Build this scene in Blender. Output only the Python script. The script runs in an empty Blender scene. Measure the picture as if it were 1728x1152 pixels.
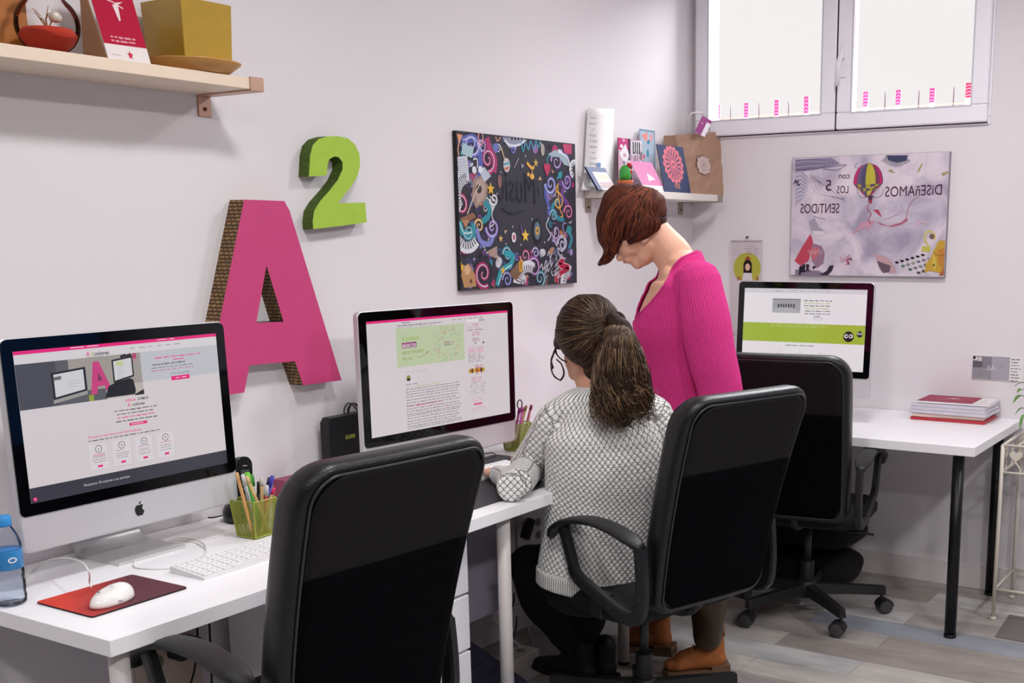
import bpy, bmesh, math, random
import numpy as np
from mathutils import Vector, Matrix
SC = bpy.context.scene
COL = SC.collection
random.seed(7)
# ------------------------------------------------------------------ camera
YAW, PITCH, ROLL = 5.44442212e-01, 1.93304040e-01, -6.10246926e-03
FPX, PX, PY = 1944.0, 1056.2, 777.2
CAM = Vector((-4.82, -2.5517, 1.4887))
_cy, _sy, _cp, _sp, _cr, _sr = math.cos(YAW), math.sin(YAW), math.cos(PITCH), math.sin(PITCH), math.cos(ROLL), math.sin(ROLL)
FW = Vector((_cy*_cp, _sy*_cp, -_sp))
_r0 = Vector((_sy, -_cy, 0)); _u0 = _r0.cross(FW)
RT = _r0*_cr + _u0*_sr
UP = -_r0*_sr + _u0*_cr
cd = bpy.data.cameras.new('camera'); cam = bpy.data.objects.new('camera', cd); COL.objects.link(cam)
cd.sensor_width = 36; cd.lens = FPX*36/1728; cd.shift_x = (864-PX)/1728; cd.shift_y = (PY-576)/1728
cd.clip_start = .05; cd.clip_end = 100
cam.matrix_world = Matrix(((RT.x, UP.x, -FW.x, CAM.x), (RT.y, UP.y, -FW.y, CAM.y), (RT.z, UP.z, -FW.z, CAM.z), (0, 0, 0, 1)))
SC.camera = cam
def ray(u, v): return FW + RT*((u-PX)/FPX) - UP*((v-PY)/FPX)
def at(u, v, **k):
    """point of the room seen at photograph pixel u,v on the plane x=, y= or z=, or at view depth d="""
    r = ray(u, v); a, w = list(k.items())[0]
    if a == 'd': return CAM + r*w
    i = 'xyz'.index(a); return CAM + r*((w-CAM[i])/r[i])
# ------------------------------------------------------------------ light and exposure
SC.view_settings.view_transform = 'Standard'; SC.view_settings.look = 'None'
SC.view_settings.exposure = .10; SC.view_settings.gamma = 1; SC.view_settings.use_curve_mapping = False
wd = bpy.data.worlds.new('sky'); SC.world = wd; wd.use_nodes = True
bg = wd.node_tree.nodes['Background']; bg.inputs[0].default_value = (1.0, .965, .96, 1); bg.inputs[1].default_value = .86
def area(name, loc, size, power, color=(1, 1, 1), rot=(0, 0, 0), shape='DISK', sy=None):
    l = bpy.data.lights.new(name, 'AREA'); l.energy = power; l.color = color; l.shape = shape; l.size = size
    if sy: l.size_y = sy
    o = bpy.data.objects.new(name, l); o.location = loc; o.rotation_euler = rot; COL.objects.link(o); return o
CEIL = 2.75
LAMPS = [(-3.15, -1.40), (-1.25, -1.30), (-5.2, -1.5), (-3.3, -3.3), (-1.3, -3.3), (-5.2, -3.3)]  # first two placed by the shelf shadows, other four added as fill
for _i, (lx, ly) in enumerate(LAMPS):
    area('ceiling_lamp_light', (lx, ly, CEIL-.035), .30, [19, 15, 14, 33, 22, 29][_i], (1, .985, .985))
area('outdoor_daylight', (1.0, -.67, 3.45), 1.3, 210, (.93, .96, 1), (0, math.radians(42), 0), 'RECTANGLE', 1.3)
# ------------------------------------------------------------------ helpers
def lin(c):
    c = c/255 if c > 1 else c
    return c/12.92 if c <= .04045 else ((c+.055)/1.055)**2.4
def rgb(c):
    if isinstance(c, str): c = [int(c[i:i+2], 16)/255.0001 for i in (0, 2, 4)]
    else: c = [x/255.0001 for x in c]
    return tuple(lin(x) for x in c)
MATS = {}
def mat(name, c, rough=.5, metal=0, var=.06, scale=25, bump=0, bscale=200, coat=0, trans=0, ior=1.45, emit=0, spec=.5, alpha=1, sheen=0, sss=0):
    if name in MATS: return MATS[name]
    m = bpy.data.materials.new(name); m.use_nodes = True; MATS[name] = m
    nt = m.node_tree; b = nt.nodes['Principled BSDF']; c = rgb(c)
    n = nt.nodes.new('ShaderNodeTexNoise'); n.inputs['Scale'].default_value = scale; n.inputs['Detail'].default_value = 3
    tc = nt.nodes.new('ShaderNodeTexCoord'); nt.links.new(tc.outputs['Object'], n.inputs['Vector'])
    mx = nt.nodes.new('ShaderNodeMix'); mx.data_type = 'RGBA'
    mx.inputs[6].default_value = tuple(x*(1-var) for x in c)+(1,); mx.inputs[7].default_value = tuple(min(1, x*(1+var)) for x in c)+(1,)
    nt.links.new(n.outputs['Fac'], mx.inputs[0]); nt.links.new(mx.outputs[2], b.inputs['Base Color'])
    b.inputs['Roughness'].default_value = rough; b.inputs['Metallic'].default_value = metal; b.inputs['Specular IOR Level'].default_value = spec
    b.inputs['Coat Weight'].default_value = coat; b.inputs['Coat Roughness'].default_value = .05
    b.inputs['Transmission Weight'].default_value = trans; b.inputs['IOR'].default_value = ior; b.inputs['Alpha'].default_value = alpha
    if sheen: b.inputs['Sheen Weight'].default_value = sheen; b.inputs['Sheen Roughness'].default_value = .5; b.inputs['Sheen Tint'].default_value = c+(1,)
    if sss: b.inputs['Subsurface Weight'].default_value = sss; b.inputs['Subsurface Radius'].default_value = (.01, .004, .002)
    if emit: nt.links.new(mx.outputs[2], b.inputs['Emission Color']); b.inputs['Emission Strength'].default_value = emit
    if bump:
        n2 = nt.nodes.new('ShaderNodeTexNoise'); n2.inputs['Scale'].default_value = bscale; n2.inputs['Detail'].default_value = 2
        nt.links.new(tc.outputs['Object'], n2.inputs['Vector'])
        bp = nt.nodes.new('ShaderNodeBump'); bp.inputs['Strength'].default_value = bump; bp.inputs['Distance'].default_value = .002
        nt.links.new(n2.outputs['Fac'], bp.inputs['Height']); nt.links.new(bp.outputs[0], b.inputs['Normal'])
    return m
def glassmat(name, c=(255, 255, 255), rough=.02, ior=1.45, thin=False):
    if name in MATS: return MATS[name]
    m = bpy.data.materials.new(name); m.use_nodes = True; MATS[name] = m; nt = m.node_tree
    if not thin:
        b = nt.nodes['Principled BSDF']; b.inputs['Base Color'].default_value = rgb(c)+(1,); b.inputs['Transmission Weight'].default_value = 1
        b.inputs['Roughness'].default_value = rough; b.inputs['IOR'].default_value = ior
    else:
        for n in list(nt.nodes):
            if n.type != 'OUTPUT_MATERIAL': nt.nodes.remove(n)
        out = [n for n in nt.nodes if n.type == 'OUTPUT_MATERIAL'][0]
        t = nt.nodes.new('ShaderNodeBsdfTransparent'); t.inputs[0].default_value = rgb(c)+(1,)
        g = nt.nodes.new('ShaderNodeBsdfGlossy'); g.inputs['Roughness'].default_value = rough
        fr = nt.nodes.new('ShaderNodeFresnel'); fr.inputs[0].default_value = ior
        mx = nt.nodes.new('ShaderNodeMixShader'); nt.links.new(fr.outputs[0], mx.inputs[0]); nt.links.new(t.outputs[0], mx.inputs[1]); nt.links.new(g.outputs[0], mx.inputs[2])
        nt.links.new(mx.outputs[0], out.inputs[0])
    return m
def attrmat(name, rough=.5, emit=0, coat=0, spec=.5):
    """material that shows the print or the page stored per face in 'col'; emit only for screens"""
    if name in MATS: return MATS[name]
    m = bpy.data.materials.new(name); m.use_nodes = True; MATS[name] = m; nt = m.node_tree; b = nt.nodes['Principled BSDF']
    a = nt.nodes.new('ShaderNodeVertexColor'); a.layer_name = 'col'
    n = nt.nodes.new('ShaderNodeTexNoise'); n.inputs['Scale'].default_value = 60
    mx = nt.nodes.new('ShaderNodeMix'); mx.data_type = 'RGBA'; mx.blend_type = 'MULTIPLY'; mx.inputs[0].default_value = .05
    nt.links.new(a.outputs['Color'], mx.inputs[6]); nt.links.new(n.outputs['Fac'], mx.inputs[7])
    b.inputs['Roughness'].default_value = rough; b.inputs['Specular IOR Level'].default_value = spec; b.inputs['Coat Weight'].default_value = coat; b.inputs['Coat Roughness'].default_value = .02
    if emit:
        b.inputs['Base Color'].default_value = (.004, .004, .004, 1); nt.links.new(a.outputs['Color'], b.inputs['Emission Color']); b.inputs['Emission Strength'].default_value = emit
    else: nt.links.new(mx.outputs[2], b.inputs['Base Color'])
    return m
def tag(o, label=None, cat=None, group=None, kind=None):
    if label: o['label'] = label
    if cat: o['category'] = cat
    if group: o['group'] = group
    if kind: o['kind'] = kind
    return o
def empty(name, loc, rz=0, label=None, cat=None, group=None, rot=None):
    o = bpy.data.objects.new(name, None); o.location = loc; o.rotation_euler = rot or (0, 0, rz); o.empty_display_size = .05; COL.objects.link(o)
    return tag(o, label, cat, group)
def copy_tree(o, parent=None):
    c = o.copy(); COL.objects.link(c)
    if parent: c.parent = parent
    for ch in o.children: copy_tree(ch, c)
    return c
def V3(*a): return Vector(a)
class MB:
    """collects shapes, then links them as one mesh object"""
    def __init__(s): s.v = []; s.f = []; s.m = []; s.sm = []; s.mi = 0; s.smooth = False; s.uv = None
    def add(s, vs, fs, smooth=None):
        n = len(s.v); s.v += [Vector(v) for v in vs]
        for f in fs: s.f.append([i+n for i in f]); s.m.append(s.mi); s.sm.append(s.smooth if smooth is None else smooth)
        return s
    def box(s, c, d, M=None, bev=0, seg=2):
        bm = bmesh.new(); bmesh.ops.create_cube(bm, size=1)
        for v in bm.verts: v.co = Vector((v.co.x*d[0], v.co.y*d[1], v.co.z*d[2]))
        if bev: bmesh.ops.bevel(bm, geom=bm.edges[:]+bm.verts[:], offset=min(bev, min(d)*.49), segments=seg, profile=.5, affect='EDGES')
        bm.verts.index_update(); R = M or Matrix.Identity(4)
        s.add([R@(v.co+Vector(c)) if M is None else Vector(c)+(R@v.co) for v in bm.verts], [[v.index for v in f.verts] for f in bm.faces], smooth=False if not bev else False)
        bm.free(); return s
    def box2(s, a, b, bev=0): return s.box([(a[i]+b[i])/2 for i in range(3)], [abs(a[i]-b[i]) for i in range(3)], bev=bev)
    def tube(s, pts, r, n=10, cap=True, closed=False):
        pts = [Vector(p) for p in pts]; N = len(pts); rs = r if isinstance(r, (list, tuple)) else [r]*N
        vs = []; fs = []; prev = None
        for i, p in enumerate(pts):
            if closed: t = pts[(i+1) % N]-pts[i-1]
            else: t = (pts[min(i+1, N-1)]-pts[max(i-1, 0)])
            if t.length < 1e-9: t = Vector((0, 0, 1))
            t.normalize()
            if prev is None:
                a = t.orthogonal().normalized()
            else:
                a = prev-t*prev.dot(t); a = a.normalized() if a.length > 1e-6 else t.orthogonal().normalized()
            prev = a; b = t.cross(a)
            for k in range(n):
                th = 2*math.pi*k/n; vs.append(p+(a*math.cos(th)+b*math.sin(th))*rs[i])
        M_ = N if closed else N-1
        for i in range(M_):
            for k in range(n):
                j = (i+1) % N; fs.append([i*n+k, i*n+(k+1) % n, j*n+(k+1) % n, j*n+k])
        if cap and not closed: fs.append(list(range(n))[::-1]); fs.append([(N-1)*n+k for k in range(n)])
        return s.add(vs, fs, smooth=n > 6)
    def cyl(s, a, b, r, r2=None, n=24): return s.tube([a, b], [r, r if r2 is None else r2], n)
    def lathe(s, prof, c=(0, 0, 0), n=32, sx=1, sy=1):
        vs = []; fs = []; c = Vector(c); K = len(prof)
        for (r, z) in prof:
            for k in range(n): th = 2*math.pi*k/n; vs.append(c+Vector((r*math.cos(th)*sx, r*math.sin(th)*sy, z)))
        for i in range(K-1):
            for k in range(n): fs.append([i*n+k, i*n+(k+1) % n, (i+1)*n+(k+1) % n, (i+1)*n+k])
        if prof[0][0] > 1e-5: fs.append(list(range(n))[::-1])
        if prof[-1][0] > 1e-5: fs.append([(K-1)*n+k for k in range(n)])
        return s.add(vs, fs, smooth=True)
    def prism(s, poly, O, U, W, N, t, holes=(), mside=None):
        """poly in (u,w) on plane O+u U+w W, extruded by t along N; quad side faces; holes are bridged"""
        O, U, W, N = Vector(O), Vector(U), Vector(W), Vector(N)
        bm = bmesh.new()
        def loop(P, d): return [bm.verts.new(O+U*a+W*b+N*d) for a, b in P]
        for d, keep in ((t, True), (0, True)):
            edges = []
            for P in [poly]+list(holes):
                L = loop(P, d); edges += [bm.edges.new((L[i], L[(i+1) % len(L)])) for i in range(len(L))]
            bmesh.ops.triangle_fill(bm, use_beauty=True, use_dissolve=False, edges=edges)
        bm.verts.index_update(); s.add([v.co for v in bm.verts], [[v.index for v in f.verts] for f in bm.faces], smooth=False); bm.free()
        mi = s.mi
        if mside is not None: s.mi = mside
        for P in [poly]+list(holes):
            n = len(P); s.add([O+U*a+W*b for a, b in P]+[O+U*a+W*b+N*t for a, b in P], [[i, (i+1) % n, n+(i+1) % n, n+i] for i in range(n)], smooth=False)
        s.mi = mi; return s
    def build(s, name, mats, parent=None, loc=None, fixn=True, sub=0, shade=None, kind=None, label=None):
        me = bpy.data.meshes.new(name); me.from_pydata([tuple(v) for v in s.v], [], s.f); me.update()
        for p, m_, q in zip(me.polygons, s.m, s.sm): p.material_index = m_; p.use_smooth = q if shade is None else shade
        if fixn:
            bm = bmesh.new(); bm.from_mesh(me); bmesh.ops.remove_doubles(bm, verts=bm.verts, dist=1e-5)
            bmesh.ops.recalc_face_normals(bm, faces=bm.faces); bm.to_mesh(me); bm.free()
        for m_ in (mats if isinstance(mats, (list, tuple)) else [mats]): me.materials.append(m_)
        o = bpy.data.objects.new(name, me); COL.objects.link(o)
        if parent: o.parent = parent
        if loc: o.location = loc
        if kind: o['kind'] = kind
        if label: o['label'] = label
        return o
def rbox(name, a, b, m, parent=None, bev=.003, kind=None, label=None):
    o = MB().box2(a, b, bev=bev).build(name, m, parent, kind=kind, label=label); return o
def setuv(me, name, arr):
    """arr per vertex (u,v)"""
    l = me.uv_layers.new(name=name); vi = np.zeros(len(me.loops), dtype=np.int32); me.loops.foreach_get('vertex_index', vi)
    l.data.foreach_set('uv', np.asarray(arr, dtype=np.float32)[vi].ravel())
# ------------------------------------------------------------------ flat prints and pages: coloured shapes on thin layers
GL = {}
def _glyph(c, bold=False):
    key = (c, bold)
    if key in GL: return GL[key]
    def mk(t):
        cu = bpy.data.curves.new('t', 'FONT'); cu.body = t; cu.size = 1; cu.resolution_u = 3
        if bold: cu.offset = .018
        ob = bpy.data.objects.new('t', cu); COL.objects.link(ob); dg = bpy.context.evaluated_depsgraph_get()
        me = bpy.data.meshes.new_from_object(ob.evaluated_get(dg)); vs = [(v.co.x, v.co.y) for v in me.vertices]; fs = [list(p.vertices) for p in me.polygons]
        bpy.data.objects.remove(ob); bpy.data.curves.remove(cu); bpy.data.meshes.remove(me); return vs, fs
    if c == ' ': GL[key] = ([], [], .28); return GL[key]
    v, f = mk(c); v2, _ = mk(c+'I'); v3, _ = mk('I')
    adv = max(x for x, y in v2)-max(x for x, y in v3); GL[key] = (v, f, adv); return GL[key]
def textgeo(s, bold=False):
    vs = []; fs = []; x = 0
    for c in s:
        v, f, a = _glyph(c, bold); n = len(vs); vs += [(p[0]+x, p[1]) for p in v]; fs += [[i+n for i in q] for q in f]; x += a
    return vs, fs, x
class Art:
    def __init__(s, O, U, W, N, k0=1, dl=.00025): s.O, s.U, s.W, s.N = Vector(O), Vector(U), Vector(W), Vector(N); s.v = []; s.f = []; s.c = []; s.k0 = k0; s.dl = dl
    def raw(s, vs, fs, c, k):
        n = len(s.v); c = rgb(c); s.q = getattr(s, 'q', 0)+1; d_ = (s.k0+k)*s.dl+s.q*8e-7
        if getattr(s, 'clip', None): x0, y0, x1, y1 = s.clip; vs = [(min(max(a, x0), x1), min(max(b, y0), y1)) for a, b in vs]
        s.v += [s.O+s.U*a+s.W*b+s.N*d_ for a, b in vs]
        for f in fs: s.f.append([i+n for i in f]); s.c.append(c)
        return s
    def poly(s, P, c, k=1):
        if len(P) > 4:
            from mathutils.geometry import tessellate_polygon
            t = tessellate_polygon([[Vector((a, b, 0)) for a, b in P]]); return s.raw(P, [list(q) for q in t], c, k)
        return s.raw(P, [list(range(len(P)))], c, k)
    def rect(s, x0, y0, x1, y1, c, k=1): return s.raw([(x0, y0), (x1, y0), (x1, y1), (x0, y1)], [[0, 1, 2, 3]], c, k)
    def disc(s, x, y, r, c, k=1, ry=None, n=20, a0=0, a1=360, rot=0):
        ry = r if ry is None else ry; P = []
        if a1-a0 < 360: P.append((x, y))
        cr, sr = math.cos(math.radians(rot)), math.sin(math.radians(rot))
        for i in range(n+(0 if a1-a0 >= 360 else 1)):
            th = math.radians(a0+(a1-a0)*i/n); X, Y = r*math.cos(th), ry*math.sin(th); P.append((x+X*cr-Y*sr, y+X*sr+Y*cr))
        return s.raw(P, [list(range(len(P)))], c, k)
    def ring(s, x, y, r, w, c, k=1, n=24, a0=0, a1=360, ry=None):
        ry = ry or r
        return s.stroke([(x+r*math.cos(math.radians(a0+(a1-a0)*i/n)), y+ry*math.sin(math.radians(a0+(a1-a0)*i/n))) for i in range(n+1)], w, c, k)
    def stroke(s, P, w, c, k=1):
        n = len(P); ws = w if isinstance(w, (list, tuple)) else [w]*n; vs = []
        for i in range(n):
            a = P[max(i-1, 0)]; b = P[min(i+1, n-1)]; dx, dy = b[0]-a[0], b[1]-a[1]; L = math.hypot(dx, dy) or 1
            nx, ny = -dy/L*ws[i]/2, dx/L*ws[i]/2; vs += [(P[i][0]+nx, P[i][1]+ny), (P[i][0]-nx, P[i][1]-ny)]
        return s.raw(vs, [[2*i, 2*i+1, 2*i+3, 2*i+2] for i in range(n-1)], c, k)
    def spiral(s, x, y, r, turns, w, c, k=1, a0=0, sgn=1, tail=None):
        P = []; W_ = []; n = int(16*turns)
        for i in range(n+1):
            t = i/n; th = math.radians(a0)+sgn*t*turns*2*math.pi; rr = r*(.12+.88*t); P.append((x+rr*math.cos(th), y+rr*math.sin(th))); W_.append(w*(.35+.65*t))
        if tail:
            p0 = P[-1]
            for i in range(1, 9): t = i/8; P.append((p0[0]+(tail[0])*t+tail[2]*math.sin(t*math.pi) if len(tail) > 2 else p0[0]+tail[0]*t, p0[1]+tail[1]*t)); W_.append(w*(1-.8*t))
        return s.stroke(P, W_, c, k)
    def text(s, t, x, y, size, c, k=1, sx=1, align='l', mirror=False, bold=False, slant=0, rot=0):
        vs, fs, w = textgeo(t, bold); w *= size*sx; ox = {'l': 0, 'c': -w/2, 'r': -w}[align]; cr, sr = math.cos(math.radians(rot)), math.sin(math.radians(rot)); out = []
        for a, b in vs:
            X = a*size*sx+ox+b*slant*size; Y = b*size
            if mirror: X = -X
            out.append((x+X*cr-Y*sr, y+X*sr+Y*cr))
        return s.raw(out, fs, c, k)
    def mixc(s, c, f=.34):
        g = getattr(s, 'paper', None)
        if not g: return c
        a = [int(c[i:i+2], 16) for i in (0, 2, 4)]; b = [int(g[i:i+2], 16) for i in (0, 2, 4)]
        return [x*(1-f)+y*f for x, y in zip(a, b)]
    def lines(s, x, y, w, n, dy, h, c, k=1, align='l', seed=0, ragged=.25, word=.03):
        """rows of tiny unreadable words, as the photo shows them"""
        R = random.Random(seed)
        for i in range(n):
            L = w*(1-ragged*R.random()); x0 = {'l': x, 'c': x-L/2, 'r': x-L}[align]; e = x0+L
            while x0 < e-word*.3:
                ww = min(word*(.35+R.random()), e-x0)
                s.rect(x0, y-h*.72*(.75+.35*R.random()), x0+ww, y, s.mixc(c), k); x0 += ww+word*.22
            y -= dy
        return s
    def build(s, name, m, parent=None, base=None):
        me = bpy.data.meshes.new(name); me.from_pydata([tuple(v) for v in s.v], [], s.f)
        ca = me.color_attributes.new(name='col', type='FLOAT_COLOR', domain='CORNER'); arr = []
        for p, c in zip(me.polygons, s.c): arr += list(c+(1,))*p.loop_total
        ca.data.foreach_set('color', arr)
        me.materials.append(m); o = bpy.data.objects.new(name, me); COL.objects.link(o)
        if parent: o.parent = parent
        return o
def arcp(cx, cy, r, a0, a1, n=6, ry=None):
    ry = ry or r
    return [(cx+r*math.cos(math.radians(a0+(a1-a0)*i/n)), cy+ry*math.sin(math.radians(a0+(a1-a0)*i/n))) for i in range(n+1)]
def rrect(x0, y0, x1, y1, r, n=5):
    return arcp(x1-r, y1-r, r, 0, 90, n)+arcp(x0+r, y1-r, r, 90, 180, n)+arcp(x0+r, y0+r, r, 180, 270, n)+arcp(x1-r, y0+r, r, 270, 360, n)
def bez(P, n=24):
    """smooth Catmull-Rom curve through the points"""
    P = [Vector(p) for p in P]; Q = [P[0]*2-P[1]]+P+[P[-1]*2-P[-2]]; out = []; k = max(2, n//(len(P)-1))
    for i in range(1, len(Q)-2):
        for j in range(k):
            t = j/k; a, b, c, d = Q[i-1], Q[i], Q[i+1], Q[i+2]
            out.append(.5*((2*b)+(c-a)*t+(2*a-5*b+4*c-d)*t*t+(3*b-a-3*c+d)*t**3))
    out.append(P[-1]); return out
X, Y, Z = Vector((1, 0, 0)), Vector((0, 1, 0)), Vector((0, 0, 1))
# ------------------------------------------------------------------ the room
def wallmat(name, c):
    return mat(name, c, rough=.85, var=.015, scale=3, bump=.12, bscale=90, spec=.2)
M_wall = wallmat('wall_paint', (231, 226, 229))
M_far = wallmat('far_wall_paint', (112, 102, 98)); M_ceil = wallmat('ceiling_paint', (236, 234, 234))
def floormat():
    m = bpy.data.materials.new('vinyl_planks'); m.use_nodes = True; nt = m.node_tree; b = nt.nodes['Principled BSDF']; N = nt.nodes.new; L = nt.links.new
    tc = N('ShaderNodeTexCoord'); sp = N('ShaderNodeSeparateXYZ'); cb = N('ShaderNodeCombineXYZ'); L(tc.outputs['Object'], sp.inputs[0]); L(sp.outputs['Y'], cb.inputs['X']); L(sp.outputs['X'], cb.inputs['Y'])
    br = N('ShaderNodeTexBrick'); L(cb.outputs[0], br.inputs['Vector']); br.inputs['Color1'].default_value = (0, 0, 0, 1); br.inputs['Color2'].default_value = (1, 1, 1, 1); br.inputs['Mortar'].default_value = (.5, .5, .5, 1)
    br.inputs['Scale'].default_value = 1; br.inputs['Brick Width'].default_value = .92; br.inputs['Row Height'].default_value = .153; br.inputs['Mortar Size'].default_value = .0008; br.inputs['Mortar Smooth'].default_value = 0; br.offset = .37
    rp = N('ShaderNodeValToRGB'); rp.color_ramp.interpolation = 'CONSTANT'; e = rp.color_ramp.elements
    cols = ['c2c0bf', 'aea8a3', '989ca5', 'c4beb8', 'a39a93', '8f959f', 'cecac7']
    e[0].position = 0; e[0].color = rgb(cols[0])+(1,); e[1].position = .14; e[1].color = rgb(cols[1])+(1,)
    for i in range(2, 7): q = e.new(i/7); q.color = rgb(cols[i])+(1,)
    L(br.outputs['Color'], rp.inputs[0])
    mp = N('ShaderNodeMapping'); mp.inputs['Scale'].default_value = (9, 2.6, 1); L(tc.outputs['Object'], mp.inputs[0])
    n = N('ShaderNodeTexNoise'); n.inputs['Scale'].default_value = 1.3; n.inputs['Detail'].default_value = 9; n.inputs['Roughness'].default_value = .65; L(mp.outputs[0], n.inputs[0])
    r2 = N('ShaderNodeValToRGB'); r2.color_ramp.elements[0].position = .3; r2.color_ramp.elements[0].color = (.55, .58, .62, 1); r2.color_ramp.elements[1].position = .7; r2.color_ramp.elements[1].color = (1.1, 1.08, 1.06, 1); L(n.outputs['Fac'], r2.inputs[0])
    mx = N('ShaderNodeMix'); mx.data_type = 'RGBA'; mx.blend_type = 'MULTIPLY'; mx.inputs[0].default_value = .8; L(rp.outputs[0], mx.inputs[6]); L(r2.outputs[0], mx.inputs[7])
    m2 = N('ShaderNodeMix'); m2.data_type = 'RGBA'; L(br.outputs['Fac'], m2.inputs[0]); L(mx.outputs[2], m2.inputs[6]); m2.inputs[7].default_value = (.10, .09, .085, 1); L(m2.outputs[2], b.inputs['Base Color'])
    b.inputs['Roughness'].default_value = .42
    return m
X0, Y0, T = -7.4, -4.9, .2
rbox('floor', (X0, Y0, -.1), (.2, .2, 0), floormat(), bev=0, kind='structure')
rbox('ceiling', (X0, Y0, CEIL), (.2, .2, CEIL+.1), M_ceil, bev=0, kind='structure')
rbox('wall_left', (X0, 0, 0), (0, T, CEIL), M_wall, bev=0, kind='structure')
rbox('wall_back', (X0-T, Y0-T, 0), (X0, T, CEIL), M_far, bev=0, kind='structure')
rbox('wall_front', (X0, Y0-T, 0), (T, Y0, CEIL), M_far, bev=0, kind='structure')
WY0, WY1, WZ0, WZ1 = -1.318, -.030, 1.93, 2.68
w = MB()
w.box2((0, Y0, 0), (T, WY0, CEIL)); w.box2((0, WY1, 0), (T, T, CEIL)); w.box2((0, WY0, 0), (T, WY1, WZ0)); w.box2((0, WY0, WZ1), (T, WY1, CEIL))
w.build('wall_right', M_wall, kind='structure')
M_base = mat('baseboard_paint', (222, 214, 214), rough=.6, var=.02)
rbox('baseboard_right', (-.012, Y0, 0), (0, -.012, .105), M_base, bev=.002, kind='structure')
rbox('baseboard_left', (X0, -.012, 0), (0, 0, .105), M_base, bev=.002, kind='structure')
# ceiling lamps (above the frame, they light the room; four of them are added fill)
M_lampw = mat('lamp_white', (245, 245, 245), rough=.4); M_diff = mat('lamp_diffuser', (255, 250, 245), emit=3)
lamp0 = None
for i, (lx, ly) in enumerate(LAMPS):
    if lamp0 is None:
        lamp0 = empty('ceiling_lamp', (lx, ly, CEIL)); MB().lathe([(.15, 0), (.15, -.02), (.135, -.024), (.135, -.01)]).build('lamp_housing', M_lampw, lamp0); MB().lathe([(0, -.018), (.13, -.018), (.13, -.014), (0, -.014)]).build('diffuser', M_diff, lamp0); o = lamp0
    else: o = copy_tree(lamp0)
    o.location = (lx, ly, CEIL); tag(o, 'round flat ceiling lamp with white rim', 'ceiling lamp', 'ceiling lamps above the room')
# window
M_upvc = mat('window_frame_white', (246, 243, 250), rough=.35, var=.02); M_gap = mat('gap_shadow_gasket_black', (25, 22, 24), rough=.7)
wn = empty('window_1', (0, (WY0+WY1)/2, WZ0)); wn['kind'] = 'structure'
wn.location = (0, 0, 0)
def frame_rect(m, y0, y1, z0, z1, wd_, x0, x1, bev=.004):
    m.box2((x0, y0, z0), (x1, y1, z0+wd_), bev); m.box2((x0, y0, z1-wd_), (x1, y1, z1), bev); m.box2((x0, y0, z0+wd_), (x1, y0+wd_, z1-wd_), bev); m.box2((x0, y1-wd_, z0+wd_), (x1, y1, z1-wd_), bev)
f = MB(); frame_rect(f, WY0-.02, WY1+.012, WZ0-.018, WZ1, .03, -.008, .07); f.build('window_frame', M_upvc, wn)
ymid = -.697
S_ = []
for k, (a, b) in enumerate(((WY0-.012, ymid-.002), (ymid+.002, WY1+.004))):
    s = MB(); frame_rect(s, a, b, WZ0-.008, WZ1-.02, .068, -.03, .03, .006); S_.append(s.build('sash', M_upvc, wn))
    g = MB().box2((.0, a+.064, WZ0+.056), (.006, b-.064, WZ1-.084)).build('pane', glassmat('window_glass', thin=True, ior=1.3), S_[-1])
    g = MB(); frame_rect(g, a+.062, b-.062, WZ0+.054, WZ1-.082, .006, -.0315, -.028, 0); g.build('seal', mat('seal_grey', (205, 203, 212)), S_[-1])
MB().box2((-.0085, WY0-.01, WZ0-.0125), (-.004, WY1, WZ0-.0085)).box2((-.028, ymid-.0019, WZ0-.01), (-.0, ymid+.0019, WZ1-.03)).build('gap_shadow_and_gasket', M_gap, wn)  # lower strip paints the gap shadow under the window; upright one is gasket
hd = MB(); hz = at(1420, 100, x=-.03); hy = ymid-.03
hd.box2((-.037, hy-.015, hz.z-.075), (-.03, hy+.015, hz.z+.075), .006); hd.box2((-.06, hy-.009, hz.z+.0), (-.037, hy+.009, hz.z+.03), .005)
hd.tube([(-.058, hy, hz.z+.022), (-.066, hy+.008, hz.z-.02), (-.066, hy+.012, hz.z-.11)], [.010, .011, .008], 12)
hd.build('window_handle', mat('handle_white', (240, 238, 240), rough=.3), S_[0])
# coloured strips and thin bars outside, just past the glass
M_out = mat('terrace_white', (235, 232, 232)); M_bar = mat('bar_dark', (70, 40, 55))
rbox('trim_1', (.2, WY0-.1, 1.80), (.55, WY1+.1, WZ0+.03), M_out, kind='structure')
zt = {}
bars = [(1233, 178), (1281, 174), (1331, 171), (1444, 158), (1494, 155), (1551, 152), (1610, 147)]
strips = [(1212, 178, 201), (1260, 174, 198), (1311, 169, 195), (1361, 163, 191), (1461, 155, 180), (1516, 152, 177), (1573, 149, 173), (1634, 140, 165)]
rail = empty('window_railing', (.26, -.6, 1.96), label='low railing of thin dark bars and pink patterned strips outside the window', cat='railing')
rail.location = (0, 0, 0)
M_pink = []
for i, (u, a, b) in enumerate(strips):
    p = at(u, b, x=.24); q = at(u, a, x=.24); h = q.z-p.z; z0 = WZ0+.03
    A = Art((.235, p.y+.011, p.z), -Y, Z, -X); wd_ = .022 if i < 7 else .03
    c = 'a83068' if i < 7 else 'a82440'
    A.rect(0, 0, wd_, h, c, 0)
    for j in range(4): A.stroke([(.002, h*(.12+.22*j)), (wd_*.5, h*(.2+.22*j)), (wd_-.002, h*(.1+.22*j))], .003, 'c99ab0', 1)
    o = A.build('strip', attrmat('print_matt', .85, spec=.15), rail)
    MB().box2((.2355, p.y-.011, z0-.01), (.2385, p.y+.011, q.z)).build('strip_board', M_out, rail)
for (u, a) in bars:
    q = at(u, a, x=.24); MB().cyl((.24, q.y, WZ0+.025), (.24, q.y, q.z), .0022, n=8).build('bar', M_bar, rail)
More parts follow.
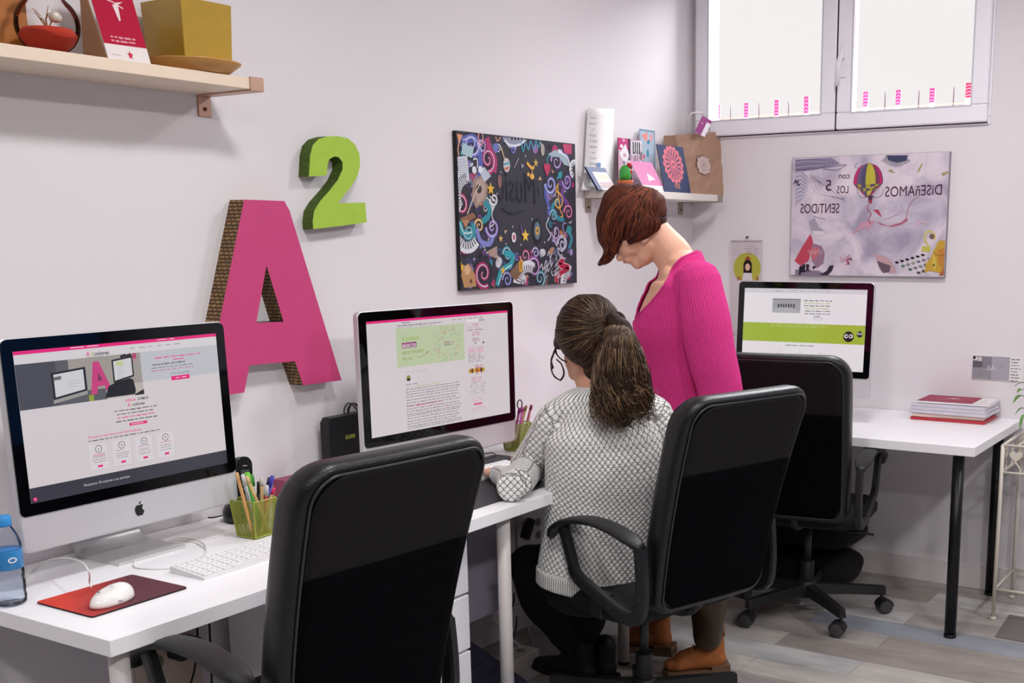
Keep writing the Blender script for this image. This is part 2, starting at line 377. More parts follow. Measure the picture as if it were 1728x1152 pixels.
q0, q1 = at(1209, 203, x=.24), at(1640, 170, x=.24)
MB().cyl((.24, q0.y, (q0.z+q1.z)/2), (.24, q1.y, (q0.z+q1.z)/2), .0025, n=8).build('rail', mat('rail_tan', (190, 140, 120)), rail)
# ------------------------------------------------------------------ desks
M_desk = mat('desk_white', (248, 247, 250), rough=.35, var=.01, scale=8); M_dedge = mat('desk_edge', (214, 211, 218), rough=.4, var=.02)
M_blackleg = mat('leg_black', (14, 14, 16), rough=.35, spec=.4); M_whiteleg = mat('leg_white', (215, 208, 206), rough=.4)
def desk(label, a, b, legs, lm, r=.02):
    """table top from corner a to corner b, legs at the xy list"""
    o = empty('desk', ((a[0]+b[0])/2, (a[1]+b[1])/2, 0), label=label, cat='desk'); c = o.location
    t = MB().box2((a[0]-c.x, a[1]-c.y, .706), (b[0]-c.x, b[1]-c.y, .74), bev=.0015)
    t.build('tabletop', M_desk, o)
    for (x, y) in legs:
        l = MB().cyl((x-c.x, y-c.y, .012), (x-c.x, y-c.y, .706), r, n=28).build('leg', lm, o)
        MB().cyl((x-c.x, y-c.y, 0), (x-c.x, y-c.y, .014), r*.95, n=24).build('foot', M_blackleg if lm != M_blackleg else mat('foot_black', (8, 8, 9)), l)
    return o
dA = desk('white desk along the left wall carrying the nearest monitor and the water bottle', (-3.55, -.636), (-2.2345, -.004), [(-3.5, -.585), (-3.5, -.06), (-2.29, -.06), (-2.255, -.585)], M_whiteleg)
dB = desk('white desk in the middle of the left wall, at which the woman sits', (-2.2325, -.636), (-.76, -.004), [(-1.52, -.54), (-2.19, -.06), (-.82, -.06)], M_whiteleg)
dC = desk('white desk with black legs along the window wall', (-.735, -1.528), (-.004, -.02), [], M_blackleg)
c = dC.location
for (x, y) in ((-.665, -1.455), (-.066, -1.455), (-.665, -.10), (-.066, -.10)):
    l = MB().cyl((x-c.x, y-c.y, .01), (x-c.x, y-c.y, .706), .0215, n=28).build('leg', M_blackleg, dC); MB().cyl((x-c.x, y-c.y, 0), (x-c.x, y-c.y, .012), .0225, n=24).build('foot', mat('foot_black', (8, 8, 9)), l)
MB().box2((-2.20-dB.location.x, -.302-dB.location.y, .275), (-1.885-dB.location.x, -.29-dB.location.y, .705), .002).build('modesty_panel', mat('panel_grey', (150, 146, 160), rough=.3, coat=.3), dB)
# drawer unit under the first desk
du = empty('drawer_unit', (-2.615, -.32, 0), label='white drawer unit under the desk behind the nearest office chair', cat='drawer unit'); M_wh = mat('melamine_white', (232, 230, 234), rough=.35)
rbox('body', (-.18, -.25, .02), (.18, .28, .69), M_wh, du)
for i in range(4):
    d = rbox('drawer', (-.17, -.28, .04+.162*i), (.178, -.25, .195+.162*i), M_wh, du); rbox('handle', (-.05, -.295, .12+.162*i), (.05, -.28, .13+.162*i), mat('steel', (170, 170, 172), metal=1, rough=.3), d)
# ------------------------------------------------------------------ office chairs
M_leather = mat('black_leather', (15, 15, 16), rough=.36, var=.15, bump=.35, bscale=350, spec=.5); M_fab = mat('charcoal_fabric', (27, 25, 25), rough=.9, var=.2, scale=400, bump=.3, bscale=900, spec=.2)
M_fab2 = mat('black_fabric', (5, 4, 7), rough=.95, var=.2, bump=.2, bscale=900, spec=.08); M_plast = mat('black_plastic', (27, 27, 29), rough=.42, var=.1, bump=.25, bscale=500); M_plast2 = mat('base_plastic', (30, 29, 31), rough=.5, bump=.2); M_pipe = mat('piping_black', (45, 45, 47), rough=.35)
def back_y(z):
    """rear face of the backrest in chair space at height z"""
    t = (z-.44)/.64
    return -.285-.10*t-.075*t*t
BH0, BH1, BW0, BW1 = .445, 1.078, .215, .237
def outline(n=10, r1=.075, r0=.06, inset=0):
    P = []; h0, h1 = BH0+inset, BH1-inset; w0, w1 = BW0-inset, BW1-inset; r1 = max(.01, r1-inset); r0 = max(.01, r0-inset)
    def seg(a, b, k): return [(a[0]+(b[0]-a[0])*i/k, a[1]+(b[1]-a[1])*i/k) for i in range(k)]
    P += seg((-w1+r1, h1), (w1-r1, h1), 8); P += arcp(w1-r1, h1-r1, r1, 90, 0, 8)[:-1]; P += seg((w1, h1-r1), (w0, h0+r0), 14); P += arcp(w0-r0, h0+r0, r0, 0, -90, 6)[:-1]
    P += seg((w0-r0, h0), (-w0+r0, h0), 8); P += arcp(-w0+r0, h0+r0, r0, -90, -180, 6)[:-1]; P += seg((-w0, h0+r0), (-w1, h1-r1), 14); P += arcp(-w1+r1, h1-r1, r1, 180, 90, 8)[:-1]
    return P
def bulge(x, z): return .012*(1-(x/.24)**2)
def halfw(z):
    w = BW0+(BW1-BW0)*(z-BH0)/(BH1-BH0); r1, r0 = .075, .06
    if z > BH1-r1: w = w-r1+math.sqrt(max(0, r1*r1-(z-(BH1-r1))**2))
    if z < BH0+r0: w = w-r0+math.sqrt(max(0, r0*r0-((BH0+r0)-z)**2))
    return w
def chair(loc, rz, label):
    o = empty('office_chair', loc, rz, label, 'office chair', 'black office chairs')
    if chair.src:
        for ch in chair.src.children: copy_tree(ch, o)
        return o
    chair.src = o
    # backrest shell
    m = MB(); prof = [(.020, -.004), (.010, -.0005), (.004, .008), (0, .022), (0, .052), (.006, .068), (.018, .078), (.03, .082)]
    vs = []; fs = []; K = None
    def put(P, t):
        for x, z in P: vs.append((x, back_y(z)+t-bulge(x, z)*.6, z))
    rows = []
    for f_ in (0, .3, .6, .85): rows.append((f_, .020, -.004))
    rings = []
    for f_ in (.15, .45, .75): rings.append((outline(inset=.02), -.004, f_))
    for ins, t in prof: rings.append((outline(inset=ins), t, 1))
    for f_ in (.75, .45, .15): rings.append((outline(inset=.03), .084, f_))
    cz = (BH0+BH1)/2
    for P, t, f_ in rings:
        put([(x*f_, cz+(z-cz)*f_) for x, z in P], t); K = len(P)
    n = len(rings)
    for i in range(n-1):
        for k in range(K): fs.append([i*K+k, i*K+(k+1) % K, (i+1)*K+(k+1) % K, (i+1)*K+k])
    fs.append(list(range(K))); fs.append([(n-1)*K+k for k in range(K)][::-1]); m.add(vs, fs, smooth=True)
    bk = m.build('backrest', M_leather, o)
    # rear panels: textured upper cover, black lower cover
    seam = BH0+(BH1-BH0)*.66
    def panel(name, za, zb, M_, t):
        g = MB(); nz = 26; nx = 18; vs = []; fs = []
        for i in range(nz+1):
            z = za+(zb-za)*i/nz; hw = max(.01, halfw(min(max(z+ (.022 if z > cz else -.022)*min(1, abs(z-cz)/.3), BH0+.001), BH1-.001))-.024)
            for k in range(nx+1): x = -hw+2*hw*k/nx; vs.append((x, back_y(z)-t-bulge(x, z)*.6, z))
        for i in range(nz):
            for k in range(nx): a = i*(nx+1)+k; fs.append([a, a+1, a+nx+2, a+nx+1])
        g.add(vs, fs, smooth=True); q = g.build(name, M_, bk); s_ = q.modifiers.new('s', 'SOLIDIFY'); s_.thickness = .003; s_.offset = 1; return q
    panel('rear_cover', seam, BH1-.024, M_fab, .008); panel('lower_cover', BH0+.028, seam+.002, M_fab2, .0095)
    P = outline(inset=.0215); MB().tube([(x, back_y(z)-.008-bulge(x, z)*.6, z) for x, z in P], .0028, 8, closed=True).build('piping', M_pipe, bk)
    # seat
    s = MB(); vs = []; fs = []; R_ = []
    sec = [(.03, -.026), (.008, -.022), (0, -.015), (0, .015), (.012, .034), (.035, .044)]
    def seatout(ins): return rrect(-.238+ins, -.205+ins, .238-ins, .245-ins, .09-ins*.5, 6)
    for f_ in (.3, .7): R_.append(([(x*f_, y*f_) for x, y in seatout(.03)], -.026))
    for ins, z in sec: R_.append((seatout(ins), z))
    for f_ in (.75, .4): R_.append(([(x*f_, y*f_) for x, y in seatout(.035)], .046))
    K = len(R_[0][0])
    for P, z in R_:
        for x, y in P: vs.append((x, y, .424+z-.02*max(0, (y-.12)/.12)**2))
    for i in range(len(R_)-1):
        for k in range(K): fs.append([i*K+k, i*K+(k+1) % K, (i+1)*K+(k+1) % K, (i+1)*K+k])
    fs.append(list(range(K))); fs.append([(len(R_)-1)*K+k for k in range(K)]); s.add(vs, fs, smooth=True).build('seat', mat('seat_black', (16, 15, 17), rough=.8, bump=.2), o)
    # armrests: closed loops with a broad curved pad
    for sx in (-1, 1):
        a = MB(); x = sx*.253
        pad = bez([(x, -.285, .652), (x, -.23, .674), (x, -.15, .690), (x, -.06, .692), (x, .03, .676), (x, .095, .644), (x, .125, .612)], 28)
        vs = []; fs = []
        for i, p in enumerate(pad):
            t = (pad[min(i+1, len(pad)-1)]-pad[max(i-1, 0)]).normalized(); nn = Vector((0, -t.z, t.y)); e = i/(len(pad)-1)
            wv = .032*min(1, .45+3.2*e)*min(1, .55+3*(1-e)); th = .011
            for a_ in range(12):
                q = 2*math.pi*a_/12; cx, cz_ = math.cos(q), math.sin(q); vs.append(p+Vector((1, 0, 0))*wv*math.copysign(abs(cx)**.6, cx)+nn*th*math.copysign(abs(cz_)**.8, cz_))
        for i in range(len(pad)-1):
            for k in range(12): fs.append([i*12+k, i*12+(k+1) % 12, (i+1)*12+(k+1) % 12, (i+1)*12+k])
        fs.append(list(range(12))); fs.append([(len(pad)-1)*12+k for k in range(12)]); a.add(vs, fs, smooth=True)
        def bar(pts, w, h):
            pts = bez(pts, 20); vs = []; fs = []
            for i, p in enumerate(pts):
                t = (pts[min(i+1, len(pts)-1)]-pts[max(i-1, 0)]).normalized(); nn = Vector((0, -t.z, t.y))
                for a_, b_ in ((-1, -.6), (-.7, -1), (.7, -1), (1, -.6), (1, .6), (.7, 1), (-.7, 1), (-1, .6)): vs.append(p+Vector((1, 0, 0))*w*a_+nn*h*b_)
            for i in range(len(pts)-1):
                for k in range(8): fs.append([i*8+k, i*8+(k+1) % 8, (i+1)*8+(k+1) % 8, (i+1)*8+k])
            fs.append(list(range(8))); fs.append([(len(pts)-1)*8+k for k in range(8)]); a.add(vs, fs, smooth=False)
        bar([(x, -.278, .655), (x, -.286, .57), (x, -.284, .49), (x, -.262, .452), (x, -.20, .445), (x, -.08, .482), (x, .0, .51), (x, .025, .54)], .012, .020)
        bar([(x, .008, .51), (x, .030, .56), (x, .055, .62), (x, .075, .66)], .012, .018)
        ar = a.build('armrest', M_plast, o)
        for (yy, zz) in ((-.284, .60), (-.286, .51), (-.15, .456), (.0, .505)): MB().cyl((x-sx*.0115, yy, zz), (x+sx*.0125, yy, zz), .006, n=12).build('screw', mat('screw_dark', (60, 60, 62), metal=.8), ar)
        rbox('arm_bracket', (min(sx*.22, sx*.25), -.10, .405), (max(sx*.2, sx*.25), -.05, .475), M_plast, ar)
    rbox('seat_plate', (-.10, -.12, .378), (.10, .12, .402), M_plast2, o, .006)
    MB().tube(bez([(0, -.08, .39), (0, -.17, .395), (0, -.235, .43), (0, -.245, .50)], 12), .016, 8).build('back_bracket', M_plast2, o)
    MB().cyl((0, 0, .2), (0, 0, .380), .0145).build('gas_lift', mat('lift_grey', (62, 60, 60), metal=.6, rough=.3), o)
    MB().lathe([(.026, .085), (.027, .215), (.022, .22), (.0, .22)]).build('lift_sleeve', M_plast2, o)
    MB().tube([(.06, .02, .35), (.20, .04, .34), (.25, .045, .335)], .005, 8).build('lever', M_plast2, o)
    hub = MB().lathe([(.0, .07), (.036, .072), (.04, .09), (.036, .13), (.030, .138), (0, .138)]).build('base_hub', M_plast2, o)
    for i in range(5):
        an = math.radians(72*i+chair.spin); d = Vector((math.cos(an), math.sin(an), 0)); s_ = Vector((-d.y, d.x, 0)); g = MB(); vs = []
        for t, hw, zt_, zb in ((.02, .024, .126, .084), (.15, .020, .121, .084), (.30, .0155, .113, .078), (.312, .014, .110, .078)):
            for a_, b_ in ((-1, 0), (-.7, 1), (.7, 1), (1, 0)): vs.append(d*t+s_*hw*a_+Z*(zt_ if b_ else zb))
        fs = []
        for j in range(3):
            for k in range(4): fs.append([j*4+k, j*4+(k+1) % 4, (j+1)*4+(k+1) % 4, (j+1)*4+k])
        fs += [[0, 1, 2, 3], [12, 13, 14, 15]]; g.add(vs, fs, smooth=False).build('base_leg', M_plast2, o)
        ca = MB(); p = d*.298; q = random.Random(i).uniform(0, 6.28); ax = Vector((math.cos(q), math.sin(q), 0)); fw = Vector((-ax.y, ax.x, 0)); cc = p+fw*.012
        ca.cyl(p+Z*.048, p+Z*.080, .006, n=10); cw = ca.build('caster', M_plast2, o)
        for sg in (-1, 1):
            wh = MB().tube([cc+ax*sg*.006+Z*.029, cc+ax*sg*.009+Z*.029, cc+ax*sg*.022+Z*.029, cc+ax*sg*.025+Z*.029], [.024, .0285, .0285, .023], 22).build('wheel', mat('wheel_grey', (66, 64, 66), rough=.5), cw)
        hm = MB(); P = arcp(0, 0, .032, 5, 175, 12)
        hm.prism(P, cc-ax*.024+Z*.029, fw, Z, ax, .048); hm.build('hood', M_plast2, cw)
    return o
chair.src = None; chair.spin = 18
ch1 = chair((-3.18, -.66, 0), -.11, 'black office chair nearest the camera, empty, seen from behind at the first desk'); ch1.scale = (.985, 1, 1.022)
ch2 = chair((-1.888, -.838, 0), -.33, 'black office chair in which the woman in the grey knit sweater sits')
for ch_ in ch2.children:
    if ch_.name.startswith(('base_leg', 'caster')): ch_.rotation_euler.z = math.radians(31.5-18)+.33
ch3 = chair((-.67, -.88, 0), -1.43, 'black office chair facing the window wall desk, behind the woman in pink')
for ch_ in ch3.children:
    if ch_.name.startswith(('base_leg', 'caster')): ch_.rotation_euler.z = math.radians(3.6)
# ------------------------------------------------------------------ monitors
M_alu = mat('aluminium', (214, 214, 214), metal=.45, rough=.38, var=.02); M_aluw = mat('aluminium_front', (206, 205, 208), metal=.25, rough=.42, var=.02); M_gblk = mat('glass_black', (4, 4, 6), rough=.05, spec=.45)
M_scr = attrmat('screen_page', .12, emit=.93, coat=0, spec=.4)
def monitor(label, C0, rz, tilt, sw, sh, side, top, bot, chin, foot=.185, desk_z=.74, fdx=0, back=.0, fz=0):
    """all-in-one: C0 = centre of the lit screen in the room"""
    o = empty('computer_monitor', (C0[0], C0[1], desk_z), rz, label, 'computer monitor')
    h = C0[2]-desk_z; ct, st = math.cos(tilt), math.sin(tilt)
    def q(u, w, n=0): return Vector((u, st*w-ct*n, h+ct*w+st*n))   # n toward the viewer
    U, W, N = Vector((1, 0, 0)), Vector((0, st, ct)), Vector((0, -ct, st))
    gw, gb, gt = sw/2+side, sh/2+bot, sh/2+top
    m = MB(); r = .016
    for ins, n in ((.004, -.001), (.0, -.004), (0, -.020), (.008, -.026), (.05, -.034), (.12, -.044), (.2, -.05)):
        P = rrect(-gw-.002+ins, -gb-chin+ins, gw+.002-ins, gt+.002-ins, r if ins < .05 else .03); K = len(P); m.add([q(a, b, n) for a, b in P], [], True)
    fs = [[i*K+k, i*K+(k+1) % K, (i+1)*K+(k+1) % K, (i+1)*K+k] for i in range(6) for k in range(K)]; fs += [list(range(K)), [6*K+k for k in range(K)]]
    m.f = fs; m.m = [0]*len(fs); m.sm = [False]*len(fs); m.build('body', M_aluw, o)
    P = arcp(gw-r, gt-r, r, 0, 90)+arcp(-gw+r, gt-r, r, 90, 180)+arcp(-gw+r*.8, -gb+r*.8, r*.8, 180, 270)+arcp(gw-r*.8, -gb+r*.8, r*.8, 270, 360)
    g = MB().prism(P, q(0, 0, -.001), U, W, N, .0025).build('glass_front', M_gblk, o)
    O = q(-sw/2, -sh/2, .0016)
    # stand: bent plate
    ft = [(0, -gb-chin+.10, -.044), ]
    z0 = .004+fz; prof = bez([(0, -.06, z0), (0, .06, z0), (0, .105, z0+.01), (0, .118, z0+.04), (0, .10, .10), (0, .07, .19), (0, .05, .24)], 24)
    s = MB(); vs = []; fs = []
    for i, p in enumerate(prof):
        t = (prof[min(i+1, len(prof)-1)]-prof[max(i-1, 0)]).normalized(); nn = Vector((0, -t.z, t.y)); e = i/(len(prof)-1); wv = foot/2*(1-.18*max(0, e-.3)/.7)
        for a_, b_ in ((-1, -1), (1, -1), (1, 1), (-1, 1)): vs.append(p+Vector((fdx+wv*a_, 0, 0))+nn*.004*b_)
    for i in range(len(prof)-1):
        for k in range(4): fs.append([i*4+k, i*4+(k+1) % 4, (i+1)*4+(k+1) % 4, (i+1)*4+k])
    fs += [[0, 1, 2, 3], [(len(prof)-1)*4+k for k in range(4)]]
    s.add([v+Vector((0, back, 0)) for v in vs], fs, smooth=False).build('stand', M_alu, o)
    # the fruit mark on the chin
    A = Art(q(0, -gb-chin*.5, -.001), U, W, N, k0=1, dl=.0004); s_ = .0155 if chin > .078 else .014
    Pp = [(0, .62), (.18, .72), (.42, .74), (.68, .60), (.55, .45), (.46, .2), (.52, -.08), (.78, -.28), (.62, -.66), (.40, -.93), (.2, -.95), (0, -.86), (-.2, -.95), (-.40, -.93), (-.66, -.6), (-.80, -.1), (-.76, .3), (-.55, .62), (-.3, .73)]
    A.poly([(a*s_, b*s_) for a, b in Pp], '1c1c1e', 1); A.poly([(a*s_*.9, b*s_*.9+.2*s_*0) for a, b in [(0, .85), (.03, 1.1), (.2, 1.33), (.38, 1.4), (.36, 1.15), (.2, .95)]], '1c1c1e', 1)
    A.build('logo', attrmat('logo_gloss', .15, coat=.5), o)
    return o, Art(O, U, W, N, 0), q
PK = 'dc2a78'; TX = '3a3640'; BGc = 'cdc5c8'
# --- first monitor: the studio's own page
mon1, A, q1 = monitor('monitor showing a web page with a photo of two screens and a pink A', (-3.170, -.221, 1.096), 0, .025, .518, .324, .0255, .026, .026, .080, fdx=.04, back=.075)
w, h = .518, .324
A.paper = BGc; A.rect(0, 0, w, h, BGc, 0); A.rect(0, h-.0075, w, h, PK, 1); A.rect(0, 0, w, .033, '3c3b45', 1); A.rect(.006, .004, .014, .012, PK, 2); A.rect(.0085, .0065, .0115, .0095, 'e8b0cc', 3)
A.text('Nuestros 10 colores a tu servicio', .125, .014, .0085, 'c9c6cc', 2)
A.rect(0, .228, w, .2965, 'b9b9c0', 1)
A.lines(.35, h-.0022, .05, 1, .01, .0022, 'f0d8e4', 2, seed=3); A.lines(.13, h-.0022, .08, 1, .01, .0022, 'f0d8e4', 2, seed=5)
A.rect(0, .2965, w, h-.0075, 'cfcacd', 1)
A.text('A', .165, .2995, .014, 'd8487e', 2, bold=True); A.text('2', .1765, .2995, .012, 'b8b23a', 2, bold=True); A.text('colores', .184, .2995, .0125, '3c3a40', 2, bold=True)
A.lines(.168, .2978, .055, 1, .01, .0016, '8d8a90', 2, seed=8)
for i in range(6): A.lines(.275+i*.024, .3085, .018, 1, .01, .0022, '6b666e', 2, seed=20+i, ragged=.3)
# photo in the page: two screens and the big A
x0, y0, x1, y1 = 0, .2, .300, .2965
A.rect(x0, y0, x1, y1, '5c5b60', 2); A.rect(.12, .225, x1, y1, '9b948f', 3); A.rect(.205, .2, x1, .228, 'b3aca6', 3); A.rect(0, y0, .09, y1, '4c4b52', 3)
def miniscreen(cx, cy, ww, hh, sk, col='c9c7ca'):
    P = [(-ww/2, -hh/2-sk), (ww/2, -hh/2+sk), (ww/2, hh/2+sk*.4), (-ww/2, hh/2-sk*.6)]
    A.poly([(cx+a*1.0, cy+b-.008) for a, b in P], '97948f', 4); A.poly([(cx+a, cy+b) for a, b in P], '2c2a2e', 5); A.poly([(cx+a*.86, cy+b*.84) for a, b in P], col, 6)
miniscreen(.118, .247, .082, .056, .006); A.poly([(.083, .262), (.1, .2635), (.1, .256), (.083, .2545)], '6a6468', 7); A.lines(.115, .25, .03, 3, .006, .0012, '8a858c', 7, seed=2)
miniscreen(.252, .264, .054, .050, .005); A.rect(.236, .272, .254, .281, 'b9c58a', 7); A.lines(.236, .268, .024, 6, .0045, .001, '8a858c', 7, seed=4)
A.poly([(.166, .215), (.178, .286), (.192, .287), (.218, .222), (.205, .220), (.201, .232), (.184, .230), (.181, .214)], 'c0447a', 8); A.poly([(.186, .243), (.197, .244), (.189, .262)], '6e3a50', 9)
A.rect(.160, .2, .172, .214, '8f9a3c', 8); A.poly([(.2, .203), (.21, .228), (.232, .236), (.266, .241), (.275, .236), (.279, .212), (.276, .203)], '26262a', 9); A.poly([(.276, .203), (.300, .212), (.300, .2), (.276, .2)], '2e2c30', 9)
for i in range(4): A.disc(.252+i*.007, .291+(i % 2)*.002, .004, '2f2c30', 5)
A.rect(.280, .284, .289, .296, 'b0406c', 5); A.rect(.281, .279, .287, .283, 'c9748f', 5)
cx = .405
A.lines(cx, .281, .135, 1, .01, .0042, PK, 3, align='c', seed=11, ragged=.05, word=.02); A.lines(cx, .2735, .04, 1, .01, .0036, PK, 3, align='c', seed=12)
A.text('Agencia de diseño web en Madrid', cx-.03, .2625, .0066, '2c2830', 3, bold=True, align='c')
A.lines(cx-.02, .2575, .125, 1, .006, .0028, '55505a', 3, align='c', seed=13, word=.015); A.lines(cx-.02, .251, .12, 1, .006, .0028, 'b34a78', 3, align='c', seed=14, word=.015)
A.text('¿Te lo vas a perder?', cx, .2375, .0068, '4a4550', 3, align='c'); A.rect(cx-.027, .223, cx+.025, .233, PK, 3); A.lines(cx, .229, .04, 1, .01, .0024, 'f0c4d8', 4, align='c', seed=15)
cx = .275
A.text('¡HOLA!', cx-.025, .188, .0085, PK, 3, align='l', bold=True); A.text('SOMOS', cx+.007, .188, .0085, '3a3640', 3, bold=True)
A.text('A', cx-.021, .1765, .011, 'd8487e', 3, bold=True); A.text('2', cx-.013, .1765, .009, 'b8b23a', 3, bold=True); A.text('colores', cx-.007, .1765, .0105, '3c3a40', 3, bold=True)
for i, (ww, c) in enumerate(((.115, TX), (.10, TX), (.10, PK), (.112, TX))): A.lines(cx, .1705-i*.008, ww, 1, .01, .0036, c, 3, align='c', seed=30+i, ragged=.05, word=.014)
A.rect(cx-.021, .132, cx+.026, .1385, PK, 3); A.lines(cx, .1362, .035, 1, .01, .002, 'f0c4d8', 4, align='c', seed=36)
A.text('Nuestros servicios más demandados', .148, .1175, .0092, PK, 3); A.lines(.148, .113, .185, 1, .01, .0032, TX, 3, seed=37, ragged=0, word=.013)
for i in range(4):
    c = .170+i*.0585; A.rect(c-.0235, .044, c+.0235, .1035, 'bdb6ba', 2); A.rect(c-.0235, .045, c+.0225, .1035, 'd3ccd0', 3); A.ring(c, .092, .0078, .0013, '4a464c', 4)
    A.disc(c, .092, .0022, '8a858c', 4, n=6+i); A.lines(c, .0815, .034, 1 if i else 2, .0035, .0026, 'c45884', 4, align='c', seed=40+i); A.lines(c, .0745, .038, 3, .0052, .0022, '6b666e', 4, align='c', seed=50+i, word=.008); A.rect(c-.006, .0505, c+.006, .0555, PK, 4)
A.build('screen', M_scr, mon1)
# --- second monitor: an article with a green banner
mon2, A, q2 = monitor('monitor showing an article under a pale green banner, in front of the seated woman', (-2.088, -.242, 1.083), -.09, .003, .597, .336, .0265, .027, .027, .072, foot=.2, back=.07, fz=.003)
w, h = .597, .336
A.paper = BGc; A.rect(0, 0, w, h, BGc, 0); A.rect(0, h-.007, w, h, PK, 1)
A.lines(.135, .3255, .035, 1, .01, .004, '6b6670', 2, seed=1); A.lines(.115, .3180, .185, 1, .01, .0038, '4a4550', 2, seed=2, ragged=0, word=.012); A.lines(.115, .3125, .15, 1, .01, .0022, '8a858c', 2, seed=3)
for i in range(6): A.lines(.345+i*.024, .3225, .016, 1, .01, .003, '6b666e', 2, seed=20+i)
A.rect(.110, .195, .393, .3085, 'b5c1a0', 2)
A.text('6 puntos', .133, .272, .0195, '8fa83a', 3); A.rect(.131, .2495, .19, .266, '8a3f72', 3); A.text('BÁSICOS', .133, .2515, .0145, 'e4d6da', 4, bold=True, sx=.95); A.text('para triunfar', .132, .232, .0175, '86923c', 3); A.text('en tu', .133, .214, .0175, '86923c', 3)
A.stroke([(.193, .219), (.208, .220), (.222, .224), (.233, .231)], .0014, 'a0687a', 3); A.poly([(.237, .234), (.229, .233), (.233, .227)], 'a0687a', 3)
R = random.Random(4)
for i in range(30):
    a = i*2.399; rr = .018+.037*math.sqrt((i+.5)/30); X_, Y_ = .318+rr*math.cos(a)*1.05, .250+rr*math.sin(a); c = ['b0526e', 'a8746a', 'c79a4e', '88a85a', '7f9fa8', 'a07c92'][i % 6]
    if i % 3 == 0: A.ring(X_, Y_, .0052, .0013, c, 3, n=12)
    elif i % 3 == 1: A.ring(X_, Y_, .0045, .0013, c, 3, n=4)
    else: A.stroke([(X_-.004, Y_-.003), (X_, Y_+.004), (X_+.004, Y_-.002)], .0013, c, 3)
A.text('TIENDA', .318, .2515, .0078, '9a3f72', 4, align='c', bold=True); A.text('ONLINE', .318, .2445, .0078, '7d5a86', 4, align='c', bold=True)
A.lines(.138, .1785, .1, 1, .01, .0016, '8a72a8', 2, seed=9); A.disc(.152, .1605, .0082, '7d8f3a', 3); A.disc(.152, .1555, .0078, '26221f', 4, n=14, ry=.004); A.lines(.140, .1425, .062, 1, .01, .0032, '5a5088', 2, seed=10)
A.lines(.140, .1345, .15, 1, .01, .0030, 'a8a23e', 2, seed=12, ragged=0, word=.014)
for k, (yy, n, c) in enumerate(((.1275, 4, TX), (.095, 1, TX), (.0865, 2, TX), (.0685, 3, TX), (.0475, 2, TX), (.031, 3, TX), (.0095, 1, TX))):
    A.lines(.140, yy, .235, n, .0078, .0033, '5c5662', 2, seed=60+k, ragged=.12, word=.014)
A.lines(.140, .0765, .16, 1, .01, .0040, 'c4406e', 3, seed=71, ragged=0)
xx = .408
A.rect(xx, .3095, xx+.052, .3165, 'dcd6d9', 2); A.rect(xx+.053, .3095, xx+.078, .3165, 'a8a4a8', 2); A.lines(xx+.038, .302, .03, 1, .01, .0045, 'c4608a', 2, align='c', seed=80); A.lines(xx, .2945, .07, 2, .006, .002, 'b86a8c', 2, seed=81)
A.lines(xx, .284, .075, 1, .01, .003, '6b666e', 2, seed=82, ragged=0); A.lines(xx+.038, .276, .038, 2, .007, .0045, 'c85a8c', 2, align='c', seed=83); A.lines(xx+.038, .258, .038, 2, .006, .004, '7a3f6a', 2, align='c', seed=84, word=.01); A.poly([(xx+.03, .243), (xx+.038, .247), (xx+.034, .238)], '55505a', 2); A.poly([(xx+.065, .239), (xx+.075, .239), (xx+.073, .247)], '332f38', 2)
A.lines(xx, .2285, .078, 3, .0062, .0042, 'cf7ba0', 2, seed=85, ragged=.15); A.lines(xx, .209, .075, 5, .0058, .0028, '6b666e', 2, seed=86)
A.lines(xx+.03, .171, .038, 2, .0055, .0038, 'a0384e', 2, seed=87); [A.disc(xx+.006+.0102*i, .1555, .0058, ['b98a2e', '6b3d20', 'c9a04a', '8a5a28', 'c47a30', '5a3a22', 'b8923a'][i], 3, ry=.0078) for i in range(7)]; A.lines(xx+.03, .1465, .038, 1, .01, .003, 'b0485e', 2, seed=88)
A.lines(xx+.01, .134, .05, 3, .007, .0032, 'c0608a', 2, seed=89, ragged=.4)
R = random.Random(8)
for i in range(130): A.rect(*(lambda a, b: (a, b, a+.0032, b+.0016))(xx+R.random()*.072, .078+R.random()*.041), 'a29ca4', 2)
A.lines(xx+.038, .0665, .055, 2, .007, .0022, 'c87a9c', 2, align='c', seed=90); [A.rect(xx+.019+i*.0095, .045, xx+.0265+i*.0095, .0515, 'd43a78', 2) for i in range(4)]; A.lines(xx+.038, .036, .07, 2, .0075, .0024, 'c87a9c', 2, align='c', seed=91)
A.build('screen', M_scr, mon2)
# --- third monitor: page with a green band
mon3, A, q3 = monitor('monitor showing a page with a lime green band, on the desk under the window', (-.434, -.739, 1.11), -1.511, .085, .518, .324, .0255, .026, .026, .080, back=.075)
w, h = .518, .324
A.paper = 'dcd6da'; A.rect(0, 0, w, h, 'dcd6da', 0); A.rect(0, h-.018, w, h, 'c9c3cb', 1); A.text('A2colores', .135, h-.0125, .008, '55505a', 2); [A.lines(.21+i*.028, h-.007, .02, 1, .01, .003, '7a757c', 2, seed=i) for i in range(6)]
A.rect(.125, .226, .245, .283, '9b9a9e', 2); A.poly([(.125, .226), (.245, .226), (.245, .236), (.19, .248), (.125, .24)], 'a9a8aa', 3); A.poly([(.125, .283), (.125, .279), (.245, .279), (.245, .283)], '6f6e74', 3)
for i in range(7): A.rect(.148+i*.011, .247+(i % 2)*.003, .155+i*.011, .262, '4a484e', 4)
for i in range(7): A.lines(.318, .279-i*.0105, .12 if i < 6 else .03, 1, .01, .0052, '3f3b42' if i not in (1, 3) else ('9aa64a'), 3, align='c', seed=100+i, ragged=.12, word=.02)
A.ring(.322, .206, .018, .0010, '6b666e', 3, ry=.0055)
A.rect(0, .108, w, .184, '9aac38', 2); A.lines(.12, .178, .25, 2, .006, .002, 'b6c566', 3, seed=120, ragged=0)
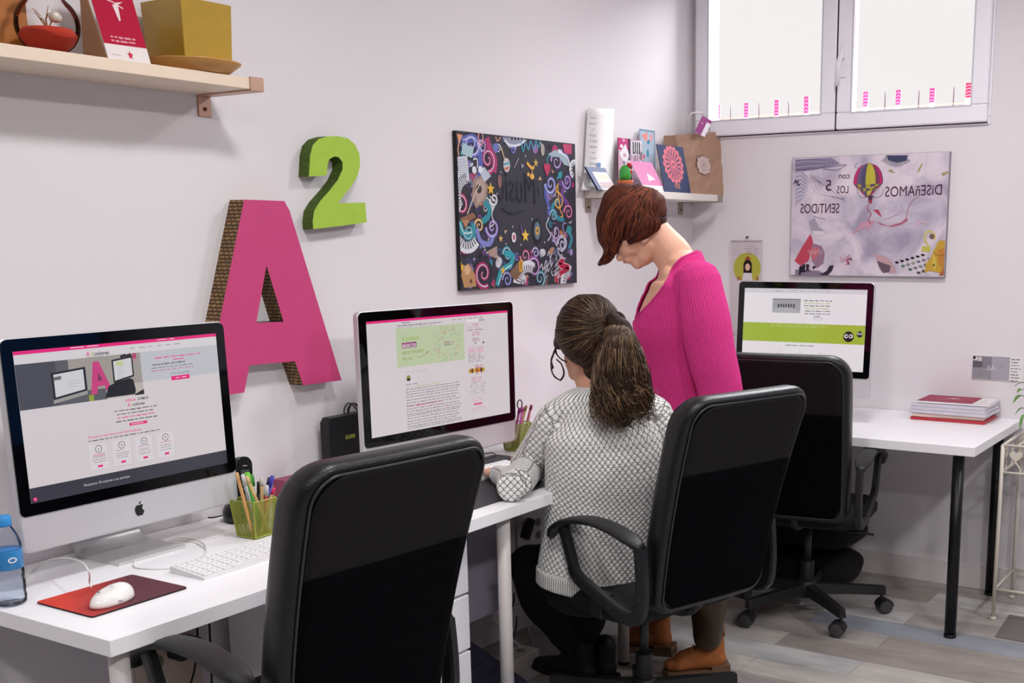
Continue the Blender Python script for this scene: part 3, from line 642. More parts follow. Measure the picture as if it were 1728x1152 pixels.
for (u, v_, r) in ((.452, .138, .0225), (.497, .149, .013)):
    R = random.Random(3); P = []
    for i in range(56): a = 2*math.pi*i/56; rr = r*(1.0 if i % 2 else .86)*(1+.05*R.random()); P.append((u+rr*math.cos(a), v_+rr*math.sin(a)))
    A.raw([(u, v_)]+P, [[0, 1+i, 1+(i+1) % 56] for i in range(56)], '1d1d20', 4)
    for s_ in (-1, 1): A.disc(u+s_*r*.42, v_+.002, r*.36, 'e4e0e2', 5, n=14); A.disc(u+s_*r*.36, v_+.002, r*.22, '4a484c', 6, n=12)
A.text('quiénes somos · nuestros servicios', .25, .0935, .0085, '4a464c', 3, align='c', bold=True)
for i in range(3): A.ring(.168+i*.084, .062, .008, .0012, 'a8b452', 3, n=14); A.lines(.168+i*.084, .049, .02, 1, .01, .0035, '6b666e', 3, align='c', seed=130+i)
A.build('screen', M_scr, mon3)
# ------------------------------------------------------------------ pictures on the walls
M_print = attrmat('print_satin', .5, spec=.3); M_matt = attrmat('print_matt', .85, spec=.15)
def wallplane_left(u, v, y=0): p = at(u, v, y=y); return (p.x, p.z)
def wallplane_right(u, v, x=0): p = at(u, v, x=x); return (-p.y, p.z)
# music canvas on the left wall
cv = empty('canvas_picture', (-1.353, 0, 1.57), label='square dark canvas with colourful music doodles around a black middle', cat='picture'); cv.location = (0, 0, 0)
MB().box2((-1.711, -.016, 1.306), (-.996, 0, 1.834)).build('canvas', mat('canvas_edge', (22, 18, 24), rough=.6), cv)
cx0, cz0, cw_, chh = -1.711, 1.306, .715, .528
A = Art((cx0, -.016, cz0), X, Z, -Y, 1, .0002); A.clip = (.0005, .0005, cw_-.0005, chh-.0005)
def CV(u, v):   # from the zoomed crop of the canvas to canvas metres
    p = at(750+u/3.974, 210+v/3.974, y=-.016); return (min(max(p.x-cx0, .001), cw_-.001), min(max(p.z-cz0, .001), chh-.001))
S = .00083
A.rect(0, 0, cw_, chh, '33323e', 0)
def cp(P, c, k=2): A.poly([CV(*p) for p in P], c, k)
def cd_(u, v, r, c, k=3, ry=None): x, y = CV(u, v); A.disc(x, y, r*S, c, k, ry=(ry or r)*S)
def cs(u, v, r, t, w, c, k=3, a0=0, sg=1): x, y = CV(u, v); A.spiral(x, y, r*S, t, w*S, c, k, a0, sg)
def cl(P, w, c, k=3, clip=True):
    Q = bez([Vector((*CV(*p), 0)) for p in P], 30); A.stroke([(min(max(q.x, 0), cw_), min(max(q.y, 0), chh)) for q in Q], w*S, c, k)
def star(u, v, r, c='e0b23c', k=7, n=5):
    x, y = CV(u, v); A.raw([(x, y)]+[(x+r*S*(1 if i % 2 == 0 else .42)*math.sin(i*math.pi/n), y+r*S*(1 if i % 2 == 0 else .42)*math.cos(i*math.pi/n)) for i in range(2*n)], [[0, 1+i, 1+(i+1) % (2*n)] for i in range(2*n)], c, k)
TEAL, BLU, PUR, MAG, WHT, TAN, ORA, LIL = '2f8f9c', '6c72b8', '6b4486', 'b03066', 'c9ccd4', 'b88b6a', 'd89a4c', '9c93c8'
R = random.Random(12)
# dense background of doodles around the border
bord = []
for i in range(520):
    u = 55+R.random()*805; v = 60+R.random()*1040
    if 330 < u < 690 and 170 < v < 850: continue
    if 300 < u < 700 and (v < 150 or (v > 800 and v < 850)): 
        if R.random() < .6: continue
    bord.append((u, v))
for i, (u, v) in enumerate(bord):
    c = R.choice([TEAL, BLU, PUR, MAG, WHT, LIL, '4a3a60', '2a2836', TAN, '8a6a9c', '3f4a78', '1f1d28', '2a2836']); r = R.uniform(10, 26)
    x, y = CV(u, v); r = min(r*S, x-.001, y-.001, cw_-x-.001, chh-y-.001)
    if r < .003: continue
    if R.random() < .5: A.disc(x, y, r, c, 1+i % 2, ry=r*R.uniform(.5, 1), rot=R.random()*90)
    else: A.spiral(x, y, r, R.uniform(1, 1.7), r*.35, c, 2, R.random()*360, R.choice([-1, 1]))
for (u, v, r, c, a0, sg) in ((180, 130, 55, BLU, 200, 1), (290, 235, 52, MAG, 90, -1), (110, 540, 48, MAG, 0, 1), (130, 835, 34, 'b8345c', 40, 1), (85, 285, 36, PUR, 0, 1), (320, 690, 46, '7a5fae', 0, -1), (260, 1000, 60, 'a82c60', 120, 1), (420, 870, 34, TEAL, 0, 1), (540, 880, 40, 'a82858', 0, -1), (600, 960, 52, '8a3f86', 0, 1),
    (640, 1030, 40, TEAL, 90, -1), (750, 250, 46, PUR, 0, 1), (710, 400, 46, BLU, 0, -1), (830, 590, 38, MAG, 0, 1), (790, 800, 42, 'b8b4d0', 0, 1), (745, 720, 36, '7c4f8c', 0, -1), (610, 860, 26, LIL, 0, 1), (420, 1040, 36, '4a57a0', 0, 1), (330, 500, 28, 'd8d8de', 0, -1), (230, 680, 30, 'd0a03c', 0, 1), (820, 380, 40, '5b4a90', 0, -1), (160, 720, 34, TEAL, 0, -1), (730, 610, 30, '2f7f96', 0, 1), (250, 150, 30, 'a070b8', 0, 1)):
    cd_(u, v, r*1.12, '2a2836', 2, ry=r*1.1); cs(u, v, r, 1.5, r*.42, c, 4, a0, sg); cs(u, v, r*.95, 1.5, r*.10, 'd8d4e4', 5, a0, sg)
cl([(115, 110), (200, 95), (235, 180), (240, 300), (225, 420)], 34, '5560a8', 3); cl([(120, 105), (195, 90), (250, 180)], 8, 'aab0e0', 4)
cl([(280, 90), (310, 180), (335, 240), (330, 320)], 34, 'a8386e', 3); cl([(80, 640), (120, 720), (190, 730), (190, 660)], 30, TEAL, 4); cl([(90, 655), (130, 725), (185, 722)], 6, 'bfe0e0', 5)
cl([(250, 650), (290, 620), (300, 560), (265, 520)], 26, '2c8a98', 4); cl([(215, 700), (240, 780), (300, 800), (330, 740)], 22, '7d82c4', 4)
cl([(350, 1080), (380, 980), (440, 940), (455, 880), (400, 860)], 26, '2f98a4', 5); cl([(360, 1070), (392, 985), (448, 940)], 5, 'c8e8e8', 6)
cl([(690, 400), (675, 470), (700, 560), (690, 600)], 20, '4d58a0', 4); cl([(760, 500), (720, 560), (750, 620), (800, 640)], 22, '2c8496', 4); cl([(820, 700), (850, 760), (835, 830)], 18, '3a90a0', 4)
cl([(800, 900), (770, 940), (830, 960), (760, 1010), (750, 1060)], 30, 'f0a8a0', 5); cl([(800, 900), (770, 940), (830, 960), (760, 1010), (750, 1060)], 22, 'b02048', 6)
cl([(850, 340), (800, 420), (790, 480), (830, 540)], 24, '6a3f88', 4); cl([(300, 480), (340, 520), (315, 600), (330, 660), (300, 690)], 6, 'c8c8d0', 6); cl([(700, 620), (680, 680), (710, 740), (690, 780)], 6, 'c8c8d0', 6)
cl([(745, 690), (735, 780), (790, 850), (800, 760), (755, 780), (770, 880), (810, 900)], 8, 'c0bcd0', 6)
# sheets, keyboards, guitar, note
cp([(120, 120), (195, 160), (180, 225), (110, 195)], 'a9c4cc', 5); cp([(62, 215), (150, 210), (165, 375), (95, 390)], 'd0d4de', 5)
for i in range(9): cl([(75+i*3, 235+i*15), (145+i*1, 228+i*15)], 3, '9aa0b0', 6)
def keys(C, r0, r1, a0, a1, n):
    x, y = CV(*C)
    for i in range(n):
        t0, t1 = math.radians(a0+(a1-a0)*i/n), math.radians(a0+(a1-a0)*(i+1)/n); m_ = (t0+t1)/2
        def p(r, t): return (min(max(x+r*S*math.cos(t), .001), cw_-.001), min(max(y+r*S*math.sin(t), .001), chh-.001))
        A.poly([p(r0, t0), p(r1, t0), p(r1, t1), p(r0, t1)], 'd8dae2', 5); A.poly([p(r0, t0+(m_-t0)*.3), p(r0+(r1-r0)*.62, t0+(m_-t0)*.3), p(r0+(r1-r0)*.62, m_), p(r0, m_)], '16141c', 6)
keys((160, 480), 50, 118, 100, 215, 13); keys((150, 700), 52, 100, 190, 320, 10); keys((560, 1100), 60, 112, 60, 170, 10); keys((840, 1080), 30, 80, 80, 190, 8); keys((870, 300), 20, 45, 60, 250, 6)
cp([(190, 370), (240, 340), (290, 410), (280, 500), (210, 565), (180, 500)], '9a7f76', 6); cp([(205, 380), (240, 360), (275, 415), (265, 490), (215, 540)], 'b09a90', 7); cd_(228, 432, 18, '3a2c30', 8); cl([(150, 600), (200, 470), (235, 400)], 5, 'd8c8b8', 8)
cp([(100, 630), (190, 590), (210, 620), (130, 670)], '8a6248', 5); cp([(115, 640), (165, 640), (140, 700)], 'b08060', 6)
cp([(115, 960), (160, 930), (205, 1010), (210, 1085), (130, 1095), (110, 1010)], 'b98d62', 6); cd_(150, 975, 20, 'd8b088', 7); cd_(175, 1050, 9, '6a4a38', 8)
cp([(285, 850), (350, 815), (352, 900), (300, 880)], 'a88f84', 6); cl([(350, 880), (365, 900), (350, 925)], 7, 'c8b8b0', 7); cp([(60, 60), (120, 70), (95, 130)], 'd89878', 6); cl([(105, 90), (88, 160), (95, 210)], 6, 'e0b090', 7)
cp([(225, 300), (265, 285), (310, 345), (265, 390)], 'b8c0d0', 6); cl([(190, 235), (215, 232), (218, 290)], 6, 'dcdce4', 7); cd_(197, 305, 15, 'dcdce4', 7); cd_(238, 302, 15, 'dcdce4', 7)
cp([(430, 1000), (500, 915), (520, 985), (480, 1050)], '8a6a52', 6); [cl([(440+i*10, 990-i*11), (478+i*7, 1035-i*8)], 3, '4a3428', 7) for i in range(7)]; cp([(497, 915), (525, 905), (522, 985), (498, 990)], 'c8983c', 8); [cd_(510, 925+i*14, 4, '7a4a20', 9) for i in range(4)]
for i in range(16): u = 620+R.random()*120; v = 870+R.random()*150; cl([(u, v), (u+12, v-26), (u+18, v+14), (u+30, v-10)], 5, R.choice(['d4d4de', 'a8a8b4', '8a8a98']), 7)
cl([(510, 110), (525, 185), (540, 120), (560, 170), (575, 110), (595, 165), (610, 105), (628, 155), (640, 110)], 7, '4a9cb8', 6)
cp([(385, 85), (540, 92), (500, 140), (430, 160), (405, 120)], '8f93a8', 4); cl([(400, 105), (440, 140), (500, 135), (545, 100)], 10, 'dcdce4', 5); [cd_(450+i*22, 96, 6, '16141c', 6) for i in range(5)]
cp([(690, 200), (740, 170), (810, 200), (835, 280), (800, 270), (770, 220), (720, 215)], '9cb0bc', 5); cl([(760, 180), (820, 220), (845, 300)], 9, 'dcdce4', 6)
cp([(790, 130), (850, 135), (852, 200), (800, 190)], 'c0406e', 5); cl([(340, 80), (352, 110), (375, 85)], 6, 'd89888', 6); x, y = CV(240, 90); A.ring(x, y, 15*S, 6*S, 'e0a0a0', 6, ry=26*S); 
# things floating on the black middle
cl([(378, 155), (405, 245)], 7, 'c8b088', 6); cd_(414, 272, 24, 'c4c0c4', 7, 30); cp([(392, 262), (438, 250), (438, 262), (392, 276)], '3f9ca8', 8); cp([(398, 292), (432, 280), (420, 306), (402, 304)], 'c86a4c', 8)
cd_(458, 172, 15, '6c72b8', 6); cd_(458, 172, 7, '33323e', 7); cl([(465, 290), (495, 225)], 3, 'c8c0b8', 6)
cl([(550, 255), (580, 290), (600, 285)], 14, 'dca84e', 6); cl([(590, 285), (580, 350)], 5, 'dca84e', 7); cd_(585, 348, 17, 'e0a850', 7, 13); cd_(560, 335, 9, 'e0a850', 6); star(610, 258, 20, 'c8a860'); cp([(625, 370), (640, 345), (650, 375)], 'c8a070', 6)
cd_(520, 278, 8, '9a92a8', 6); cd_(368, 380, 14, '8a6060', 6, 28); cd_(656, 170, 15, 'a8a098', 6, 26); cl([(642, 120), (652, 150)], 7, 'c0b8a8', 6)
x, y = CV(686, 300); A.disc(x-.008, y+.008, .013, 'b83058', 6); A.disc(x+.009, y+.008, .013, 'b83058', 6); A.poly([(x-.02, y+.003), (x+.021, y+.003), (x, y-.028)], 'b83058', 6)
star(308, 432, 28); star(105, 955, 24); star(390, 978, 20); star(375, 765, 16, 'd8b070'); cp([(502, 655), (535, 745), (520, 750)], '6a4a88', 6); star(540, 745, 30, 'e8c048'); star(780, 725, 16, 'd88a4c'); star(803, 745, 14, 'd88a4c')
cd_(463, 757, 16, 'dcd8dc', 6, 22); cd_(463, 757, 7, 'a03050', 7, 12); cp([(398, 712), (418, 706), (405, 735)], 'c8a890', 6); cd_(620, 715, 36, '1a1822', 6, 58); cd_(620, 712, 24, '5a7488', 7, 40); cd_(620, 712, 15, 'c89a48', 8, 20); cd_(620, 712, 5, '1a1822', 9, 7)
for (u, v) in ((375, 320), (690, 560), (585, 635), (455, 685), (510, 806), (350, 465), (670, 790), (410, 800), (540, 210)): cd_(u, v, 5, 'a098a8', 6)
cl([(760, 395), (745, 440), (775, 470), (790, 520), (765, 560), (738, 530), (755, 500), (770, 520)], 7, 'e0a850', 8); cl([(755, 400), (770, 560), (790, 610), (775, 620)], 6, 'e0a850', 8)
# the word in the middle, reading right to left as in the picture
x, y = CV(620, 535); A.text('Music', x, y, .155, '1f1e29', 5, mirror=True, sx=.66, slant=.1, rot=-3); A.stroke([CV(380, 560), CV(430, 595), CV(480, 600), CV(530, 570)], .006, '1f1e29', 5); A.text('I', CV(640, 480)[0], CV(640, 480)[1], .05, '1f1e29', 5, mirror=True, slant=.2)
A.build('print', M_print, cv)
# clouds-and-balloon canvas on the window wall
pv = empty('canvas_picture', (0, 0, 0), label='wide pale canvas with a striped hot air balloon in clouds and mirrored lettering', cat='picture')
py0, py1, pz0, pz1 = -1.186, -.503, 1.312, 1.812; TP = .022
def cloudmat():
    m = bpy.data.materials.new('cloud_print'); m.use_nodes = True; nt = m.node_tree; b = nt.nodes['Principled BSDF']; N = nt.nodes.new; L = nt.links.new
    tc = N('ShaderNodeTexCoord'); n = N('ShaderNodeTexNoise'); n.inputs['Scale'].default_value = 5; n.inputs['Detail'].default_value = 6; n.inputs['Distortion'].default_value = 1.2; L(tc.outputs['Object'], n.inputs[0])
    r = N('ShaderNodeValToRGB'); e = r.color_ramp.elements; e[0].position = .32; e[0].color = rgb('a29aae')+(1,); e[1].position = .56; e[1].color = rgb('dccfda')+(1,); q = e.new(.45); q.color = rgb('c6bccb')+(1,); q = e.new(.75); q.color = rgb('e9e0e7')+(1,)
    L(n.outputs['Fac'], r.inputs[0]); L(r.outputs[0], b.inputs['Base Color']); b.inputs['Roughness'].default_value = .5; return m
MB().box2((-TP, py0, pz0), (0, py1, pz1)).build('canvas', [cloudmat()], pv)
MB().box2((-TP+.001, py0-.002, pz0-.0015), (0, py0, pz1+.001)).box2((-TP+.001, py1, pz0-.0015), (0, py1+.0015, pz1+.001)).box2((-TP+.001, py0, pz1), (0, py1, pz1+.0015)).box2((-TP+.001, py0, pz0-.0015), (0, py1, pz0)).build('edge', mat('canvas_side', (150, 140, 148)), pv)
A = Art((-TP, 0, 0), -Y, Z, -X, 1, .0002); A.clip = (-py1+.0005, pz0+.0005, -py0-.0005, pz1-.0005)
def PV(u, v): p = at(1320+u/4.8, 240+v/4.8, x=-TP); return (min(max(-p.y, -py1+.0005), -py0-.0005), min(max(p.z, pz0+.0005), pz1-.0005))
S = .00055
def pp(P, c, k=2): A.poly([PV(*p) for p in P], c, k)
def pl(P, w, c, k=3):
    Q = bez([Vector((*PV(*p), 0)) for p in P], 24); A.stroke([(min(max(q.x, -py1+.001), -py0-.001), min(max(q.y, pz0+.001), pz1-.001)) for q in Q], (w*S if not isinstance(w, list) else [0]), c, k)
def pd(u, v, r, c, k=3, ry=None, rot=0): x, y = PV(u, v); A.disc(x, y, r*S, c, k, ry=(ry or r)*S, rot=rot)
pp([(105, 140), (400, 125), (470, 175), (300, 215), (180, 235), (105, 260)], '8f87a2', 1)
for i in range(7): pl([(108, 150+i*14), (220, 140+i*13), (330, 150+i*9), (420-i*12, 190-i*2)], 4, ['6e6684', 'b4adc4', '7d7592'][i % 3], 2)
pl([(110, 225), (250, 215), (380, 200), (520, 180)], 4, '4c4560', 3); pl([(330, 215), (440, 225), (520, 185)], 5, '6a6380', 3)
pp([(105, 235), (165, 230), (205, 270), (212, 340), (190, 430), (140, 500), (105, 520)], 'c4bccf', 2)
for i in range(8): pl([(106, 250+i*34), (150, 240+i*32), (205-i*6, 290+i*24)], 3, '3c3650', 3)
A.text('2', *PV(150, 350), .03, '3a3048', 4, mirror=True, bold=True, slant=.3); A.text('A', *PV(125, 340), .03, '3a3048', 4, mirror=True, bold=True)
for i in range(5): pl([(215, 260+i*16), (270, 290+i*8), (330, 340), (430, 410), (520, 450)], 1.6, '6e6680', 2)
for i in range(6): pl([(250+i*8, 270), (240+i*30, 350), (300+i*40, 420+i*8), (500, 450+i*5)], 1.4, '8a829a', 2)
# balloon: gores
bx, by = PV(697, 305); rx, ry_ = 118*S, 128*S; N_ = 9; gc = ['b82860', 'c42e70', '6a5f82', '55506c', 'c4b83c', 'c8bc48', '7a3f5c', 'c0286c', '5a4468']
def gore(t, v):   # t -1..1 across, v 0 top..1 bottom
    wv = math.sqrt(max(0, 1-(2*v/1.15-1)**2)) if v < .62 else math.sqrt(max(0, 1-(2*.62/1.15-1)**2))*(1-(v-.62)/.38*.86)
    return (bx+rx*math.sin(t*math.pi/2)*wv, by+ry_*(1-2.0*v))
for g in range(N_):
    t0, t1 = -1+2*g/N_, -1+2*(g+1)/N_; P = [gore(t0, i/12) for i in range(13)]+[gore(t1, i/12) for i in range(12, -1, -1)]; A.poly(P, gc[g], 3)
    for i in range(2): A.poly([gore(t0, .62+.12*i), gore(t1, .62+.12*i), gore(t1, .68+.12*i), gore(t0, .72+.12*i)], ['a8a03a', '5a4a70'][(g+i) % 2], 4)
pp([(690, 430), (738, 430), (730, 462), (700, 462)], '4a3448', 5); pp([(698, 462), (728, 462), (726, 495), (702, 495)], '7a3048', 5); pd(713, 482, 10, 'b83a50', 6)
for s_ in (-1, 1): pl([(713+s_*110, 380), (713+s_*90, 430), (713+s_*50, 450), (713+s_*25, 440)], 3, '4a3a50', 4)
pl([(610, 165), (590, 200), (640, 215)], 3, '5a5068', 4)
for i in range(26): a = i/25; pl([(920+(a-.5)*150, 105), (920+(a-.5)*190, 135+40*math.sin(a*3.1)), (920+(a-.5)*235, 150+62*math.sin(a*3.1)*(.7+.3*((i*7) % 5)/5))], 3.4, '3d4262', 3)
pp([(850, 105), (1020, 105), (1005, 150), (930, 165), (860, 145)], '454a6a', 2); pp([(855, 235), (880, 215), (918, 250), (885, 245)], 'a8a070', 3); pp([(1090, 240), (1130, 170), (1138, 180), (1110, 240)], 'b0a878', 3); pp([(1290, 250), (1345, 232), (1348, 250), (1300, 275)], 'a8a070', 3)
INK = '4a1f38'
def mtext(t, u0, u1, vb, size, c=INK, k=5, rot=0):
    x0, y0 = PV(u0, vb); x1, _ = PV(u1, vb); _, _, wv = textgeo(t); A.text(t, x0, y0, size, c, k, sx=abs(x0-x1)/(wv*size), mirror=True, rot=rot)
mtext('DiSEñAMOS', 1300, 832, 423, .060, rot=1); mtext('con', 550, 455, 292, .036); mtext('LOS', 540, 440, 410, .044); mtext('5', 405, 345, 392, .066); mtext('SENTiDOS', 465, 145, 572, .058, rot=-.5)
# ribbons of smoke, hands, wing, flower, swatches, yellow figure
pl([(700, 500), (690, 540), (720, 580), (700, 620), (715, 660)], 6, 'b03a58', 4); pp([(735, 545), (780, 545), (808, 608), (770, 580)], 'b84a60', 4)
pp([(570, 740), (640, 650), (700, 630), (760, 640), (720, 690), (680, 730), (690, 690), (620, 710)], 'c99aac', 2); pp([(760, 640), (860, 680), (960, 650), (1010, 610), (1018, 636), (960, 668), (880, 686), (800, 668)], 'b8647c', 3)
pl([(1005, 625), (1020, 540), (1060, 470), (1110, 440)], 6, 'b87a90', 3); pl([(810, 630), (900, 600), (970, 555), (965, 500)], 4, 'b08aa0', 3); pl([(640, 660), (600, 720), (570, 750)], 6, 'c690a4', 2); pl([(1080, 690), (1120, 640), (1190, 660)], 14, 'd3b2c0', 2)
pl([(250, 600), (330, 620), (350, 630)], 4, '7a7088', 3); pp([(215, 640), (260, 610), (300, 690), (340, 720), (330, 750), (240, 740)], 'a9a2b2', 2); pp([(245, 715), (340, 720), (330, 750), (250, 745)], 'e0dae2', 3)
pp([(100, 960), (160, 850), (230, 740), (250, 800), (215, 960), (150, 1000)], 'c4485c', 3); pp([(215, 800), (260, 820), (320, 840), (345, 900), (335, 980), (280, 1020), (240, 960)], '9a7a90', 2); pp([(230, 850), (300, 850), (285, 930), (240, 960)], 'c8707a', 4)
A.text('creer', *PV(330, 905), .034, 'e0b0b8', 6, mirror=True, sx=.95, slant=.1)
for i, P in enumerate((((135, 1075), (138, 1010), (160, 995), (162, 1020), (150, 1075)), ((150, 1055), (165, 990), (190, 985), (185, 1030), (200, 1050)), ((195, 1040), (195, 985), (220, 990), (215, 1030), (235, 1045)), ((245, 1010), (255, 1000), (275, 1005), (272, 1014), (250, 1030)))): pp(list(P), '2a1c34', 5)
pp([(300, 1078), (360, 1040), (385, 998), (420, 995), (405, 1040), (370, 1078)], '33293f', 5); pp([(105, 1030), (300, 1040), (360, 1078), (105, 1078)], '8d7a92', 2)
R = random.Random(5)
for i in range(22): a = R.random()*6.28; pl([(515, 955), (515+math.cos(a)*30, 950+math.sin(a)*24), (515+math.cos(a+.3)*55, 950+math.sin(a+.3)*45)], 5, R.choice(['a04868', 'c88a9c', 'e8dce0', '7a3858']), 4)
pp([(745, 900), (830, 920), (890, 970), (930, 1060), (880, 1060), (800, 1050), (770, 980)], 'c4a0a6', 2); pp([(770, 960), (880, 1000), (870, 1050), (820, 1060), (785, 1010)], '6a5464', 3)
for i in range(6):
    x0, y0 = 925+i*42, 972-i*12
    for j in range(8): a = math.radians(70-j*2+i*1.5); uu, vv = x0+j*22+j*j*1.2, y0+j*15-j*j*.2; pp([(uu-14, vv-6), (uu+12, vv-9), (uu+24, vv+8), (uu-2, vv+12)], ['1e1c22', 'dcd6da', ['5a7a64', '7a8a72', '8a9a88', '6a7080', '7a6f88', '9a94a2'][i], 'dcd6da', ['4a6a58', '6a7a68', '7a8a80', '5a6070', '6a6078', '8a8492'][i], 'e4dee2', '4c4450', 'd8d2d6'][j], 3+i % 2)
pp([(1125, 880), (1140, 840), (1200, 850), (1195, 890)], 'c4bc50', 4); pl([(1195, 850), (1160, 800), (1160, 740), (1200, 720), (1235, 750), (1230, 790)], 16, 'd0c478', 5); pd(1213, 762, 20, '7a5f5a', 6)
pp([(1225, 880), (1260, 810), (1280, 790), (1325, 800), (1325, 1065), (1240, 1050), (1190, 1040), (1150, 1060), (1165, 980), (1200, 940)], 'c8a23c', 5); pp([(1255, 880), (1325, 850), (1325, 1040), (1270, 990)], 'c4843a', 6); pp([(1225, 890), (1245, 960), (1240, 1040), (1215, 1000)], 'd4c05c', 7); pl([(1230, 890), (1270, 920), (1320, 905)], 4, '8a5a28', 8); pd(1228, 995, 8, '4a3a20', 8)
pp([(1270, 1078), (1320, 1010), (1325, 1078)], 'b0603c', 7)
A.build('print', M_print, pv)
# ------------------------------------------------------------------ big letters on the left wall
def cardboard(name, a, b, sc=1.0):
    m = bpy.data.materials.new(name); m.use_nodes = True; nt = m.node_tree; bs = nt.nodes['Principled BSDF']; N = nt.nodes.new; L = nt.links.new
    tc = N('ShaderNodeTexCoord'); mp = N('ShaderNodeMapping'); mp.inputs['Rotation'].default_value = (0, 0, 0); L(tc.outputs['Object'], mp.inputs[0])
    sp = N('ShaderNodeSeparateXYZ'); L(mp.outputs[0], sp.inputs[0]); cb = N('ShaderNodeCombineXYZ')
    ad = N('ShaderNodeMath'); ad.operation = 'ADD'; L(sp.outputs['X'], ad.inputs[0]); L(sp.outputs['Y'], ad.inputs[1]); L(ad.outputs[0], cb.inputs['X']); L(sp.outputs['Z'], cb.inputs['Y'])
    br = N('ShaderNodeTexBrick'); L(cb.outputs[0], br.inputs[0]); br.inputs['Scale'].default_value = 1; br.inputs['Brick Width'].default_value = .013*sc; br.inputs['Row Height'].default_value = .0065*sc; br.inputs['Mortar Size'].default_value = .0012*sc; br.inputs['Mortar Smooth'].default_value = .5
    br.inputs['Color1'].default_value = rgb(a)+(1,); br.inputs['Color2'].default_value = tuple(x*.6 for x in rgb(a))+(1,); br.inputs['Mortar'].default_value = rgb(b)+(1,)
    n = N('ShaderNodeTexNoise'); n.inputs['Scale'].default_value = 90; L(tc.outputs['Object'], n.inputs[0]); mx = N('ShaderNodeMix'); mx.data_type = 'RGBA'; mx.blend_type = 'MULTIPLY'; mx.inputs[0].default_value = .6; L(br.outputs['Color'], mx.inputs[6]); L(n.outputs['Fac'], mx.inputs[7])
    L(mx.outputs[2], bs.inputs['Base Color']); bs.inputs['Roughness'].default_value = .9
    bp = N('ShaderNodeBump'); bp.inputs['Strength'].default_value = .8; bp.inputs['Distance'].default_value = .003; L(br.outputs['Fac'], bp.inputs['Height']); bp.invert = True; L(bp.outputs[0], bs.inputs['Normal']); return m
M_cardb = cardboard('corrugated_cardboard', (186, 146, 98), (58, 38, 22), 1.5); M_greenedge = cardboard('green_painted_edge', (112, 142, 44), (70, 92, 30), .55)
def LF(u, v, d): p = at(340+u/2.504, 220+v/2.504, y=-d); return (p.x, p.z)
TA = .056
PA = [LF(*p, TA) for p in ((180, 292), (350, 298), (372, 338), (592, 1055), (430, 1077), (395, 975), (203, 992), (181, 1107), (12, 1130))]
HA = [LF(*p, TA) for p in ((275, 570), (347, 808), (232, 812))]
g = MB(); g.prism(PA, (0, 0, 0), X, Z, -Y, TA, holes=[HA], mside=1)
la = g.build('cardboard_letter', [mat('magenta_paint', (202, 66, 122), rough=.55, var=.04, scale=12), M_cardb]); tag(la, 'large magenta letter A of corrugated cardboard fixed to the wall', 'letter')
TB = .042
P2 = [(454, 195), (456, 160), (459, 105), (470, 62), (495, 36), (530, 25), (575, 24), (618, 33), (648, 58), (668, 100), (670, 150), (660, 190), (635, 235), (605, 270), (578, 307), (692, 305), (698, 388), (600, 402), (472, 417), (470, 385), (476, 340), (500, 300), (540, 255), (575, 210), (596, 165), (596, 135), (580, 113), (560, 110), (540, 122), (532, 150), (529, 190)]
P2 = [LF(*p, TB) for p in P2]; g = MB(); g.prism(P2, (0, 0, 0), X, Z, -Y, TB, mside=1)
l2 = g.build('cardboard_numeral', [mat('lime_paint', (166, 200, 66), rough=.6, var=.07, scale=30, bump=.3, bscale=120), M_greenedge]); tag(l2, 'lime green number 2 of thick cardboard, small and raised beside the A', 'number')
# ------------------------------------------------------------------ shelves
M_shelf = mat('shelf_white', (232, 224, 216), rough=.45, var=.02); M_nick = mat('brushed_nickel', (170, 158, 142), metal=.7, rough=.35)
M_copper = mat('bracket_copper', (196, 158, 138), metal=.4, rough=.4)
def shelf(label, x0, x1, zt, th, dep, brx, bm_, M_shelf):
    o = empty('wall_shelf', ((x0+x1)/2, -dep/2, zt), label=label, cat='shelf'); c = o.location
    MB().box2((x0-c.x, -dep-c.y, -th), (x1-c.x, -.001-c.y, 0), .001).build('board', M_shelf, o)
    for (bx_, side) in brx:
        b = MB(); w_ = .042; bx_ -= c.x
        b.box2((bx_, -.004-c.y, -th-.055), (bx_+w_, 0-c.y, -th-.003), .002); b.box2((bx_, -dep-.004-c.y, -th-.004), (bx_+w_, -c.y, -th), .001); b.box2((bx_, -dep-.005-c.y, -th-.004), (bx_+w_, -dep-c.y, .003), .001)
        q = b.build('bracket', bm_, o); MB().cyl((bx_+w_/2, -.004-c.y, -th-.035), (bx_+w_/2, -.007-c.y, -th-.035), .005, n=10).build('screw', mat('screw_rust', (110, 60, 45), metal=.5), q)
    return o
Z1 = 1.879; sh1 = shelf('white wall shelf at top left carrying the fish bowl and ochre plant pot', -3.95, -2.735, Z1, .027, .2, [(-2.737, 1), (-3.90, 0)], M_copper, mat('shelf_cream', (232, 212, 190), rough=.45, var=.02))
Z2 = 1.661; sh2 = shelf('white wall shelf near the corner carrying the paper bag and cactus', -.905, -.135, Z2, .028, .2, [(-.907, 0), (-.137, 1)], M_nick, M_shelf)
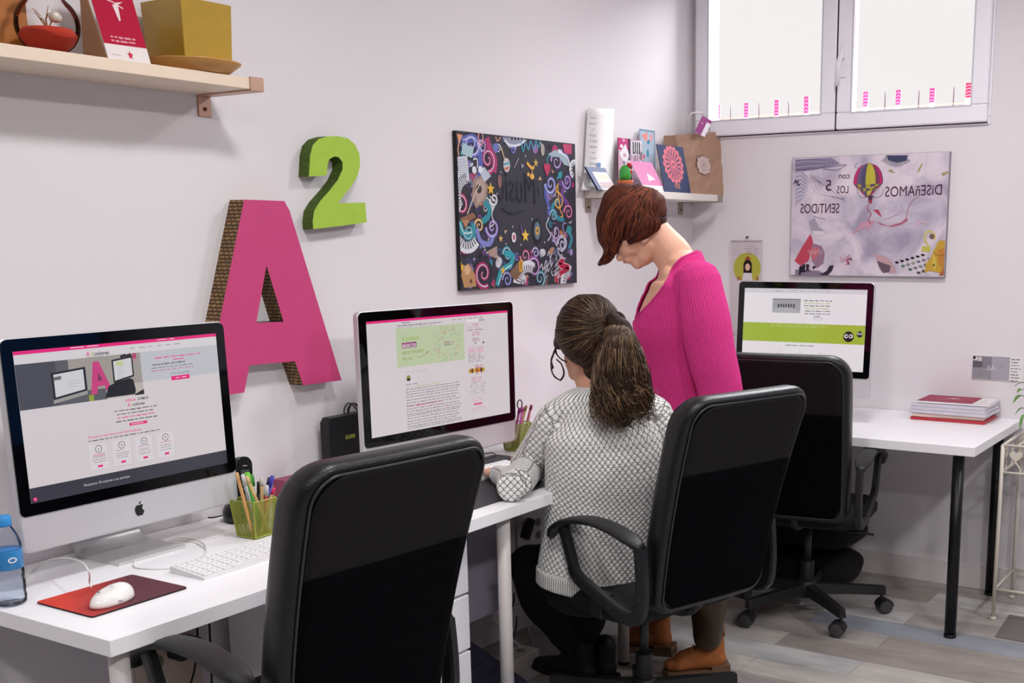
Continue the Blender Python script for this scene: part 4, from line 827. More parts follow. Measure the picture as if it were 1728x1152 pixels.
# fish bowl with red sand
M_glass = glassmat('clear_glass', thin=True, ior=1.18)
bc = at(80, 45, y=-.115); R_ = .066; zb = Z1
bowl = empty('glass_bowl', (bc.x, -.115, zb), label='round glass bowl with red sand and dried twigs on the top left shelf', cat='bowl')
prof = [(.0, .0), (.035, .0)]+[(R_*math.sin(math.radians(a)), R_*.98-R_*math.cos(math.radians(a))) for a in range(30, 150, 8)]+[(.034, .126), (.038, .136)]
MB().lathe(prof, n=40).build('glass', M_glass, bowl)
prof2 = [(.0, .003), (.034, .003)]+[((R_-.003)*math.sin(math.radians(a)), R_*.98-(R_-.003)*math.cos(math.radians(a))) for a in range(30, 76, 8)]+[(.05, .056), (0, .058)]
MB().lathe(prof2, n=40).build('sand', mat('red_sand', (188, 56, 38), rough=.95, var=.25, scale=300, bump=.6, bscale=600), bowl)
tw = MB(); R = random.Random(3)
for i in range(9): a = R.random()*6.28; tw.tube([(0, 0, .055), (.012*math.cos(a), .012*math.sin(a), .075), (.028*math.cos(a+.5), .02*math.sin(a+.5), .085+.02*R.random())], [.0015, .0013, .0007], 6)
tw.build('twigs', mat('twig_brown', (150, 110, 70)), bowl)
MB().lathe([(0, 0), (.011, .003), (.014, .012), (.008, .022), (0, .025)], (.014, -.01, .07)).build('shell', mat('shell_pale', (205, 196, 180), rough=.3), bowl)
wb = at(10, 40, y=-.06); MB().box2((wb.x-.10, -.044, Z1+.001), (at(41, 40, y=-.03).x, -.008, Z1+.20), .003).build('wooden_box', mat('orange_wood', (178, 112, 52), rough=.5, var=.2, scale=14))
tag(bpy.data.objects['wooden_box'], 'orange wooden block behind the glass bowl at the left end of the shelf', 'wooden box')
# desk calendar leaning, red front with paper-plane mark
def card(name, BL, BR, TL, th, m, parent=None, art=None, am=None, ah=None):
    """thin sheet through three corners, printed by art(A, w, h)"""
    BL, BR, TL = Vector(BL), Vector(BR), Vector(TL); U = (BR-BL); w_ = U.length; U.normalize(); W = (TL-BL); h_ = W.length; W.normalize(); N = U.cross(W).normalized()
    if N.dot(CAM-BL) < 0: N = -N
    b = MB(); P = [(0, 0), (w_, 0), (w_, h_), (0, h_)]; b.prism(P, BL-N*th, U, W, N, th); o = b.build(name, m, parent)
    if art: A = Art(BL, U, W, N, 1, .00012); A.clip = (0, 0, w_, h_); art(A, w_, h_); A.build('print', am or M_matt, parent or o)
    return o
M_paper = mat('paper_white', (236, 232, 232), rough=.8, var=.02)
cal = empty('desk_calendar', (at(205, 98, y=-.15).x, -.15, Z1), label='red desk calendar card with a white paper bird, next to the ochre pot', cat='calendar'); cal.location = (0, 0, 0)
BL, BR, TL = at(183, 92, y=-.165), at(255, 106, y=-.175), at(141, -45, y=-.12); BL.z = BR.z = Z1+.001
def cart(A, w, h):
    A.rect(0, 0, w, h, 'b3203e', 0); A.rect(0, 0, w, h*.20, 'e6dedd', 1); cx, cy = w*.5, h*.66
    A.poly([(cx, cy), (cx+w*.24, cy+h*.07), (cx+w*.03, cy+h*.045)], 'f0e4e4', 2); A.poly([(cx-.004, cy+.004), (cx+w*.10, cy+h*.03), (cx+w*.06, cy-h*.16), (cx+w*.02, cy-h*.17)], 'ead9d9', 2); A.stroke([(cx-w*.2, cy+h*.08), (cx, cy+h*.05), (cx+w*.2, cy-h*.01)], .003, 'e8c8cc', 2)
    A.lines(w*.2, h*.30, w*.62, 2, h*.045, .006, 'dc9aa6', 2, seed=4, word=.014); A.raw([(w*.55, h*.09)]+[(w*.55+.008*(1 if i % 2 == 0 else .45)*math.sin(i*math.pi/5), h*.09+.011*(1 if i % 2 == 0 else .45)*math.cos(i*math.pi/5)) for i in range(10)], [[0, 1+i, 1+(i+1) % 10] for i in range(10)], 'c43050', 2)
    A.lines(w*.1, h*.08, w*.25, 1, .01, .002, 'a8a0a4', 2, seed=5)
card('front_page', BL, BR, TL, .002, M_paper, cal, cart)
b0 = at(140, 92, y=-.04); b0.z = Z1+.001; t0 = TL+Vector((0, .012, 0))
MB().add([BL+Vector((0, .004, 0)), b0, t0+Vector((-.002, .004, 0)), t0], [[0, 1, 2, 3]]).add([BR+Vector((0, .004, 0)), b0+(BR-BL), t0+(BR-BL), t0+(BR-BL)-Vector((0, .004, 0))], [[0, 1, 2, 3]]).build('side_support', mat('card_brown', (176, 138, 104), rough=.8), cal, fixn=False)
# ochre pot, saucer, plant
xa, xb = at(312, 90, y=-.19).x, at(394, 96, y=-.19).x; pw = xb-xa; pcx = (xa+xb)/2; pcy = -.19+pw/2
pot = empty('potted_plant', (pcx, pcy, Z1), label='dark plant in a square ochre pot on the top left shelf', cat='plant')
sc = MB().lathe([(0, .002), (.085, .002), (.118, .026), (.1195, .029), (.116, .029), (.083, .006), (0, .006)], n=48); sc.build('saucer', mat('ochre_wood', (196, 142, 74), rough=.4, var=.12), pot)
pm = MB(); hh = pw/2
def ringq(s_, z): return [(-s_, -s_, z), (s_, -s_, z), (s_, s_, z), (-s_, s_, z)]
vs = ringq(hh*.96, .008)+ringq(hh*1.03, .165)+ringq(hh*.96, .165)+ringq(hh*.94, .14); fs = [[0, 1, 2, 3]]+[[i*4+k, i*4+(k+1) % 4, (i+1)*4+(k+1) % 4, (i+1)*4+k] for i in range(3) for k in range(4)]+[[12, 13, 14, 15]]
pm.add(vs, fs, False); q = pm.build('pot', mat('ochre_glaze', (176, 140, 36), rough=.28, var=.22, scale=9, coat=.4), pot); bv = q.modifiers.new('b', 'BEVEL'); bv.width = .004; bv.segments = 2
MB().box2((-hh*.93, -hh*.93, .13), (hh*.93, hh*.93, .142)).build('soil', mat('soil', (48, 36, 28), rough=1, bump=.5), pot)
lv = MB(); R = random.Random(9)
for i in range(16):
    a = R.random()*6.28; r = .05+.03*R.random(); L = []
    for t in range(7): s_ = t/6; L.append(Vector((math.cos(a)*r*s_*1.0, math.sin(a)*r*s_, .14+.10*s_-.05*s_*s_)))
    side = Vector((-math.sin(a), math.cos(a), 0)); vs = []
    for t, p in enumerate(L): w_ = .012*math.sin(math.pi*min(1, (t+.4)/6.4)); vs += [p-side*w_, p+Z*.002, p+side*w_]
    lv.add(vs, [[3*k+j, 3*k+j+1, 3*k+j+4, 3*k+j+3] for k in range(6) for j in (0, 1)], True)
lv.build('leaves', mat('dark_leaf', (40, 66, 34), rough=.4), pot, fixn=False)
# ------------------------------------------------------------------ things on the second shelf
s1 = [at(u, v, y=-.03) for u, v in ((985, 326), (1028, 326))]
ms = empty('paper_menu', (0, 0, 0), label='tall white printed sheet standing curved at the left end of the corner shelf', cat='paper')
vs = []; fs = []; n = 12
for i in range(n+1):
    t = i/n; y_ = -.034+.020*min(1, t*3)**.5; a = at(984+8*t+(0 if t > .25 else -3*(.25-t)*4), 325-143*t, y=y_); b = at(1030+7*t, 325-141*t, y=y_-.002); a.z = max(a.z, Z2+.001); b.z = max(b.z, Z2+.001); vs += [a, b]
fs = [[2*i, 2*i+1, 2*i+3, 2*i+2] for i in range(n)]; o = MB().add(vs, fs, True).build('sheet', M_paper, ms, fixn=False); sd = o.modifiers.new('s', 'SOLIDIFY'); sd.thickness = .0012
A = Art(at(988, 300, y=-.0195), X, Z, -Y, 1, .0002)
for i in range(9): A.lines(.065+.004*i*0, .235-i*.022, [.05, .055, .02, .05, .06, .07, .03, .055, .06][i], 1, .01, .0045, 'b9b4bc' if i < 8 else '9a949c', 1, align='c', seed=i, word=.02)
A.rect(.085, .045, .112, .062, '7f9cc4', 1); A.build('print', M_matt, ms)
# framed card
def fart(A, w, h): A.rect(0, 0, w, h, '8c94ac', 0); A.rect(w*.2, 0, w*.97, h*.80, 'ece8ea', 1); [A.ring(w*(.35+.13*i), h*.24, .010, .002, 'cf8fa6', 2, n=8) for i in range(5)]; A.rect(w*.28, h*.5, w*.9, h*.68, 'e4e2d4', 2)
BL, BR, TL = at(1010, 322, y=-.085), at(1042, 323, y=-.095), at(988, 281, y=-.045); BL.z = BR.z = Z2+.001
tag(card('framed_card', BL, BR, TL, .008, mat('navy_edge', (44, 56, 88)), None, fart), 'small leaning card in a navy and grey frame with pink squiggles', 'frame')
# cactus
cc = at(1055, 312, y=-.13); cac = empty('toy_cactus', (cc.x, -.13, Z2), label='small rounded green cactus with red balls in a terracotta pot', cat='cactus')
MB().lathe([(0, .001), (.024, .001), (.028, .030), (.032, .030), (.033, .040), (.0, .040)], n=28).build('pot', mat('terracotta', (196, 104, 62), rough=.7), cac)
MB().lathe([(.0, .04), (.022, .04), (.024, .06), (.023, .078), (.016, .092), (.006, .099), (0, .1)], n=28).build('body', mat('cactus_green', (60, 158, 62), rough=.5), cac)
for (dx, dz) in ((.006, .098), (.010, .074)): MB().lathe([(.0, -.010)]+[(.0105*math.sin(math.radians(a)), -.0105*math.cos(math.radians(a))) for a in range(20, 180, 20)]+[(0, .0105)], (dx, -.016, dz), n=16).build('red_ball', mat('red_felt', (190, 34, 44), rough=.6), cac)
# magazines and cards
def mag1(A, w, h): 
    A.rect(0, 0, w, h, 'c9a6b8', 0); A.rect(0, h*.78, w*.42, h, 'c4447c', 1); A.rect(w*.42, h*.35, w*.5, h, '2e2a32', 1); A.poly([(w*.04, h*.7), (w*.3, h*.9), (w*.45, h*.7), (w*.3, h*.5)], 'e8e2e6', 2)
    for i in range(14): R = random.Random(i); A.disc(w*R.random(), h*R.random(), .011, R.choice(['e8e2e6', 'd89ab8', '8a7f98', 'f0ecee']), 3, ry=.008)
    A.rect(w*.55, h*.7, w*.98, h*.97, 'e4dce2', 2); [A.rect(w*(.6+.09*i), h*.72, w*(.65+.09*i), h*.95, '3a343c', 3) for i in range(4)]
BL, BR, TL = at(1044, 316, y=-.05), at(1084, 318, y=-.06), at(1043, 232, y=-.02); BL.z = BR.z = Z2+.001
mg = card('magazine', BL, BR, TL, .004, mat('mag_spine', (120, 44, 66)), None, mag1); tag(mg, 'pink and white magazine standing behind the cactus and bottle', 'magazine')
def mag2(A, w, h):
    A.rect(0, 0, w, h, '7f97b4', 0); A.rect(w*.05, h*.02, w*.93, h*.97, 'b4c4d4', 1); R = random.Random(4)
    for i in range(22): A.disc(w*(.1+.8*R.random()), h*(.08+.85*R.random()), .013+.006*R.random(), R.choice(['e8a0a8', '4f94b8', 'e6e2e8', 'c86a90', 'f0c8c8', '5a6a90']), 2+i % 2, ry=.010, rot=R.random()*90)
    A.poly([(w*.1, h*.9), (w*.5, h*.97), (w*.45, h*.8)], 'e89a98', 4)
BL, BR, TL = at(1080, 322, y=-.035), at(1106, 323, y=-.035), at(1079, 217, y=-.012); BL.z = BR.z = Z2+.001
mg = card('magazine', BL, BR, TL, .003, mat('card_white', (225, 225, 232)), None, mag2); tag(mg, 'tall narrow booklet with blue and coral pattern, tallest on the corner shelf', 'booklet')
# bottle
bp_ = at(1077, 320, y=-.095); bt = empty('glass_bottle', (bp_.x, -.095, Z2), label='clear empty glass bottle standing on the corner shelf before the magazines', cat='bottle')
MB().lathe([(0, .002), (.030, .002), (.033, .012), (.033, .085), (.031, .10), (.018, .122), (.0135, .130), (.0135, .150), (.017, .152), (.017, .158), (.0145, .160), (.0125, .16), (.0115, .13), (.016, .12), (.029, .098), (.031, .085), (.031, .012), (0, .006)], n=36).build('glass', glassmat('bottle_glass', (250, 250, 252), thin=True, ior=1.2), bt)
# pink leaflet
def leaf(A, w, h): A.rect(0, 0, w, h, 'd88ab4', 0); A.rect(0, 0, w, h*.2, 'ece6e6', 1); A.poly([(w*.4, h*.35), (w*.75, h*.42), (w*.5, h*.62)], 'f4eaf0', 2); A.disc(w*.42, h*.1, .004, 'd88aa0', 2)
BL, BR, TL = at(1090, 321, y=-.165), at(1125, 325, y=-.175), at(1063, 271, y=-.12); BL.z = BR.z = Z2+.001
lf = card('leaflet', BL, BR, TL, .002, M_paper, None, leaf); tag(lf, 'pink folded leaflet with a white foot leaning at the shelf front', 'leaflet')
# dark calendar with mandala
def mand(A, w, h):
    A.rect(0, 0, w, h, '3c4160', 0); cx, cy, r = w*.5, h*.60, w*.34; C1 = 'd0707c'
    A.disc(cx, cy, r, C1, 1, n=40)
    for i in range(16):
        a = 2*math.pi*i/16; A.disc(cx+r*.96*math.cos(a), cy+r*.96*math.sin(a), r*.16, C1, 1, n=10); A.disc(cx+r*.66*math.cos(a), cy+r*.66*math.sin(a), r*.17, '3c4160', 2, ry=r*.055, rot=math.degrees(a), n=10); A.disc(cx+r*.34*math.cos(a), cy+r*.34*math.sin(a), r*.09, '3c4160', 2, ry=r*.03, rot=math.degrees(a), n=8)
    A.ring(cx, cy, r*.86, r*.03, '3c4160', 3); A.ring(cx, cy, r*.47, r*.03, '3c4160', 3); A.disc(cx, cy, r*.08, '3c4160', 3)
    A.text('2019', w*.62, h*.09, h*.15, 'e0956c', 3, mirror=True, sx=.72)
BL, BR, TL = at(1122, 326, y=-.178), at(1166, 327.5, y=-.182), at(1108, 243, y=-.125); BL.z = BR.z = Z2+.001
dk = card('wall_calendar', BL, BR, TL, .003, mat('navy_card', (40, 42, 62)), None, mand); tag(dk, 'navy card with coral mandala and mirrored year, leaning against the paper bag', 'calendar'); dk.name = 'calendar_card'
# paper bag
bg_ = empty('paper_bag', (0, 0, 0), label='brown kraft paper bag with a scalloped sticker and purple tag', cat='bag')
a0, a1 = at(1160, 322, y=-.098), at(1229, 326, y=-.168); b0, b1 = at(1140, 228, y=-.075), at(1226, 222, y=-.150)
def grid(c00, c10, c01, c11, nx, ny, seed, amp): 
    R = random.Random(seed); vs = []
    for j in range(ny+1):
        for i in range(nx+1):
            s, t = i/nx, j/ny; p = c00*(1-s)*(1-t)+c10*s*(1-t)+c01*(1-s)*t+c11*s*t; e = 0 if i in (0, nx) or j == 0 else 1; vs.append(p+Vector((0, R.uniform(-amp, amp)*e, R.uniform(-amp, amp)*.9 if j == ny else 0)))
    return vs, [[j*(nx+1)+i, j*(nx+1)+i+1, (j+1)*(nx+1)+i+1, (j+1)*(nx+1)+i] for j in range(ny) for i in range(nx)]
a0.z = a1.z = Z2+.001; D = Vector((.035, .085, 0)); m = MB(); lf0 = at(1137, 322, y=-.06); lf0.z = Z2+.001
xr = Vector((.006, .09, 0)); A0, A1, B0, B1 = a0, a1, b0, b1
m.add(*grid(A0, A1, B0, B1, 8, 9, 1, .004), smooth=False); m.add(*grid(A1, A1+xr, B1, B1+xr, 3, 9, 3, .003)); m.add(*grid(A0+Vector((-.03, .07, 0)), A0, B0+Vector((-.0, .06, 0)), B0, 3, 9, 4, .002)); m.add(*grid(A0+Vector((-.03, .07, 0)), A1+xr, B0+Vector((0, .06, 0)), B1+xr, 8, 9, 5, .003))
o = m.build('body', mat('kraft_paper', (180, 144, 122), rough=.85, var=.08, bump=.5, bscale=60), bg_, fixn=False)
hc = [at(*p, y=-.118) for p in ((1164, 228), (1161, 210), (1163, 196), (1172, 190), (1186, 192), (1195, 205), (1198, 226))]; MB().tube(bez(hc, 28), .0022, 8).build('handle', mat('cord_grey', (190, 180, 172), rough=.7), bg_)
O_ = (A0+A1+B0+B1)/4; U_ = (A1-A0).normalized(); W_ = ((B0+B1)/2-(A0+A1)/2).normalized(); N_ = -(U_.cross(W_)).normalized(); N_ = N_ if N_.dot(CAM-O_) > 0 else -N_
A = Art(O_+N_*.005, U_, W_, N_, 1, .0002); _t = (O_-CAM).dot(N_)/ray(1186, 279).dot(N_); _p = CAM+ray(1186, 279)*_t-O_; cx, cy = _p.dot(U_), _p.z
P = [(cx+.040*(1+.10*math.cos(8*t))*math.copysign(abs(math.cos(t))**.55, math.cos(t)), cy+.036*(1+.08*math.cos(8*t))*math.copysign(abs(math.sin(t))**.55, math.sin(t))) for t in [2*math.pi*i/64 for i in range(64)]]
A.poly([(a*1.07, b*1.07) for a, b in P], '8a6a62', 1); A.poly(P, 'd8c2bc', 2); A.ring(cx, cy, .017, .0018, '9a8a90', 3, ry=.02); A.text('M', cx, cy-.008, .022, '8a7a80', 4, mirror=True, align='c'); A.lines(cx, cy-.022, .03, 1, .01, .003, '8a7a80', 3, align='c', seed=4); A.build('sticker', M_matt, bg_)
tg = [at(*p, y=-.135) for p in ((1172, 222), (1186, 196), (1198, 201), (1184, 229))]
def targ(A, w, h): A.rect(0, 0, w, h, '94447c', 0); A.rect(w*.62, 0, w, h*.8, 'e4dce4', 1); A.disc(w*.3, h*.62, .004, 'ecd4e0', 2)
BL, BR, TL = at(1172, 222, y=-.136), at(1189, 231, y=-.136), at(1185, 195, y=-.136); card('tag', BL, BR, TL, .001, M_paper, bg_, targ)
# ------------------------------------------------------------------ wall calendar and size card on the window wall
wc = empty('wall_calendar', (0, 0, 0), label='wall calendar with a green circle and dark haired girl drawing', cat='calendar')
def RW(u, v): p = at(u, v, x=-.006); return (-p.y, p.z)
MB().box2((-.006, at(1287, 404, x=0).y, at(1287, 640, x=0).z), (-.001, at(1233, 404, x=0).y, at(1233, 405, x=0).z)).build('pages', M_paper, wc)
A = Art((-.006, 0, 0), -Y, Z, -X, 1, .0002); x0, z1 = RW(1233, 406); x1, _ = RW(1287, 406); _, zm = RW(1260, 473); _, z0 = RW(1260, 640)
A.rect(x0, z0, x1, z1, 'd2c8cc', 0); W_ = x1-x0; cx, cy = RW(1261, 452)
A.disc(cx-.001, cy, W_*.43, 'b8b44a', 1, n=36); A.rect(x0, zm-.03, x1, zm, 'd4cace', 2); A.disc(cx+.002, cy+.012, .021, '2a1c20', 3, ry=.026); A.rect(cx-.019, cy-.03, cx+.023, cy+.01, '2a1c20', 3); A.disc(cx+.002, cy+.004, .0125, 'e4b8a4', 4, ry=.016); A.poly([(cx-.024, zm+.001), (cx-.018, cy-.022), (cx+.022, cy-.022), (cx+.028, zm+.001)], 'e0dadc', 4); A.poly([(cx-.016, cy+.038), (cx+.020, cy+.038), (cx+.003, cy+.054)], 'b0483c', 4)
for dx in (-.05, -.04, .045, .05): A.rect(cx+dx, zm, cx+dx+.008, zm+.018, 'a87a4c', 3)
A.ring(x0+.032, z1-.055, .018, .0012, 'b090a0', 2, ry=.009); A.lines(x1-.02, z1-.025, .07, 4, .011, .003, 'a0608c', 2, align='r', seed=2)
for i in range(5): A.text('donde'[i], x0+.018, z0+.20-i*.028, .022, '8f868e', 2)
for i in range(9): A.lines(x0+.034, z0+.22-i*.02, .012, 1, .01, .004, '9a9098', 2, seed=i)
A.build('print', M_matt, wc)
sp_ = MB()
for i in range(22): yy = -x0-.006-(W_-.012)*i/21; sp_.tube([(-.004, yy, z1+.003), (-.011, yy, z1), (-.009, yy, z1-.005), (-.004, yy, z1-.005)], .0008, 5)
sp_.build('spiral', mat('wire', (120, 116, 120), metal=.8), wc); nl = at(1262, 400, x=0); MB().cyl((-.001, nl.y, nl.z), (-.014, nl.y, nl.z), .004, n=10).build('nail', mat('nail_dark', (40, 40, 50)), wc)
sc_ = empty('size_card', (0, 0, 0), label='small grey card of paper sizes on the wall right of the papers', cat='card')
A = Art((-.004, 0, 0), -Y, Z, -X, 1, .0002)
x0, z1 = RW(1642, 600); x1, z0 = RW(1702, 642); MB().box2((-.004, -x1-.055, z0-.002), (-.0005, -x0, z1)).build('card', M_paper, sc_); w, h = x1-x0, z1-z0
A.rect(x0, z0, x1, z1, '76727a', 0); A.rect(x0+.001, z0+.001, x0+w*.5, z0+h*.5, '9b979f', 1); A.rect(x0+w*.51, z0+.001, x1-.001, z1-.001, 'aeaab4', 1); A.rect(x0+.001, z0+h*.51, x0+w*.26, z1-.001, '6a666e', 1); A.rect(x0+w*.27, z0+h*.51, x0+w*.5, z1-.001, '8b8790', 1)
A.rect(x0+.002, z0+h*.8, x0+w*.12, z1-.003, 'e4e0e4', 2); A.rect(x0+w*.13, z0+h*.78, x0+w*.25, z1-.003, 'cfcbd0', 2); A.rect(x0+.002, z0+h*.86, x0+w*.07, z1-.003, '1e1c20', 3)
A.text('A0', x0+w*.62, z0+h*.40, h*.30, 'ded9e0', 4, mirror=True); A.text('A1', x0+w*.84, z0+h*.52, h*.17, '8f8b94', 4, mirror=True); A.text('A2', x0+w*.31, z0+h*.20, h*.17, '8a868e', 4, mirror=True)
A.lines(x1+.006, z1-.006, .04, 8, .0125, .005, '6e6a72', 2, seed=5, word=.014); A.build('print', M_matt, sc_)
# ------------------------------------------------------------------ first desk: mouse mat, mouse, keyboard, bottle, cups, phone
DZ = .7402
mp_ = MB().prism(rrect(-.115, -.0955, .115, .0955, .008), (-3.3695, -.3925, DZ), X, Y, Z, .003); pad = mp_.build('mouse_pad', [MATS.get('x') or mat('pad_black', (30, 22, 24), rough=.8)]); tag(pad, 'red and dark patterned mouse pad at the near corner of the desk', 'mouse pad')
def padmat():
    m = bpy.data.materials.new('pad_print'); m.use_nodes = True; nt = m.node_tree; b = nt.nodes['Principled BSDF']; N = nt.nodes.new; L = nt.links.new
    tc = N('ShaderNodeTexCoord'); g_ = N('ShaderNodeSeparateXYZ'); L(tc.outputs['Generated'], g_.inputs[0]); a = N('ShaderNodeMath'); a.operation = 'MULTIPLY_ADD'; a.inputs[1].default_value = -.95; a.inputs[2].default_value = .72; L(g_.outputs['X'], a.inputs[0])
    a2 = N('ShaderNodeMath'); a2.operation = 'MULTIPLY_ADD'; a2.inputs[1].default_value = .55; L(g_.outputs['Y'], a2.inputs[0]); L(a.outputs[0], a2.inputs[2])
    r = N('ShaderNodeValToRGB'); r.color_ramp.elements[0].position = .35; r.color_ramp.elements[0].color = rgb('5a2230')+(1,); r.color_ramp.elements[1].position = 1.0; r.color_ramp.elements[1].color = rgb('d83a28')+(1,); q = r.color_ramp.elements.new(.62); q.color = rgb('a02c2a')+(1,); L(a2.outputs[0], r.inputs[0])
    w = N('ShaderNodeTexWave'); w.wave_type = 'BANDS'; w.bands_direction = 'DIAGONAL'; w.inputs['Scale'].default_value = 42; w.inputs['Distortion'].default_value = 3; w.inputs['Detail Scale'].default_value = 6; L(tc.outputs['Object'], w.inputs[0])
    mx = N('ShaderNodeMix'); mx.data_type = 'RGBA'; mx.blend_type = 'SOFT_LIGHT'; mx.inputs[0].default_value = .28; L(r.outputs[0], mx.inputs[6]); L(w.outputs[0], mx.inputs[7]); L(mx.outputs[2], b.inputs['Base Color']); b.inputs['Roughness'].default_value = .55; return m
MB().prism(rrect(-.1145, -.095, .1145, .095, .008), (-3.3695, -.3925, DZ+.003), X, Y, Z, .0008).build('printed_top', padmat(), pad)
# mouse
mo = empty('computer_mouse', (at(190, 1003, z=.76).x, at(190, 1003, z=.76).y, DZ+.0038), math.radians(102), 'white corded computer mouse on the red mouse pad', 'mouse')
m = MB(); vs = []; fs = []; NA, NB = 28, 9
for j in range(NB+1):
    t = j/NB; hz_ = math.sin(t*math.pi/2); rr = math.cos(t*math.pi/2)**.6
    for i in range(NA): a = 2*math.pi*i/NA; vs.append((.029*rr*math.cos(a), .056*rr*math.sin(a)*(1+.04*math.sin(a)), .004+.030*hz_*(1-.12*math.sin(a))))
vs += [(.027*math.cos(2*math.pi*i/NA), .053*math.sin(2*math.pi*i/NA), 0) for i in range(NA)]
fs = [[j*NA+i, j*NA+(i+1) % NA, (j+1)*NA+(i+1) % NA, (j+1)*NA+i] for j in range(NB) for i in range(NA)]; k0 = (NB+1)*NA; fs += [[i, (i+1) % NA, k0+(i+1) % NA, k0+i] for i in range(NA)]+[[k0+i for i in range(NA)]]
m.add(vs, fs, True).build('shell', mat('gloss_white', (240, 238, 236), rough=.12, coat=.5, var=.01), mo)
MB().lathe([(0, 0), (.003, .001), (.0035, .003), (0, .0055)], (0, .036, .0305)).build('scroll_ball', mat('grey_plastic', (150, 150, 152)), mo)
for sx in (-1, 1): MB().lathe([(0, 0), (.007, .0), (.006, .0015), (0, .002)], (sx*.0275, .008, .010)).build('side_button', mat('gloss_grey', (205, 203, 202)), mo)
M_cable = mat('cable_white', (225, 223, 222), rough=.4); M_cb = mat('cable_black', (22, 22, 24), rough=.5)
def cable(name, pts, r, m, label, cat='cable', n=40, group=None): o = MB().tube(bez(pts, n), r, 8).build(name, m); return tag(o, label, cat, group)
mf = at(154, 991, z=.758)
cable('mouse_cable', [mf, at(151, 982, z=.768), at(150, 965, z=.80), at(137, 948, z=.815), at(108, 941, z=.80), at(80, 945, z=.775), at(62, 958, z=.745), (at(45, 972, z=.743))], .0018, M_cable, 'thin white mouse cable arching up from the mouse toward the water bottle')
# keyboard
def keyboard(label, x, y, rz, w_=.43, d_=.115, nk=True):
    o = empty('keyboard', (x, y, DZ), rz, label, 'keyboard')
    b = MB(); P = [(-d_/2, 0), (d_/2, 0), (d_/2, .015), (d_/2-.01, .016), (-d_/2, .006)]
    b.prism(P, (-w_/2, 0, 0), Y, Z, X, w_); b.build('body', mat('keyboard_white', (226, 224, 226), rough=.35), o)
    k0 = None; pit = (w_-.014)/15; rows = 6; dp = (d_-.014)/rows
    for r_ in range(rows):
        for c_ in range(15):
            if r_ == 0 and 4 <= c_ < 8: continue
            X_ = -w_/2+.007+pit*(c_+.5); Y_ = -d_/2+.007+dp*(r_+.5); z_ = .0062+.0098*((Y_+d_/2)/d_)
            if k0 is None:
                k0 = MB().box2((-pit*.42, -dp*.41, 0), (pit*.42, dp*.41, .003), .0012).build('key', mat('key_white', (238, 237, 238), rough=.3), o); kk = k0
                A = Art((0, 0, .0031), X, Y, Z, 0, .0001); A.stroke([(-.003, -.003), (0, .0025), (.003, -.003)], .0012, '8a888c', 1); lg = A.build('legend', M_matt, k0)
            else: kk = k0.copy(); COL.objects.link(kk); kk.parent = o; l2_ = lg.copy(); COL.objects.link(l2_); l2_.parent = kk
            kk.location = (X_, Y_, z_); kk.rotation_euler = (math.atan2(.0098, d_), 0, 0)
    return o
kc = at(342, 979, z=.742); kl = at(287, 963, z=.745)
keyboard('white keyboard on the nearest desk beside the red mouse pad', -2.983, -.413, 0)
keyboard('white keyboard on the dark desk pad in front of the seated woman', -2.03, -.300, math.radians(-4))
keyboard('white keyboard lying under the monitor by the window wall', -.62, -.70, math.radians(-88))
cable('keyboard_cable', [at(310, 950, z=.745), at(345, 935, z=.742), at(341, 915, z=.742), at(300, 908, z=.742), at(255, 925, z=.742), at(226, 950, z=.742), at(240, 959, z=.742), at(300, 957, z=.742), at(345, 938, z=.742), at(342, 922, z=.742), at(310, 912, z=.742), at(240, 916, z=.742), at(160, 925, z=.76), at(115, 922, z=.745)], .0017, M_cable, 'white keyboard cable looping over the monitor foot', n=80)
# bottle of water
wbx, wby = -3.512, -.255
wb_ = empty('water_bottle', (wbx, wby, DZ), label='clear plastic water bottle with blue cap at the left edge of the desk', cat='bottle')
pr = [(0, .002), (.026, .002), (.031, .006), (.0315, .02), (.030, .026), (.0315, .032), (.0315, .05), (.030, .055), (.0315, .06), (.0315, .075), (.0305, .078), (.0305, .118), (.0315, .121), (.031, .132), (.024, .152), (.0155, .168), (.0135, .172), (.0135, .180)]
M_pet = glassmat('clear_plastic', (240, 245, 252), thin=True, ior=1.2)
MB().lathe(pr, n=40).build('bottle', M_pet, wb_); MB().lathe([(0, .004)]+[(a-.0012, b) for a, b in pr[2:11]]+[(0, .079)], n=36).build('water', glassmat('water', (248, 250, 252), thin=True, ior=1.12), wb_)
MB().lathe([(.0312, .079), (.0315, .08), (.0315, .117), (.0312, .118)], n=40).build('label', mat('label_blue', (52, 130, 190), rough=.3, var=.25, scale=30), wb_)
MB().lathe([(0, .168), (.0175, .168), (.0178, .172), (.0172, .186), (.015, .189), (0, .1895)], n=32).build('cap', mat('cap_blue', (46, 140, 206), rough=.4), wb_)
an = math.atan2(CAM.y-wby, CAM.x-wbx); n_ = Vector((math.cos(an+.35), math.sin(an+.35), 0)); u_ = Vector((-n_.y, n_.x, 0)); A = Art(n_*.0318, u_, Z, n_, 1, .0002); A.text('aqua', 0, .095, .016, 'eef4fa', 1, align='c', slant=.2, bold=True) if False else A.disc(0, .1, .009, 'e8f0f6', 1, ry=.006); A.disc(0, .1, .006, '3a7ab8', 2, ry=.0035); A.build('label_mark', M_print, wb_)
